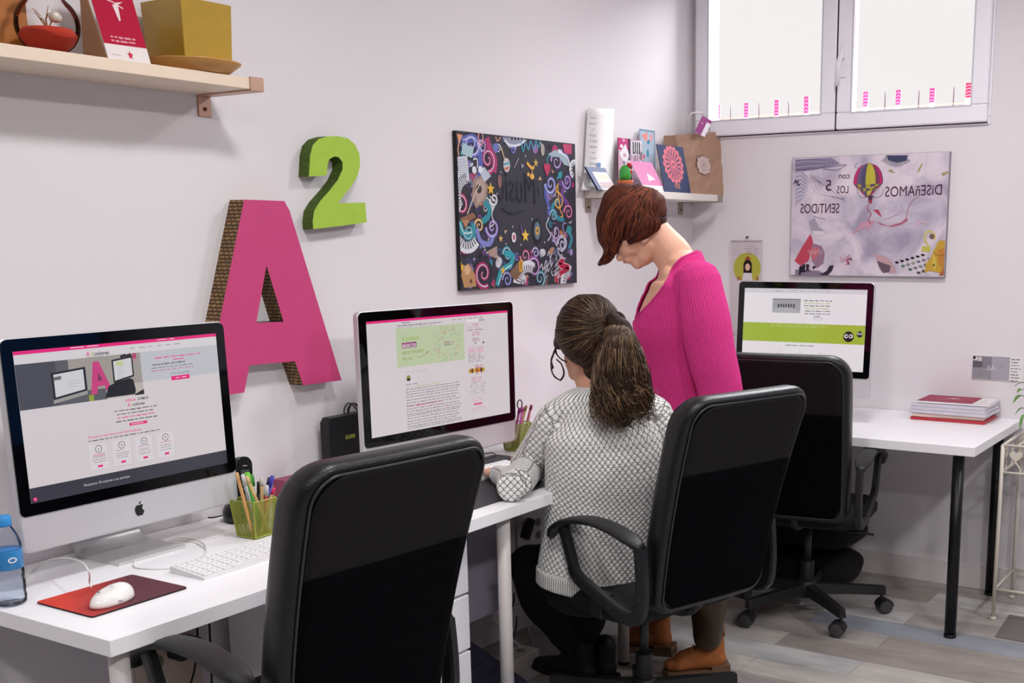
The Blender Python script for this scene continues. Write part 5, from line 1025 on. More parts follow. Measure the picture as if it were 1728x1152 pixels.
# mesh pencil cups
M_lime = mat('lime_metal', (150, 158, 62), rough=.4, metal=.2)
def cup(label, x, y, rz, h=.098, a=.040, b=.031):
    o = empty('pencil_cup', (x, y, DZ), rz, label, 'pencil cup'); m = MB()
    fr = MB()
    for z_, s_ in ((h, a), (.004, b)): P = rrect(-s_, -s_, s_, s_, .008, 4); fr.tube([(p[0], p[1], z_) for p in P], .0018, 6, closed=True)
    fr.prism(rrect(-b, -b, b, b, .008, 4), (0, 0, .0015), X, Y, Z, .002); fr.build('rim_and_base', M_lime, o)
    for q in range(4):
        R4 = Matrix.Rotation(q*math.pi/2, 4, 'Z'); n = 14
        def P(s, t): sz = b+(a-b)*t; return R4@Vector((sz*s*.96, -sz, .004+(h-.004)*t))
        for sg in (-1, 1):
            for i in range(-n, n*2):
                pts = []
                for t in (0, .25, .5, .75, 1):
                    s = -1+2*(i/n)+sg*t*2.1
                    pts.append((s, t))
                s0, s1 = pts[0][0], pts[-1][0]
                # clip to -1..1
                tt = sorted([(-1-s0)/(s1-s0), (1-s0)/(s1-s0)]); t0_, t1_ = max(0, tt[0]), min(1, tt[1])
                if t1_-t0_ < .03: continue
                m.tube([P(s0+(s1-s0)*t0_, t0_), P(s0+(s1-s0)*t1_, t1_)], .0006, 4, cap=False)
        c0, c1 = R4@Vector((-b, -b, .004)), R4@Vector((-a, -a, h)); fr_ = MB().tube([c0*.985, c1*.985], .003, 6).build('corner', M_lime, o)
    m.build('wire_mesh', M_lime, o); return o
cpos = at(434, 905, z=.74); cx_, cy_ = -2.868, -.262
cup('lime green wire pencil cup full of pencils on the nearest desk', cx_, cy_, math.radians(4))
M_wood = mat('pencil_wood', (206, 160, 104), rough=.6); M_clearp = mat('clear_pen', (190, 190, 196), rough=.2)
def pen(name, base, top, r, c, label, cat, tipc=None, tipl=.02, shape=0):
    base, top = Vector(base), Vector(top); o = empty(name, base, label=label, cat=cat); d = top-base; L_ = d.length; d.normalize(); o.rotation_euler = d.to_track_quat('Z', 'Y').to_euler()
    MB().cyl((0, 0, 0), (0, 0, L_-tipl), r, n=6 if shape == 1 else 12).build('barrel', mat('pen_%02x%02x%02x' % c, c, rough=.35), o)
    MB().tube([(0, 0, L_-tipl), (0, 0, L_-.002), (0, 0, L_)], [r*1.12, r*1.05, r*.5], 12).build('cap' if shape != 1 else 'eraser', mat('pen_%02x%02x%02x' % (tipc or c), tipc or c, rough=.35), o); return o
def pc(u, v, dy): p = at(u, v, y=cy_+dy); return p
PENS = [('pencil', (399, 797), (404, 828), -.02, (214, 160, 96), (222, 178, 120), .0042, 1, 'natural wood pencil leaning left in the lime pencil cup', 'pencil'), ('pen', (409, 800), (418, 834), .0, (190, 186, 190), (215, 212, 214), .0045, 0, 'pale grey clear pen beside the leftmost pencil', 'pen'), ('pencil', (416, 803), (432, 836), -.024, (224, 182, 118), (226, 190, 140), .0042, 1, 'light yellow pencil crossing in front in the near pencil cup', 'pencil'),
    ('highlighter', (416, 797), (430, 834), .012, (70, 168, 70), (112, 200, 60), .0075, 0, 'bright green highlighter in the near pencil cup', 'highlighter'), ('pen', (425, 800), (437, 836), .02, (170, 178, 170), (80, 150, 70), .005, 0, 'green capped clear pen in the near pencil cup', 'pen'), ('scissors', (436, 812), (440, 840), .015, (30, 28, 30), (40, 38, 40), .004, 0, 'black handled tool between pencils in the near cup', 'scissors'),
    ('pencil', (441, 806), (448, 834), .0, (214, 176, 128), (198, 190, 180), .0046, 1, 'thick tan pencil standing upright in the near pencil cup', 'pencil'), ('pen', (450, 818), (453, 836), -.01, (186, 34, 48), (200, 200, 204), .005, 0, 'red pen with silver top in the near pencil cup', 'pen'), ('pen', (455, 805), (456, 834), .018, (26, 28, 60), (30, 32, 72), .0045, 0, 'dark navy pen at the right of the near cup', 'pen'),
    ('pen', (460, 802), (457, 834), .01, (52, 52, 150), (60, 60, 170), .005, 0, 'royal blue pen, tallest at the right of the near cup', 'pen'), ('pencil', (463, 822), (458, 838), -.02, (216, 170, 120), (200, 40, 90), .0042, 1, 'short tan pencil with pink end in the near cup', 'pencil')]
for nm, tp, bs, dy, c1, c2, r, shp, lab, ct in PENS:
    t_ = pc(*tp, dy); b_ = pc(*bs, dy); d = (t_-b_).normalized(); bb = t_-d*(t_.z-DZ-.008)/max(.3, d.z)
    bb.x = min(max(bb.x, cx_-.024), cx_+.024); bb.y = min(max(bb.y, cy_-.024), cy_+.024); bb.z = DZ+.006; pen(nm, bb, t_, r, c1, lab, ct, c2, .02 if shp else .03, shp)
# telephone
ph = empty('cordless_phone', (0, 0, 0), label='black cordless phone standing in its base behind the pencil cup', cat='telephone')
pb = at(408, 862, y=-.10); bx0 = pb.x
MB().lathe([(0, 0), (.045, .0), (.052, .008), (.053, .028), (.044, .048), (.02, .056), (0, .057)], (bx0, -.105, DZ), n=32).build('base', mat('phone_black', (24, 24, 27), rough=.3), ph)
t_ = at(408, 770, y=-.085); b_ = Vector((bx0+.008, -.10, DZ+.035)); d = (t_-b_); L_ = d.length; d.normalize(); u_ = X-d*d.dot(X); u_.normalize(); n_ = d.cross(u_); n_ = n_ if n_.dot(CAM-b_) > 0 else -n_
P = rrect(-.026, 0, .026, L_, .024, 6); hs = MB().prism(P, b_-n_*.010, u_, d, n_, .020).build('handset', mat('phone_gloss', (18, 18, 20), rough=.2), ph); bv = hs.modifiers.new('b', 'BEVEL'); bv.width = .004; bv.segments = 2
A = Art(b_+n_*.0105, u_, d, n_, 1, .0003); A.rect(-.014, L_*.56, .014, L_*.74, '3e4644', 1); A.rect(-.007, L_*.81, .007, L_*.825, 'b8b8bc', 1); [A.disc(-.009+.009*(i % 3), L_*(.45-.09*(i//3)), .0032, '5a5a60', 1, n=10) for i in range(12)]; A.build('screen_and_keys', M_print, ph)
cable('phone_cable', [Vector((bx0-.05, -.105, DZ+.006)), at(385, 868, z=.742), at(355, 873, z=.742), at(320, 866, z=.742)], .0018, M_cb, 'short black cable running from the phone base on the desk')
MB().box2((-3.02, -.19, DZ), (-2.73, -.02, DZ+.0008)).build('paper_sheet', M_paper); tag(bpy.data.objects['paper_sheet'], 'white paper sheet lying beside the right end of the nearest monitor', 'paper')
nb = at(482, 812, y=-.05); MB().box2((nb.x-.03, -.10, DZ), (nb.x+.05, -.03, at(482, 806, y=-.05).z), .002).build('notebook', mat('burgundy_cover', (150, 64, 92), rough=.5)); tag(bpy.data.objects['notebook'], 'burgundy box-like notebook against the wall behind the pencil cup', 'notebook')
# router against the wall left of the second monitor
rt = empty('router', (0, 0, 0), label='black router with a yellow green label standing behind the second monitor', cat='router')
a = at(546, 708, y=-.045); b = at(612, 700, y=-.045)
MB().prism([(a.x, DZ), (a.x+.215, DZ), (a.x+.205, a.z+.005), (a.x+.012, a.z+.004), (a.x, a.z-.01)], (0, -.065, 0), X, Z, Y, .035).build('case', mat('router_black', (20, 20, 23), rough=.45), rt)
A = Art((0, -.065, 0), X, Z, -Y, 1, .0004); p = at(583, 741, y=-.065); q = at(599, 731, y=-.065); A.rect(p.x, p.z, q.x, q.z, 'a8a850', 1); A.lines(p.x+.003, p.z+.010, .017, 1, .01, .005, '6a7030', 2, seed=1); A.build('label', M_matt, rt)
for (u0, u1) in ((582, 596), (588, 601), (590, 604)): cable('router_cable', [at(u0, 704, y=-.04), at(u0-1, 690, y=-.035), at(u0+6, 680, y=-.03), at(u1+2, 686, y=-.02), at(u1+14, 706, y=-.012), at(u1+20, 760, y=-.012)], .0022, M_cb, 'black cable looping out of the top of the router', group='router cables')
# second desk: pad, cup with pens
pd_ = MB().prism(rrect(-.40, -.225, .40, .225, .01), (-2.08, -.345, DZ), X, Y, Z, .0025).build('desk_pad', mat('pad_dark', (58, 55, 62), rough=.6)); tag(pd_, 'dark grey desk pad under the second keyboard', 'desk pad')
pd_.location.z = -.0; 
for o_ in [x for x in bpy.data.objects if x.name.startswith('keyboard.001')]: o_.location.z += .0027
c2x, c2y = -1.565, -.125; cup('lime green wire pencil cup behind the grey knit sleeve', c2x, c2y, math.radians(8))
for i, (u, v, c, nm, lb) in enumerate((((877), 688, (150, 50, 120), 'marker', 'magenta marker in the pencil cup right of the second monitor'), (882, 686, (190, 80, 160), 'marker', 'pink marker in the middle of the second pencil cup'), (888, 684, (160, 120, 50), 'pencil', 'brown and gold pencil at the right of the second cup'), (897, 683, (140, 30, 60), 'pen', 'dark red pen rightmost in the second pencil cup'))):
    t_ = at(u, v, y=c2y); pen(nm, (c2x-.015+.01*i, c2y+.008*(-1)**i, DZ+.006), t_, .0048, c, lb, nm, tuple(max(0, x-30) for x in c))
sz = empty('scissors', (0, 0, 0), label='scissors with thin dark loop handle upright in the second cup', cat='scissors'); p = at(877, 682, y=c2y+.01); MB().tube([p+Vector((.014*math.cos(t), 0, .016*math.sin(t))) for t in [2*math.pi*i/20 for i in range(20)]], .0022, 8, closed=True).build('handle', M_cb, sz); MB().box2((c2x-.006, c2y+.006, DZ+.006), (c2x+.004, c2y+.008, p.z-.012)).build('blade', mat('steel', (170, 170, 172), metal=1, rough=.3), sz)
cable('mouse_cable', [at(800, 775, z=.744), at(815, 766, z=.744), at(832, 764, z=.744), at(835, 769, z=.744), at(822, 773, z=.744), at(800, 778, z=.744)], .0018, M_cb, 'thin black cable curled on the dark desk pad')
mouse2 = copy_tree(mo); mouse2.location = (-1.70, -.35, DZ+.0028); mouse2.rotation_euler = (0, 0, .1); mouse2['label'] = 'white computer mouse to the right of the seated woman keyboard'
# ------------------------------------------------------------------ desk under the window
pst = [('folder', (186, 50, 62), .012, 0, 'red folder at the bottom of the paper stack by the window wall'), ('folder', (222, 196, 186), .014, .004, 'cream folder second from the bottom of the paper stack'), ('plastic_sleeve', (206, 200, 212), .040, -.004, 'thick translucent lilac sleeve in the middle of the paper stack'), ('catalogue', (232, 228, 230), .008, .006, 'catalogue with burgundy cover and white bird, topmost of the paper stack')]
zc = DZ
for i, (nm, c, th, off, lb) in enumerate(pst):
    x0, x1, y0, y1 = -.215+off, -.008, -1.430+off*2, -1.130-off
    if i == 3: x0, x1, y0, y1 = -.205, -.006, -1.44, -1.145
    o = empty(nm, ((x0+x1)/2, (y0+y1)/2, zc), math.radians([0, 1, -1, 1.2][i]), lb, ['folder', 'folder', 'sleeve', 'catalogue'][i]); w_, d_ = (x1-x0)/2, (y1-y0)/2
    k = 3 if i == 2 else 1
    for j in range(k):
        m = MB(); t_ = th/k
        m.box2((-w_+.003*j, -d_+.004*j, t_*j+.0004), (w_-.006, d_-.003*j, t_*(j+1)), .0015); m.build(['cover', 'page_block', 'page_block'][j], mat('%s_%d' % (nm, i), c, rough=.3 if i == 2 else .5, coat=.5 if i in (2, 3) else 0), o)
    if i == 3:
        A = Art((-w_, d_, th+.0006), -Y, X, Z, 1, .0003); L_ = 2*d_; H_ = 2*w_
        A.rect(.004, .004, L_*.76, H_-.004, '9c2c4c', 1); A.poly([(L_*.33, H_*.55), (L_*.52, H_*.75), (L_*.42, H_*.58), (L_*.55, H_*.50)], 'ece4e8', 2); A.ring(L_*.28, H_*.5, .018, .003, 'd89aa8', 2, ry=.03); A.rect(L_*.78, .004, L_-.004, H_-.006, 'ebe6e8', 1); A.lines(L_*.82, H_*.7, .03, 4, .03, .005, '9a3c5c', 2, seed=2, word=.02); A.build('print', M_print, o)
    zc += th+.0012
# green plant at the right edge and metal stand
pl_ = empty('potted_plant', (-.21, -1.70, .705), label='green leafy plant at the right edge beside the window desk', cat='plant')
MB().lathe([(0, .0), (.05, 0), (.065, .10), (.068, .10), (.062, .095), (0, .09)], n=28).build('pot', mat('pot_white', (215, 210, 205)), pl_)
def leafm(m, base, tip, w_, droop=.03):
    base, tip = Vector(base), Vector(tip); side = (tip-base).cross(Z).normalized(); vs = []; n = 8
    for i in range(n+1): t = i/n; p = base.lerp(tip, t)+Z*(droop*math.sin(t*math.pi)); ww = w_*math.sin(math.pi*min(1, t*.93+.07))**.8; vs += [p-side*ww+Z*.003, p, p+side*ww+Z*.003]
    m.add(vs, [[3*k+j, 3*k+j+1, 3*k+j+4, 3*k+j+3] for k in range(n) for j in (0, 1)], True)
o_ = pl_.location
def lp(u, v, x): return at(u, v, x=x)-o_
for i, (b_, t_, w_) in enumerate((((1726, 668, -.22), (1709, 682, -.25), .012), ((1730, 660, -.2), (1716, 664, -.24), .012), ((1735, 650, -.2), (1712, 652, -.2), .004), ((1727, 700, -.25), (1720, 726, -.28), .006), ((1745, 650, -.2), (1760, 640, -.2), .014), ((1745, 690, -.2), (1762, 700, -.2), .014), ((1730, 690, -.2), (1713, 700, -.22), .009), ((1750, 640, -.2), (1735, 610, -.2), .012))):
    B_, T_ = lp(*b_[:2], b_[2]), lp(*t_[:2], t_[2]); m = MB(); leafm(m, B_, T_, w_, .012); lfo = m.build('leaf', mat('fresh_leaf', (96, 138, 58), rough=.4, var=.2), pl_, fixn=False); MB().tube(bez([Vector((0, 0, .09)), (Vector((0, 0, .14))+B_)/2, B_], 10), .0018, 6).build('stem', mat('stem_green', (120, 140, 80)), pl_)
M_cream = mat('cream_metal', (222, 214, 200), rough=.4); st = empty('metal_stand', (-.225, -1.70, 0), label='cream wire plant stand with heart scrolls at the right edge', cat='plant stand')
sx0, sx1, sy0, sy1, ht = -.158, .156, -.155, .155, .695
for (x, y) in ((sx0, sy1), (sx1, sy1), (sx0, sy0), (sx1, sy0)):
    l = MB().tube([(x, y, .004), (x, y, ht)], .0075, 12).build('leg', M_cream, st); MB().lathe([(0, 0), (.011, .0), (.012, .008), (.008, .014)], (x, y, 0), n=16).build('foot', M_cream, l)
def bar_(a, b, r=.0055): MB().tube([a, b], r, 8).build('rail', M_cream, st)
for z_ in (ht, ht-.105, .125):
    for a, b in (((sx0, sy0), (sx1, sy0)), ((sx1, sy0), (sx1, sy1)), ((sx1, sy1), (sx0, sy1)), ((sx0, sy1), (sx0, sy0))): bar_((*a, z_), (*b, z_))
for i in range(5): y = sy0+(sy1-sy0)*(i+1)/6; bar_((sx0, y, ht), (sx1, y, ht), .003)
def heart(c, s, U): return [c+U*(s*16*math.sin(t)**3/16)+Z*(s*(13*math.cos(t)-5*math.cos(2*t)-2*math.cos(3*t)-math.cos(4*t))/16) for t in [2*math.pi*i/28 for i in range(28)]]
for i, yy in enumerate((.105, 0, -.105)):
    c = Vector((sx0, yy+.0, ht-.038)); hp = heart(c, .024, -Y); m = MB()
    if i == 0: m.add([p+X*-.003 for p in hp]+[p+X*.003 for p in hp], [list(range(28)), list(range(28, 56))]+[[k, (k+1) % 28, 28+(k+1) % 28, 28+k] for k in range(28)])
    else: m.tube(hp, .003, 8, closed=True)
    m.tube(bez([c-Z*.024, c-Z*.04-Y*.012, c-Z*.055-Y*.02, c-Z*.066-Y*.012], 12), .003, 8); m.build('heart_scroll', M_cream, st)
    c = Vector((-sx0*-1*0, sy1, 0))
for xx in (-.1, 0, .1): hp = heart(Vector((xx, sy1, ht-.038)), .024, X); m = MB().tube(hp, .003, 8, closed=True); m.tube(bez([Vector((xx, sy1, ht-.062)), Vector((xx+.012, sy1, ht-.08)), Vector((xx, sy1, ht-.104))], 10), .003, 8); m.build('heart_scroll', M_cream, st)
mt_ = MB().prism([(-.585, -1.602), (-.30, -1.588), (-.29, -2.6), (-.61, -2.6)], (0, 0, .0), X, Y, Z, .004).build('floor_mat', mat('mat_grey', (112, 106, 104), rough=.9)); tag(mt_, 'flat dark grey mat on the floor at the bottom right', 'mat')
# ------------------------------------------------------------------ on the floor and under the desks
pf = MB(); vs = []; fs = []; NA, NB = 40, 14; R = random.Random(2)
def pouf(name, c, rx, ry, h, m, seed):
    vs = []; fs = []
    for j in range(NB+1):
        t = -1+2*j/NB; rr = (1-abs(t)**3)**(1/2.2) if abs(t) < 1 else 0
        for i in range(NA): a = 2*math.pi*i/NA; w_ = 1+.05*math.sin(3*a+seed)+.03*math.sin(5*a+2*t+seed); vs.append((c[0]+rx*rr*w_*math.cos(a), c[1]+ry*rr*w_*math.sin(a), c[2]+h/2+h/2*t*(1+.06*math.sin(2*a))))
    fs = [[j*NA+i, j*NA+(i+1) % NA, (j+1)*NA+(i+1) % NA, (j+1)*NA+i] for j in range(NB) for i in range(NA)]; return MB().add(vs, fs, True).build(name, m)
M_bag = mat('bag_black', (20, 16, 19), rough=.85, bump=.4, bscale=60)
tag(pouf('cushion', (-.237, -.70, .0), .22, .24, .165, M_bag, 0), 'lower of two black floor cushions under the window desk', 'cushion'); tag(pouf('cushion', (-.237, -.70, .172), .225, .27, .15, M_bag, 2), 'upper black floor cushion piled on another under the window desk', 'cushion')
fr = MB().prism([(-.42, 0), (-.42, .05), (-.14, .165), (-.10, .165), (-.10, 0)], (-2.36, 0, .002), Y, Z, X, .44).build('foot_rest', mat('navy_plastic', (50, 47, 66), rough=.45)); bv = fr.modifiers.new('b', 'BEVEL'); bv.width = .014; bv.segments = 3; tag(fr, 'dark navy sloping foot rest with ridges on the floor', 'foot rest')
for i in range(5):
    y_ = -.38+.05*i; z_ = .05+(y_+.42)*.4107+.003; MB().tube([(-2.30, y_, z_), (-1.98, y_, z_)], .0028, 6).build('ridge', mat('navy_plastic2', (34, 32, 48)), fr)
pt = MB().box2((-1.90, -.27, .0), (-1.655, -.19, .052), .004).build('power_strip', mat('strip_white', (206, 196, 190), rough=.5)); tag(pt, 'white power strip on the floor under the middle desk', 'power strip')
for i in range(3): MB().cyl((-1.85+.07*i, -.23, .052), (-1.85+.07*i, -.23, .054), .017, n=20).build('socket', mat('socket_grey', (150, 142, 138)), pt)
sk = empty('wall_sockets', (0, 0, 0), label='white wall socket panel with a black plug under the middle desk', cat='sockets'); a, b = at(873, 864, y=-.012), at(930, 925, y=-.012)
MB().box2((a.x, -.012, b.z-.02), (b.x, 0, a.z), .003).build('plate', mat('plate_white', (222, 214, 212), rough=.4), sk)
for (u, v) in ((908, 881), (908, 902), (886, 884)): p = at(u, v, y=-.013); q = MB().tube([(p.x, -.0125, p.z), (p.x, -.0145, p.z)], .019, 24).build('socket', mat('socket_in', (196, 188, 186)), sk); MB().tube([(p.x, -.0145, p.z), (p.x, -.0150, p.z)], .014, 20).build('hole', mat('socket_hole', (120, 112, 110)), q)
p0, p1 = at(896, 876, y=-.05), at(885, 908, y=-.05); MB().tube([p1, p1.lerp(p0, .5), p0], [.020, .021, .017], 14).build('plug', M_cb, sk)
CBL = [([(795, 973), (812, 981), (835, 968), (850, 955)], -.28, M_cb, 'black cable sagging across the grey panel, upper one'), ([(798, 1018), (815, 1000), (835, 975), (849, 960)], -.285, M_cb, 'black cable slanting up along the grey panel'), ([(792, 1048), (820, 1030), (845, 1026), (858, 1031)], -.2, M_cb, 'black cable below the grey panel by the drawer unit'),
    ([(809, 1060), (813, 1048), (825, 1045), (840, 1052), (852, 1064), (838, 1078)], -.15, M_cable, 'pale cable looping over the foot rest'), ([(832, 1078), (850, 1077), (868, 1082), (880, 1092)], -.27, M_cable, 'pale cable running into the power strip'), ([(868, 1000), (866, 1020), (858, 1038), (850, 1052), (862, 1075), (870, 1062), (872, 1040)], -.10, M_cb, 'dark tangled cable between the wall and power strip'),
    ([(882, 935), (884, 1020), (892, 1060), (901, 1088)], -.2, M_cable, 'cable dropping from the wall sockets to the power strip'), ([(886, 888), (893, 896), (896, 912), (898, 925)], -.03, M_cable, 'grey cable curling from the wall socket panel')]
for P, y_, m_, lb in CBL: cable('cable', [at(u, v, y=y_) for u, v in P], .0028, m_, lb)
CB2 = [([(333, 1052), (333, 1090), (328, 1130), (322, 1152)], 'thin black cable hanging below the nearest desk, left of the pair'), ([(353, 1045), (355, 1090), (357, 1140), (357, 1160)], 'thin black cable hanging below the nearest desk, right of the pair')]
for P, lb in CB2: cable('cable', [at(u, v, y=-.03) for u, v in P], .003, M_cb, lb)
s2 = empty('wall_sockets', (0, 0, 0), label='pale wall socket plate with black adapter under the nearest desk', cat='sockets'); a, b = at(226, 1092, y=-.01), at(345, 1175, y=-.01); MB().box2((a.x, -.01, b.z-.05), (b.x, 0, a.z), .003).build('plate', mat('plate_beige', (206, 188, 176), rough=.5), s2)
p0 = at(310, 1092, y=-.04); MB().box((p0.x, -.045, p0.z), (.075, .06, .05), bev=.008).build('adapter', M_cb, s2); p0 = at(262, 1120, y=-.014); MB().tube([(p0.x, -.0105, p0.z), (p0.x, -.013, p0.z)], .026, 24).build('socket', mat('socket_olive', (160, 156, 130)), s2)
# blue cupboard across the room (it shows in the first screen)
bc_ = empty('storage_cupboard', (-.75, -4.62, 0), label='blue cupboard across the room, mirrored in the nearest monitor glass', cat='cupboard'); rbox('plinth', (-.35, -.24, 0), (.36, .24, .52), mat('cup_dark', (30, 32, 50)), bc_); rbox('body', (-.35, -.26, .52), (.36, .24, 1.9), mat('cup_blue', (50, 120, 205), rough=.5), bc_); MB().box2((.0, .24, .54), (.012, .246, 1.88)).build('door_gap', mat('cup_dark', (30, 32, 50)), bc_)
# ------------------------------------------------------------------ people
from mathutils.bvhtree import BVHTree
class Fig:
    """a figure standing in the vertical plane through P0 that faces the camera; px gives a point, its two radii in metres"""
    def __init__(s, P0): s.FH = Vector((P0[0]-CAM.x, P0[1]-CAM.y, 0)); s.h = s.FH.length; s.FH.normalize(); s.SH = Vector((s.FH.y, -s.FH.x, 0))
    def p(s, u, v, dd=0): r = ray(u, v); return CAM+r*((s.h+dd)/r.dot(s.FH))
    def q(s, u, v, r, dd=0, rb=None):
        k = ray(u, v); m = (s.h+dd)/k.dot(s.FH)/FPX; return (s.p(u, v, dd), r*m, r*m if rb is None else rb)
def chainmesh(m, pts, B, n=20, sub=4, cap=1):
    """tube with elliptical sections through (centre, side radius, depth radius), rounded ends"""
    C = [p[0] for p in pts]; CC = bez(C, sub*(len(C)-1)) if len(C) > 2 else [C[0].lerp(C[1], i/sub) for i in range(sub+1)]; N = len(CC); k = (len(pts)-1)
    ra, rb = [], []
    for i in range(N):
        t = i/(N-1)*k; j = min(int(t), k-1); f = t-j; f = f*f*(3-2*f); ra.append(pts[j][1]*(1-f)+pts[j+1][1]*f); rb.append(pts[j][2]*(1-f)+pts[j+1][2]*f)
    rings = []
    T0 = (CC[1]-CC[0]).normalized(); T1 = (CC[-1]-CC[-2]).normalized()
    for a in (80, 55, 30): rings.append((CC[0]-T0*cap*min(ra[0], rb[0])*math.sin(math.radians(a)), ra[0]*math.cos(math.radians(a)), rb[0]*math.cos(math.radians(a)), T0))
    for i in range(N): rings.append((CC[i], ra[i], rb[i], (CC[min(i+1, N-1)]-CC[max(i-1, 0)]).normalized()))
    for a in (30, 55, 80): rings.append((CC[-1]+T1*cap*min(ra[-1], rb[-1])*math.sin(math.radians(a)), ra[-1]*math.cos(math.radians(a)), rb[-1]*math.cos(math.radians(a)), T1))
    vs = []; fs = []
    for c, a, b, t in rings:
        D = (B-t*B.dot(t)); D = D.normalized() if D.length > .15 else t.orthogonal().normalized(); S_ = t.cross(D).normalized()
        for i in range(n): th = 2*math.pi*i/n; vs.append(c+S_*a*math.cos(th)+D*b*math.sin(th))
    for i in range(len(rings)-1):
        for j in range(n): fs.append([i*n+j, i*n+(j+1) % n, (i+1)*n+(j+1) % n, (i+1)*n+j])
    fs.append(list(range(n))); fs.append([(len(rings)-1)*n+j for j in range(n)]); m.add(vs, fs, True); return CC
def ellipsoid(m, c, rx, ry, rz, U=X, V=Y, W=Z, n=20):
    vs = []; fs = []
    for j in range(1, n//2):
        ph = math.pi*j/(n//2)
        for i in range(n): th = 2*math.pi*i/n; vs.append(c+U*rx*math.sin(ph)*math.cos(th)+V*ry*math.sin(ph)*math.sin(th)+W*rz*math.cos(ph))
    K = n//2-1
    for j in range(K-1):
        for i in range(n): fs.append([j*n+i, j*n+(i+1) % n, (j+1)*n+(i+1) % n, (j+1)*n+i])
    fs.append(list(range(n))); fs.append([(K-1)*n+i for i in range(n)]); m.add(vs, fs, True)
def fuse(name, m, mt, parent, voxel=.006, smooth=6, cut=None, fac=.5):
    """one continuous surface from overlapping volumes"""
    me = bpy.data.meshes.new('tmp'); bm = bmesh.new()
    me.from_pydata([tuple(v) for v in m.v], [], m.f); bm.from_mesh(me); bmesh.ops.recalc_face_normals(bm, faces=bm.faces); bm.to_mesh(me); bm.free()
    o = bpy.data.objects.new('tmp', me); COL.objects.link(o); r = o.modifiers.new('r', 'REMESH'); r.mode = 'VOXEL'; r.voxel_size = voxel; r.use_smooth_shade = True
    if smooth: s_ = o.modifiers.new('s', 'SMOOTH'); s_.iterations = smooth; s_.factor = fac
    dg = bpy.context.evaluated_depsgraph_get(); out = bpy.data.meshes.new_from_object(o.evaluated_get(dg)); bpy.data.objects.remove(o); out.name = name
    if cut:
        bm = bmesh.new(); bm.from_mesh(out); dl = [v for v in bm.verts if cut(v.co)]; bmesh.ops.delete(bm, geom=dl, context='VERTS'); bm.to_mesh(out); bm.free()
    for p in out.polygons: p.use_smooth = True
    out.materials.append(mt); q = bpy.data.objects.new(name, out); COL.objects.link(q)
    if parent: q.parent = parent; q.matrix_parent_inverse = parent.matrix_world.inverted()
    return q
def bone_uv(o, chains, B, Bs=None, box=None):
    """uv in metres: u around, v along the nearest chain"""
    me = o.data; n = len(me.vertices); P = np.zeros(n*3, np.float32); me.vertices.foreach_get('co', P); P = P.reshape(-1, 3).astype(float); best = np.full(n, 1e9); uv = np.zeros((n, 2)); owner = np.zeros(n, int)
    for ci, (CC, R0) in enumerate(chains):
        L = 0
        if Bs: B = Bs[ci]
        for i in range(len(CC)-1):
            a, b = np.array(CC[i]), np.array(CC[i+1]); d = b-a; l = np.linalg.norm(d); t = np.clip(((P-a)@d)/(l*l), 0, 1); q = a+t[:, None]*d; w = P-q; dist = np.linalg.norm(w, axis=1)/R0; k = dist < best
            dn = d/l; Bn = np.array(B)-dn*np.dot(np.array(B), dn); Bn /= np.linalg.norm(Bn); Sn = np.cross(dn, Bn); ang = np.arctan2(w@Sn, -(w@Bn))
            uv[k, 0] = (ang*R0)[k]+ci*.37; uv[k, 1] = (L+t*l)[k]; owner[k] = ci; best[k] = dist[k]; L += l
    if box is not None:
        nr = np.zeros(n*3, np.float32); me.vertices.foreach_get('normal', nr); nr = nr.reshape(-1, 3); F_, S_ = np.array(box[0]), np.array(box[1]); a = owner > 0
        s_, f_, z_ = P@S_, P@F_, P[:, 2]; up = a & (abs(nr[:, 2]) > .75); fr = a & ~up & (abs(nr@F_) > .55); ot = a & ~up & ~fr
        uv[up] = np.stack([s_, f_], 1)[up]; uv[fr] = np.stack([s_, z_], 1)[fr]; uv[ot] = np.stack([f_, z_], 1)[ot]
    setuv(me, 'knit', uv)
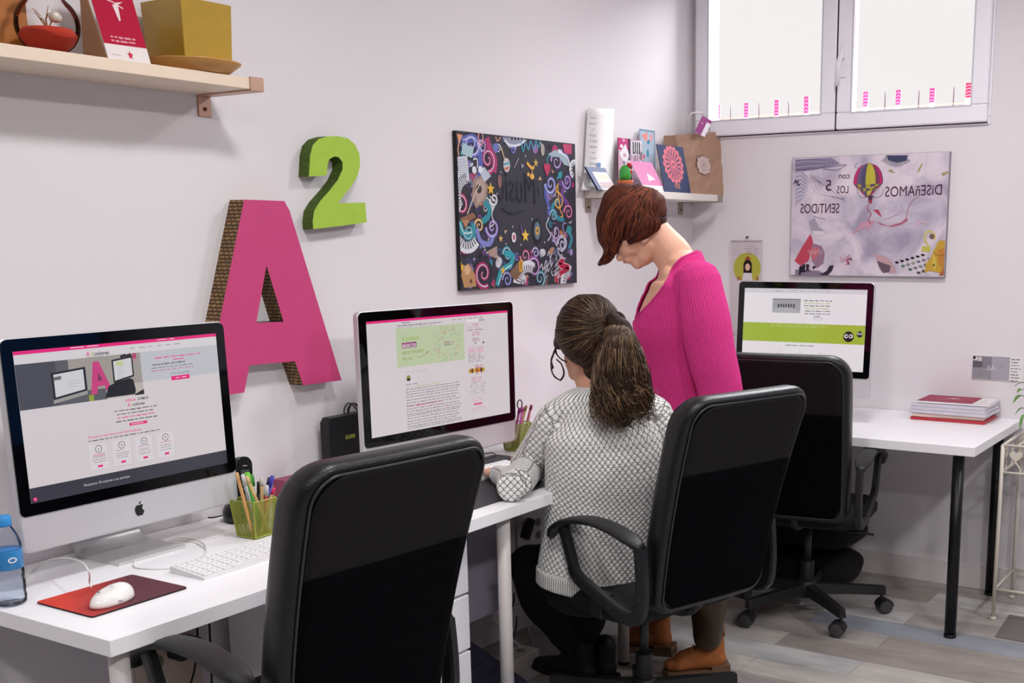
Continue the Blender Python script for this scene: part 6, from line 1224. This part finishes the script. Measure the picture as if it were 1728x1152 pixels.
def knitmat(name, c_hi, c_lo, kind, p=.02, fuzz=.3, bump=1.0, rough=.95):
    m = bpy.data.materials.new(name); m.use_nodes = True; nt = m.node_tree; b = nt.nodes['Principled BSDF']; N = nt.nodes.new; L = nt.links.new
    uv = N('ShaderNodeUVMap'); uv.uv_map = 'knit'; sp = N('ShaderNodeSeparateXYZ'); L(uv.outputs[0], sp.inputs[0])
    def M(op, a, b_=None):
        n = N('ShaderNodeMath'); n.operation = op
        for i, x in enumerate((a, b_)):
            if x is None: continue
            if isinstance(x, (int, float)): n.inputs[i].default_value = x
            else: L(x, n.inputs[i])
        return n.outputs[0]
    u, v = sp.outputs['X'], sp.outputs['Y']
    tc = N('ShaderNodeTexCoord'); nz = N('ShaderNodeTexNoise'); nz.inputs['Scale'].default_value = 260; nz.inputs['Detail'].default_value = 3; L(tc.outputs['Object'], nz.inputs[0]); wob = M('MULTIPLY', M('SUBTRACT', nz.outputs['Fac'], .5), p*.35)
    if kind == 'lattice':
        a = M('ABSOLUTE', M('SINE', M('MULTIPLY', M('ADD', M('ADD', u, v), wob), math.pi/p))); c = M('ABSOLUTE', M('SINE', M('MULTIPLY', M('SUBTRACT', M('SUBTRACT', u, v), wob), math.pi/p))); h = M('POWER', M('MULTIPLY', a, c), .45)
        d = M('ABSOLUTE', M('SINE', M('MULTIPLY', v, math.pi/p*3))); h = M('MULTIPLY', h, M('ADD', .75, M('MULTIPLY', d, .25)))
    elif kind == 'rib':
        a = M('ABSOLUTE', M('SINE', M('MULTIPLY', M('ADD', u, wob), math.pi/p))); h = M('POWER', a, .6)
    else:
        a = M('ABSOLUTE', M('SINE', M('MULTIPLY', M('ADD', u, wob), math.pi/p))); d = M('ABSOLUTE', M('SINE', M('MULTIPLY', M('ADD', v, M('MULTIPLY', a, p*.6)), math.pi/p*1.3))); h = M('ADD', M('MULTIPLY', a, .75), M('MULTIPLY', d, .25))
    h2 = M('ADD', M('MULTIPLY', h, 1-fuzz), M('MULTIPLY', nz.outputs['Fac'], fuzz))
    r = N('ShaderNodeValToRGB'); e = r.color_ramp.elements; e[0].position = .12; e[0].color = rgb(c_lo)+(1,); e[1].position = .62; e[1].color = rgb(c_hi)+(1,); L(h2, r.inputs[0]); L(r.outputs[0], b.inputs['Base Color'])  # groove shade put into the colour: low stitches dark, raised ones pale
    b.inputs['Roughness'].default_value = rough; b.inputs['Specular IOR Level'].default_value = .1; b.inputs['Sheen Weight'].default_value = .25; b.inputs['Sheen Tint'].default_value = rgb(c_hi)+(1,)
    bp = N('ShaderNodeBump'); bp.inputs['Strength'].default_value = bump; bp.inputs['Distance'].default_value = .004; L(h2, bp.inputs['Height']); L(bp.outputs[0], b.inputs['Normal']); return m
def hairmat(name, dark, light, su=60, sv=2.2, rough=.42, pos=(.35, .72)):
    m = bpy.data.materials.new(name); m.use_nodes = True; nt = m.node_tree; b = nt.nodes['Principled BSDF']; N = nt.nodes.new; L = nt.links.new
    uv = N('ShaderNodeUVMap'); uv.uv_map = 'knit'; mp = N('ShaderNodeMapping'); mp.inputs['Scale'].default_value = (su, sv, 1); L(uv.outputs[0], mp.inputs[0]); n = N('ShaderNodeTexNoise'); n.inputs['Scale'].default_value = 1; n.inputs['Detail'].default_value = 5; n.inputs['Roughness'].default_value = .7; L(mp.outputs[0], n.inputs[0])
    r = N('ShaderNodeValToRGB'); e = r.color_ramp.elements; e[0].position = pos[0]; e[0].color = rgb(dark)+(1,); e[1].position = pos[1]; e[1].color = rgb(light)+(1,); L(n.outputs['Fac'], r.inputs[0]); L(r.outputs[0], b.inputs['Base Color']); b.inputs['Roughness'].default_value = rough; b.inputs['Specular IOR Level'].default_value = .14
    bp = N('ShaderNodeBump'); bp.inputs['Strength'].default_value = .9; bp.inputs['Distance'].default_value = .004; L(n.outputs['Fac'], bp.inputs['Height']); L(bp.outputs[0], b.inputs['Normal']); return m
def pole_uv(o, c, ax, ref):
    me = o.data; n = len(me.vertices); P = np.zeros(n*3, np.float32); me.vertices.foreach_get('co', P); P = P.reshape(-1, 3).astype(float)-np.array(c); A_ = np.array(ax)/np.linalg.norm(ax); R_ = np.array(ref)-A_*np.dot(np.array(ref), A_); R_ /= np.linalg.norm(R_); S_ = np.cross(A_, R_); l = np.linalg.norm(P, axis=1)
    setuv(me, 'knit', np.stack([np.arctan2(P@S_, P@R_)/6.283*1.0, np.arccos(np.clip(P@A_/l, -1, 1))], 1))
def strands(name, surf, paths, r, mt, parent, lift=.0015, seg=9, wave=0, seed=0, locks=0, close=True):
    me = surf.data; bv = BVHTree.FromPolygons([v.co.copy() for v in me.vertices], [list(p.vertices) for p in me.polygons]); m = MB(); R = random.Random(seed); R2 = random.Random(99); locks_ = [(R2.random()*6.28, R2.uniform(2.6, 4.6), R2.uniform(.6, 1.5)) for _ in range(max(1, locks))]
    for P in paths:
        Q = bez(P, seg) if len(P) > 2 else [P[0].lerp(P[1], i/seg) for i in range(seg+1)]; out = []; ph = R.random()*6.28; am = wave*(.5+R.random()); fq = R.uniform(2, 4)
        if locks: L_ = locks_[R.randrange(locks)]; ph = L_[0]+R.uniform(-.35, .35); fq = L_[1]*R.uniform(.94, 1.06); am = wave*L_[2]*R.uniform(.8, 1.2)
        for i, q in enumerate(Q):
            t = i/(len(Q)-1)
            if close:
                loc, nr, _, _ = bv.find_nearest(q)
                if loc is None: continue
                q = loc+nr*(lift*(.3+1.4*R.random() if i else .3))
            q = q+Vector((math.sin(ph+fq*6.28*t), math.cos(ph+fq*5*t), math.sin(ph*2+fq*7*t)))*am*min(1, t*3); out.append(q)
        rr = r*R.uniform(.6, 1.25)
        if len(out) > 2: m.tube(out, [rr*(1-.75*(i/(len(out)-1))**3) for i in range(len(out))], 5, cap=False)
    o = m.build(name, mt, parent, fixn=False, shade=True); o['kind'] = 'stuff'; return o
M_skin = mat('skin_fair', (232, 178, 152), rough=.5, var=.05, scale=18, sss=.12, bump=.05); M_skin2 = mat('skin_tan', (214, 158, 130), rough=.5, var=.05, scale=18, sss=.12)
def hand(m, wrist, d, palm_n, s=1, thumb=1, B=None, curl=.5):
    """five separate bent fingers and a thumb from the side of the palm; d = finger direction, palm_n = toward the palm"""
    d = Vector(d).normalized(); pn = Vector(palm_n); pn = (pn-d*pn.dot(d)).normalized(); sd = d.cross(pn)*thumb
    w = Vector(wrist); cen = [(w-d*.01, .024*s, .018*s), (w+d*.035*s, .036*s, .015*s), (w+d*.082*s, .038*s, .012*s)]; chainmesh(m, cen, pn, 14, 4)
    for i, (off, L) in enumerate(((.029, .072), (.0100, .080), (-.010, .074), (-.028, .058))):
        b = w+d*.082*s+sd*off*s; pts = [b]; dr = d.copy()
        for j, f in enumerate((.45, .32, .23)): dr = (dr*math.cos(curl*(.5+.35*j))+pn*math.sin(curl*(.5+.35*j))).normalized(); pts.append(pts[-1]+dr*L*f*s)
        chainmesh(m, [(p, (.0088-.0011*k)*s, (.0084-.0011*k)*s) for k, p in enumerate(pts)], pn+sd*.01, 10, 2)
    b = w+d*.025*s+sd*.026*s; t1 = b+(d*.5+sd*.75+pn*.25)*.038*s; t2 = t1+(d*.85+sd*.3+pn*.3)*.030*s; t3 = t2+(d*.95+pn*.3)*.022*s
    chainmesh(m, [(b, .013*s, .012*s), (t1, .0105*s, .010*s), (t2, .0092*s, .009*s), (t3, .0075*s, .007*s)], pn, 10, 2)
# ---------------- the standing woman in pink
F = Fig((-1.43, -.77)); W1 = empty('person', (0, 0, 0), 0, 'standing woman in a pink knit sweater with a brown bob, bending over the desk', 'person'); bpy.context.view_layer.update()
q = F.q
torso = [q(1150, 452, 42, 0, .11), q(1153, 482, 63, 0, .165), q(1148, 545, 80, 0, .175), q(1156, 605, 70, 0, .155), q(1165, 665, 68, 0, .150), q(1178, 740, 72, 0, .17), q(1186, 800, 74, 0, .18)]
armN = [q(1176, 474, 40, -.14, .062), q(1189, 540, 43, -.175, .064), q(1202, 605, 40, -.195, .060), q(1216, 665, 37, -.205, .054), q(1216, 735, 32, -.215, .045), q(1204, 800, 25, -.222, .034)]
armF = [q(1150, 480, 38, .14, .062), q(1146, 560, 38, .17, .06), q(1152, 625, 36, .19, .055), q(1150, 690, 33, .20, .048), q(1138, 745, 27, .21, .038), q(1124, 790, 23, .215, .032)]
b = MB(); in_ = lambda ch, k: [(c, max(.01, a-k), max(.01, bb-k)) for c, a, bb in ch]
chainmesh(b, in_(torso, .016), F.FH, 28); chainmesh(b, in_(armN, .016), F.FH, 16); chainmesh(b, in_(armF, .016), F.FH, 16)
chainmesh(b, [q(1150, 458, 32, 0, .07), q(1136, 432, 33, 0, .060), q(1112, 404, 30, 0, .055), q(1094, 386, 30, 0, .056)], F.FH, 20)
chainmesh(b, [q(1132, 462, 20, 0, .10), q(1124, 496, 19, 0, .11), q(1112, 526, 16, 0, .10)], F.FH, 20)
ellipsoid(b, F.p(1074, 369), .092, .072, .095, F.SH, F.FH, Z)
chainmesh(b, [q(1078, 378, 42, 0, .068), q(1070, 406, 34, 0, .062), q(1064, 424, 22, 0, .048), q(1064, 434, 12, 0, .03)], F.FH, 20)
chainmesh(b, [q(1096, 412, 22, 0, .058), q(1086, 432, 17, 0, .045), q(1076, 444, 10.5, 0, .026)], F.FH, 18)
chainmesh(b, [q(1050, 410, 7, 0, .008), q(1047, 426, 6.5, 0, .010), q(1045, 436, 5.6, 0, .014)], F.FH, 12, 3)
for s_ in (-1, 1): ellipsoid(b, F.p(1050, 434, s_*.011), .005, .005, .004)
chainmesh(b, [q(1059, 440, 4.6, -.02, .006), q(1057, 441, 5.6, 0, .008), q(1059, 440, 4.6, .02, .006)], Z, 10, 3)
chainmesh(b, [(F.p(1090, 396, -.066), .010, .004), (F.p(1088, 403, -.069), .013, .004), (F.p(1086, 411, -.066), .007, .004)], F.FH, 12, 3)
chainmesh(b, [(F.p(1090, 396, .066), .010, .004), (F.p(1088, 403, .069), .013, .004), (F.p(1086, 411, .066), .007, .004)], F.FH, 12, 3)
hand(b, F.p(1203, 812, -.225), F.p(1192, 880, -.215)-F.p(1203, 812, -.225), F.FH, thumb=-1, curl=.35); hand(b, F.p(1120, 800, .217), F.p(1108, 866, .21)-F.p(1120, 800, .217), F.FH*-1, thumb=1, curl=.35)
legN = [q(1196, 830, 52, -.085, .09), q(1203, 900, 44, -.085, .078), q(1202, 960, 33, -.085, .062), q(1196, 1020, 31, -.08, .060), q(1194, 1075, 25, -.08, .048)]
legF = [q(1172, 830, 52, .085, .09), q(1152, 890, 44, .10, .078), q(1135, 945, 33, .12, .062), q(1112, 1000, 31, .16, .060), q(1096, 1050, 25, .20, .048)]
chainmesh(b, in_(legN, .008), F.FH, 18); chainmesh(b, in_(legF, .008), F.FH, 18)
body = fuse('body', b, M_skin, W1, .0042, 5)
sw = MB(); cT = chainmesh(sw, torso, F.FH, 32); cN = chainmesh(sw, armN, F.FH, 20); cF = chainmesh(sw, armF, F.FH, 20)
NP = [(1190, 421), (1168, 426), (1149, 434), (1134, 450), (1122, 476), (1098, 508), (1072, 534)]
def toimg(c): d = c-CAM; z_ = d.dot(FW); return (PX+FPX*d.dot(RT)/z_, PY-FPX*d.dot(UP)/z_)
def cutneck(c):
    u, v = toimg(c); far = (c-CAM).dot(F.FH) > F.h+.035
    if v > 540: return False
    # x of the neckline at this height
    for (a0, b0), (a1, b1) in zip(NP, NP[1:]):
        if b0 <= v <= b1: t = (v-b0)/(b1-b0); xn = a0+(a1-a0)*t; break
    else: xn = 1190 if v < 421 else 1072
    if far:
        if v > 444: return False
        xn -= 12
    return u < xn
sweater = fuse('sweater', sw, knitmat('pink_knit', (222, 66, 142), (160, 28, 92), 'rib2', .0078, .5, .6), W1, .006, 4, cut=cutneck); bone_uv(sweater, [(cT, .16), (cN, .06), (cF, .06)], F.FH); sd = sweater.modifiers.new('s', 'SOLIDIFY'); sd.thickness = .005; sd.offset = 0
_P = [Vector((a, b_, 0)) for a, b_ in NP]; bvs = BVHTree.FromPolygons([v.co.copy() for v in sweater.data.vertices], [list(p.vertices) for p in sweater.data.polygons]); band = []
for k_ in bez(_P, 40):
    l_, n_, _, _ = bvs.ray_cast(CAM, ray(k_.x+3, k_.y+1).normalized())
    if l_ and (not band or (l_-band[-1]).length < .06): band.append(l_+n_*.001)
MB().tube(band, .0052, 8).build('neckline', mat('pink_band', (204, 52, 128), rough=.95, bump=.6, bscale=300), W1)
tr = MB(); chainmesh(tr, [q(1184, 795, 70, 0, .155), q(1184, 840, 68, 0, .16)], F.FH, 24); chainmesh(tr, legN, F.FH, 20); chainmesh(tr, legF, F.FH, 20)
fuse('trousers', tr, mat('olive_leather', (62, 48, 32), rough=.38, var=.3, scale=16, bump=.9, bscale=22), W1, .007, 3)
def boot(heel, toe, name='boot'):
    h_, t_ = Vector((*heel, 0)), Vector((*toe, 0)); d = (t_-h_).normalized(); s_ = Vector((-d.y, d.x, 0)); L = (t_-h_).length; m = MB()
    chainmesh(m, [(h_+d*.045+Z*.058, .036, .036), (h_+d*.10+Z*.062, .038, .042), (h_+d*.16+Z*.05, .041, .034), (h_+d*(L-.05)+Z*.042, .043, .026), (h_+d*(L-.022)+Z*.038, .030, .020)], Z, 18)
    chainmesh(m, [(h_+d*.055+Z*.05, .036, .042), (h_+d*.062+Z*.11, .038, .046), (h_+d*.066+Z*.150, .040, .049)], d, 18)
    o = fuse(name, m, mat('tan_suede', (166, 98, 50), rough=.8, var=.25, scale=30, bump=.4, bscale=140), W1, .005, 4)
    P = [(L*.0, -.03), (L*.25, -.036), (L*.5, -.034), (L*.75, -.046), (L*.95, -.034), (L*1.01, 0), (L*.95, .034), (L*.75, .046), (L*.5, .034), (L*.25, .036), (0, .03)]
    so = MB().prism(P, h_+Z*.002, d, s_, Z, .020); so.prism([(0, -.032), (.065, -.036), (.065, .036), (0, .032)], h_+Z*.001, d, s_, Z, .036); so.build('sole', mat('sole_brown', (112, 84, 62), rough=.7), o)
    for i in range(4): c = h_+d*(.10+.022*i)+Z*(.108-.012*i); MB().tube(bez([c-s_*.024, c+Z*.006, c+s_*.024], 8), .0024, 6).build('lace', mat('lace_brown', (90, 52, 26)), o)
    cu = MB().tube([h_+d*.064+Z*.140, h_+d*.066+Z*.168], [.050, .048], 22).build('cuff', mat('cuff_brown', (112, 66, 34), rough=.8, bump=.4), o)
boot((-1.405, -.895), (-1.545, -.715)); boot((-1.35, -.65), (-1.385, -.44))
# hair: smooth red brown bob falling over the face
hb = MB(); ellipsoid(hb, F.p(1070, 366), .106, .088, .104, F.SH, F.FH, Z)
chainmesh(hb, [q(1094, 352, 34, 0, .082), q(1104, 366, 26, 0, .074), q(1110, 376, 14, 0, .05)], F.FH, 20)
chainmesh(hb, [q(1050, 345, 36, 0, .080), q(1034, 372, 29, 0, .078), q(1028, 398, 21, 0, .066), q(1030, 420, 13, -.01, .045), q(1024, 436, 7, -.02, .022), q(1011, 446, 3.4, -.02, .008)], F.FH, 20)
for s_ in (-1, 1): chainmesh(hb, [q(1098, 372, 22, s_*.06, .026), q(1084, 386, 19, s_*.068, .024), q(1070, 399, 13, s_*.07, .018), q(1063, 408, 6, s_*.068, .010)], F.FH, 16)
hair = fuse('hair', hb, hairmat('red_brown_hair', (34, 14, 12), (118, 58, 38), 110, 1.2, .6, (.38, .68)), W1, .0045, 7)
crown = F.p(1096, 326); cen = F.p(1070, 368); pole_uv(hair, cen, crown-cen, F.SH)
R = random.Random(21); pa = []
for i in range(420):
    e = R.random(); s_ = R.choice([-1, -1, -1, 1]); c0 = F.p(1096+R.uniform(-10, 8), 322+R.uniform(-3, 6), R.uniform(-.03, .03))
    if e < .5: x1 = R.uniform(1004, 1050); pa.append([c0, F.p(x1+25, 340, s_*.085), F.p(x1+4, 385, s_*.085), F.p(1020+(x1-1004)*.5, 418+R.uniform(-4, 10), s_*.04), F.p(1014+R.uniform(-6, 22), 440+R.uniform(-8, 7), -.02)])
    else: x1 = R.uniform(1060, 1124); pa.append([c0, F.p(c0.x*0+1085+(x1-1085)*.6, 350, s_*.09), F.p(x1, 372, s_*.085), F.p(x1-4, 398-(x1-1060)*.28+R.uniform(-4, 5), s_*.075)])
strands('hair_strands', hair, pa[::2], .0012, mat('red_strand_dark', (52, 24, 18), rough=.6, spec=.25), W1, lift=.0022, seg=12)
strands('hair_strands', hair, pa[1::4], .0011, mat('red_strand_light', (140, 76, 50), rough=.6, spec=.25), W1, lift=.0026, seg=12, seed=3)
strands('hair_strands', hair, pa[3::4], .0012, mat('red_strand_mid', (96, 46, 32), rough=.6, spec=.25), W1, lift=.0024, seg=12, seed=4)
pa = [[F.p(1110+R.uniform(-12, 14), 366+R.uniform(-6, 6), R.uniform(-.05, .05)), F.p(1118+R.uniform(-8, 10), 376+R.uniform(-6, 5), R.uniform(-.05, .05))] for i in range(70)]
o = strands('nape_hair', hair, pa, .0012, mat('nape_dark', (56, 30, 24), rough=.5), W1, lift=.002, seg=4)
chainmesh_l = MB(); chainmesh(chainmesh_l, [(F.p(1056.5, 441, -.020), .0036, .0030), (F.p(1054, 442.5, 0), .0050, .0042), (F.p(1056.5, 441, .020), .0036, .0030)], Z, 10, 3); fuse('lips', chainmesh_l, mat('lips_pink', (186, 90, 88), rough=.35), W1, .0014, 2)
for s_ in (-1, 1):
    ey = MB(); ellipsoid(ey, F.p(1052, 413, s_*.031), .008, .009, .008); eo = ey.build('eye', mat('eye_white', (230, 224, 220), rough=.15), W1); ir = MB(); ellipsoid(ir, F.p(1048.5, 416, s_*.031), .004, .0045, .004); ir.build('iris', mat('iris_brown', (60, 36, 22), rough=.1), eo)
nk = MB(); nk.tube(bez([F.p(1088, 522, -.06), F.p(1084, 530, -.02), F.p(1090, 545, .0)], 10), .002, 6); nk.build('necklace', mat('chain_dark', (80, 60, 66), metal=.8), W1)
# ---------------- the seated woman in grey knit
G = Fig((-1.925, -.775)); W2 = empty('person', (0, 0, 0), 0, 'seated woman seen from behind, curly ponytail, pale grey knit sweater and black trousers', 'person'); bpy.context.view_layer.update()
q = G.q
torso = [q(1012, 668, 30, -.01, .07), q(1014, 694, 72, -.01, .10), q(1020, 735, 104, -.01, .125), q(1022, 790, 103, .0, .13), q(1016, 850, 99, .01, .125), q(1008, 910, 94, .01, .125), q(1001, 966, 95, .01, .130)]
sh = [q(938, 700, 26, .0, .055), q(975, 684, 30, -.01, .07), q(1014, 678, 32, -.01, .08), q(1060, 678, 32, -.01, .07), q(1106, 698, 30, .0, .058)]
el = (at(866, 822, y=-.615)); el.z = max(el.z, .783); elq = (el, .046, .044)
armL = [q(935, 712, 33, .0, .056), q(918, 748, 34, .04, .056), q(890, 790, 33, .10, .052), elq, (Vector((-2.12, -.50, .775)), .037, .034), (Vector((-2.07, -.43, .772)), .030, .027)]
er = G.p(1150, 800, .10); armR = [q(1110, 712, 33, .0, .056), q(1138, 760, 33, .04, .055), (er, .048, .046), (Vector((-1.79, -.50, .785)), .038, .034), (Vector((-1.80, -.42, .775)), .029, .026)]
b = MB(); chainmesh(b, in_(torso, .018), G.FH, 26); chainmesh(b, in_(sh, .014), G.FH, 16); chainmesh(b, in_(armL, .014), G.FH, 16); chainmesh(b, in_(armR, .014), G.FH, 16)
chainmesh(b, [q(1012, 682, 34, -.005, .06), q(1003, 655, 28, .01, .054), q(994, 628, 28, .03, .054)], G.FH, 18)
ellipsoid(b, G.p(994, 560, .03), .085, .088, .092, G.SH, G.FH, Z)
chainmesh(b, [q(980, 580, 30, .06, .07), q(974, 606, 22, .09, .05), q(972, 628, 14, .11, .03)], G.FH, 18); chainmesh(b, [q(988, 600, 30, .05, .06), q(984, 628, 20, .08, .045)], G.FH, 18)
chainmesh(b, [q(962, 590, 6, .15, .008), q(957, 604, 6, .165, .010)], G.FH, 10, 3)
chainmesh(b, [(G.p(968, 590, .015), .007, .012), (G.p(970, 599, .012), .008, .015), (G.p(973, 609, .015), .005, .008)], G.FH, 12, 3)
d1 = Vector((.6, .65, -.02)); hand(b, Vector((-2.065, -.425, .770)), d1, Vector((0, 0, -1)), .95, thumb=-1, curl=.12); hand(b, Vector((-1.80, -.415, .776)), Vector((.25, .95, -.02)), Vector((0, 0, -1)), .95, thumb=1, curl=.12)
fuse('body', b, M_skin2, W2, .0042, 5)
sw = MB(); cT = chainmesh(sw, torso, G.FH, 32, cap=.15); chainmesh(sw, sh, G.FH, 20); cL = chainmesh(sw, armL[:-1]+[(armL[-1][0], .032, .029)], G.FH, 20); cR = chainmesh(sw, armR, G.FH, 20)
sweater = fuse('sweater', sw, knitmat('grey_knit', (248, 247, 244), (84, 82, 82), 'lattice', .0208, .16, 1.0), W2, .006, 4); bone_uv(sweater, [(cT, .16), (cL, .058), (cR, .058)], G.FH, box=(G.FH, G.SH))
hm = MB(); cH = chainmesh(hm, [q(1001, 964, 97, .01, .138), q(998, 990, 95, .01, .132)], G.FH, 30, 3, cap=.10); hem = fuse('sweater_hem', hm, knitmat('grey_rib', (232, 230, 226), (96, 92, 90), 'rib', .0085, .15, 1.0), W2, .005, 2, cut=lambda c: False); bone_uv(hem, [(cH, .16)], G.FH)
nb_ = MB(); nb_.tube([G.p(1004, 664, -.0)+Vector((0, 0, 0))+G.SH*.058*math.cos(t)+G.FH*.062*math.sin(t)+Z*(.012*math.sin(t)) for t in [2*math.pi*i/28 for i in range(28)]], .009, 8, closed=True); nb_.build('sweater_collar', mat('knit_band', (196, 194, 190), rough=.95, bump=.8, bscale=300), W2)
# button placket on the back
bvh = BVHTree.FromPolygons([v.co.copy() for v in sweater.data.vertices], [list(p.vertices) for p in sweater.data.polygons])
def hit(u, v, bv=bvh): r = ray(u, v).normalized(); l, n, _, _ = bv.ray_cast(CAM, r); return (l, n) if l else (G.p(u, v, -.13), -G.FH)
pts = [hit(u, v) for u, v in ((1036, 702), (1056, 699), (1057, 727), (1037, 729))]; MB().add([p+n*.004 for p, n in pts]+[p-n*.004 for p, n in pts], [[0, 1, 2, 3], [0, 1, 5, 4], [1, 2, 6, 5], [2, 3, 7, 6], [3, 0, 4, 7]]).build('placket', mat('knit_band2', (206, 202, 194), rough=.9, bump=.8, bscale=300), W2)
p, n = hit(1044, 718); MB().tube([p+n*.004, p+n*.009], [.0088, .0075], 20).build('button', mat('button_gold', (170, 134, 82), rough=.35, metal=.4), W2)
# legs
kL = G.q(893, 952, 34, .32, .075); aL = G.q(966, 1098, 17, .345, .042)
kR = G.q(1000, 985, 36, .33, .075); aR = G.q(986, 1098, 17, .35, .042)
tr = MB(); chainmesh(tr, [q(1002, 985, 86, .02, .12), q(1004, 1000, 82, .03, .12)], G.FH, 24, cap=.3)
chainmesh(tr, [q(985, 985, 44, .06, .10), (G.p(935, 962, .2), .088, .085), kL], G.FH, 20); chainmesh(tr, [kL, G.q(915, 1010, 38, .325, .068), G.q(946, 1060, 27, .335, .055), aL], G.FH, 20)
chainmesh(tr, [q(1040, 995, 44, .06, .10), (G.p(1015, 990, .2), .085, .085), kR], G.FH, 20); chainmesh(tr, [kR, G.q(990, 1040, 34, .335, .065), G.q(986, 1075, 24, .34, .05), aR], G.FH, 20)
fuse('trousers', tr, mat('black_trousers', (14, 13, 16), rough=.85, var=.2, bump=.2, bscale=80), W2, .007, 4)
def shoe(c, d):
    c = Vector(c); d = Vector(d).normalized(); m = MB(); chainmesh(m, [(c-d*.05+Z*.04, .034, .034), (c+d*.02+Z*.042, .036, .038), (c+d*.10+Z*.032, .040, .028), (c+d*.155+Z*.026, .032, .020)], Z, 16); chainmesh(m, [(c-d*.04+Z*.05, .036, .036), (c-d*.038+Z*.115, .040, .040)], X, 16)
    o = fuse('shoe', m, mat('black_shoe', (12, 11, 13), rough=.6), W2, .005, 4); s_ = Vector((-d.y, d.x, 0)); MB().prism([(-.085, -.028), (.03, -.03), (.11, -.038), (.175, -.02), (.175, .02), (.11, .038), (.03, .03), (-.085, .028)], c+Z*.002, d, s_, Z, .018).build('sole', mat('sole_black', (20, 19, 21)), o)
fl = G.p(966, 1098, .345); fr_ = G.p(990, 1098, .35); shoe((fl.x+.0, fl.y-.01, 0), (.05, .95, 0)); shoe((fr_.x+.03, fr_.y-.02, 0), (.15, .95, 0))
# hair gathered in a curly ponytail
hb = MB(); ellipsoid(hb, G.p(994, 557, .005), .100, .104, .110, G.SH, G.FH, Z); chainmesh(hb, [q(960, 560, 24, .05, .06), q(950, 572, 14, .07, .05)], G.FH, 16); chainmesh(hb, [q(1018, 585, 40, -.02, .06), q(1012, 620, 30, -.01, .05)], G.FH, 16)
M_h2 = hairmat('dark_curly_hair', (22, 13, 10), (92, 64, 44), 60, 2.0, .5, (.38, .80)); cap = fuse('hair', hb, M_h2, W2, .0045, 6); tie = G.p(1040, 541, -.075); c0 = G.p(994, 560, .01); pole_uv(cap, c0, tie-c0, Z)
pt_ = MB(); cP = chainmesh(pt_, [q(1036, 540, 14, -.085, .028), q(1045, 560, 24, -.115, .042), q(1046, 600, 38, -.125, .058), q(1050, 645, 44, -.135, .062), q(1051, 680, 38, -.14, .052), q(1050, 704, 20, -.14, .03)], G.FH, 20)
tail = fuse('ponytail', pt_, hairmat('dark_curly_hair2', (16, 10, 8), (66, 44, 30), 90, 14, .55, (.38, .76)), W2, .0045, 5); bone_uv(tail, [(cP, .06)], G.FH)
M_sd = mat('strand_dark', (46, 30, 22), rough=.38, var=.3); M_sl = mat('strand_light', (128, 100, 72), rough=.4, var=.3); M_sm = mat('strand_mid', (86, 60, 40), rough=.4, var=.3)
R = random.Random(31)
for k, (mt_, n_) in enumerate(((M_sd, 240), (M_sm, 180), (M_sl, 50))):
    pa = []
    for i in range(n_):
        a = R.uniform(0, 2*math.pi); e = R.uniform(.35, 1.0); st_ = G.p(994+58*math.cos(a)*e, 556+64*math.sin(a)*e*(1 if math.sin(a) < 0 else .75), -.09*math.sqrt(max(0, 1-e*e))); pa.append([st_, st_.lerp(tie, .5)+(-G.FH)*.04, tie])
    strands('hair_strands', cap, pa, .0011, mt_, W2, lift=.0030, seg=10, wave=.0018, seed=k)
for k, (mt_, n_) in enumerate(((M_sd, 300), (M_sm, 260), (M_sl, 110))):
    pa = []
    for i in range(n_):
        w_ = R.uniform(-1, 1); e = R.uniform(.5, 1.0); vb = 690+R.uniform(-50, 24)*e; dz_ = -.125-.055*math.sqrt(max(0, 1-w_*w_))
        pa.append([G.p(1040+6*w_, 541, -.118), G.p(1045+26*w_, 566, dz_+.002), G.p(1047+44*w_, 620, dz_), G.p(1050+50*w_, 662, dz_-.004), G.p(1050+46*w_+R.uniform(-10, 10), vb, dz_-.004), G.p(1050+42*w_+R.uniform(-16, 16), vb+R.uniform(4, 18), dz_-.006)])
    strands('ponytail_strands', tail, pa, .0014, mt_, W2, seg=30, wave=.0085, seed=10+k, close=False, locks=26)
lk = MB()
for P in [[(958, 545), (944, 566), (938, 590), (944, 604), (956, 611)], [(952, 552), (942, 578), (933, 600), (930, 618), (935, 634), (946, 641), (952, 630), (948, 614), (938, 606)], [(948, 556), (938, 575), (936, 592), (930, 606), (934, 622)], [(960, 570), (962, 590), (958, 602)]]:
    for k in range(3): lk.tube(bez([G.p(u+R.uniform(-1.3, 1.3), v+R.uniform(-1.3, 1.3), .05+.006*k) for u, v in P], 30), .0014, 6)
lk.build('curls', M_sd, W2, kind='stuff'); MB().tube([tie+(-G.FH)*.012+G.SH*.024*math.cos(t)+Z*.024*math.sin(t) for t in [2*math.pi*i/20 for i in range(20)]], .0045, 8, closed=True).build('hair_tie', mat('tie_brown', (50, 30, 24), rough=.7), W2)
# ------------------------------------------------------------------ put every empty that was laid out in room space at the foot of its thing
bpy.context.view_layer.update()
for o in list(bpy.data.objects):
    if o.type == 'EMPTY' and o.parent is None and o.location.length < 1e-6:
        P = []
        def walk(c):
            for k in c.children:
                if k.type == 'MESH': P.extend(k.matrix_world @ Vector(b) for b in k.bound_box)
                walk(k)
        walk(o)
        if not P: continue
        lo = [min(p[i] for p in P) for i in range(3)]; hi = [max(p[i] for p in P) for i in range(3)]
        o.location = ((lo[0]+hi[0])/2, (lo[1]+hi[1])/2, lo[2])
        for k in o.children: k.matrix_parent_inverse = Matrix.Translation(-o.location)
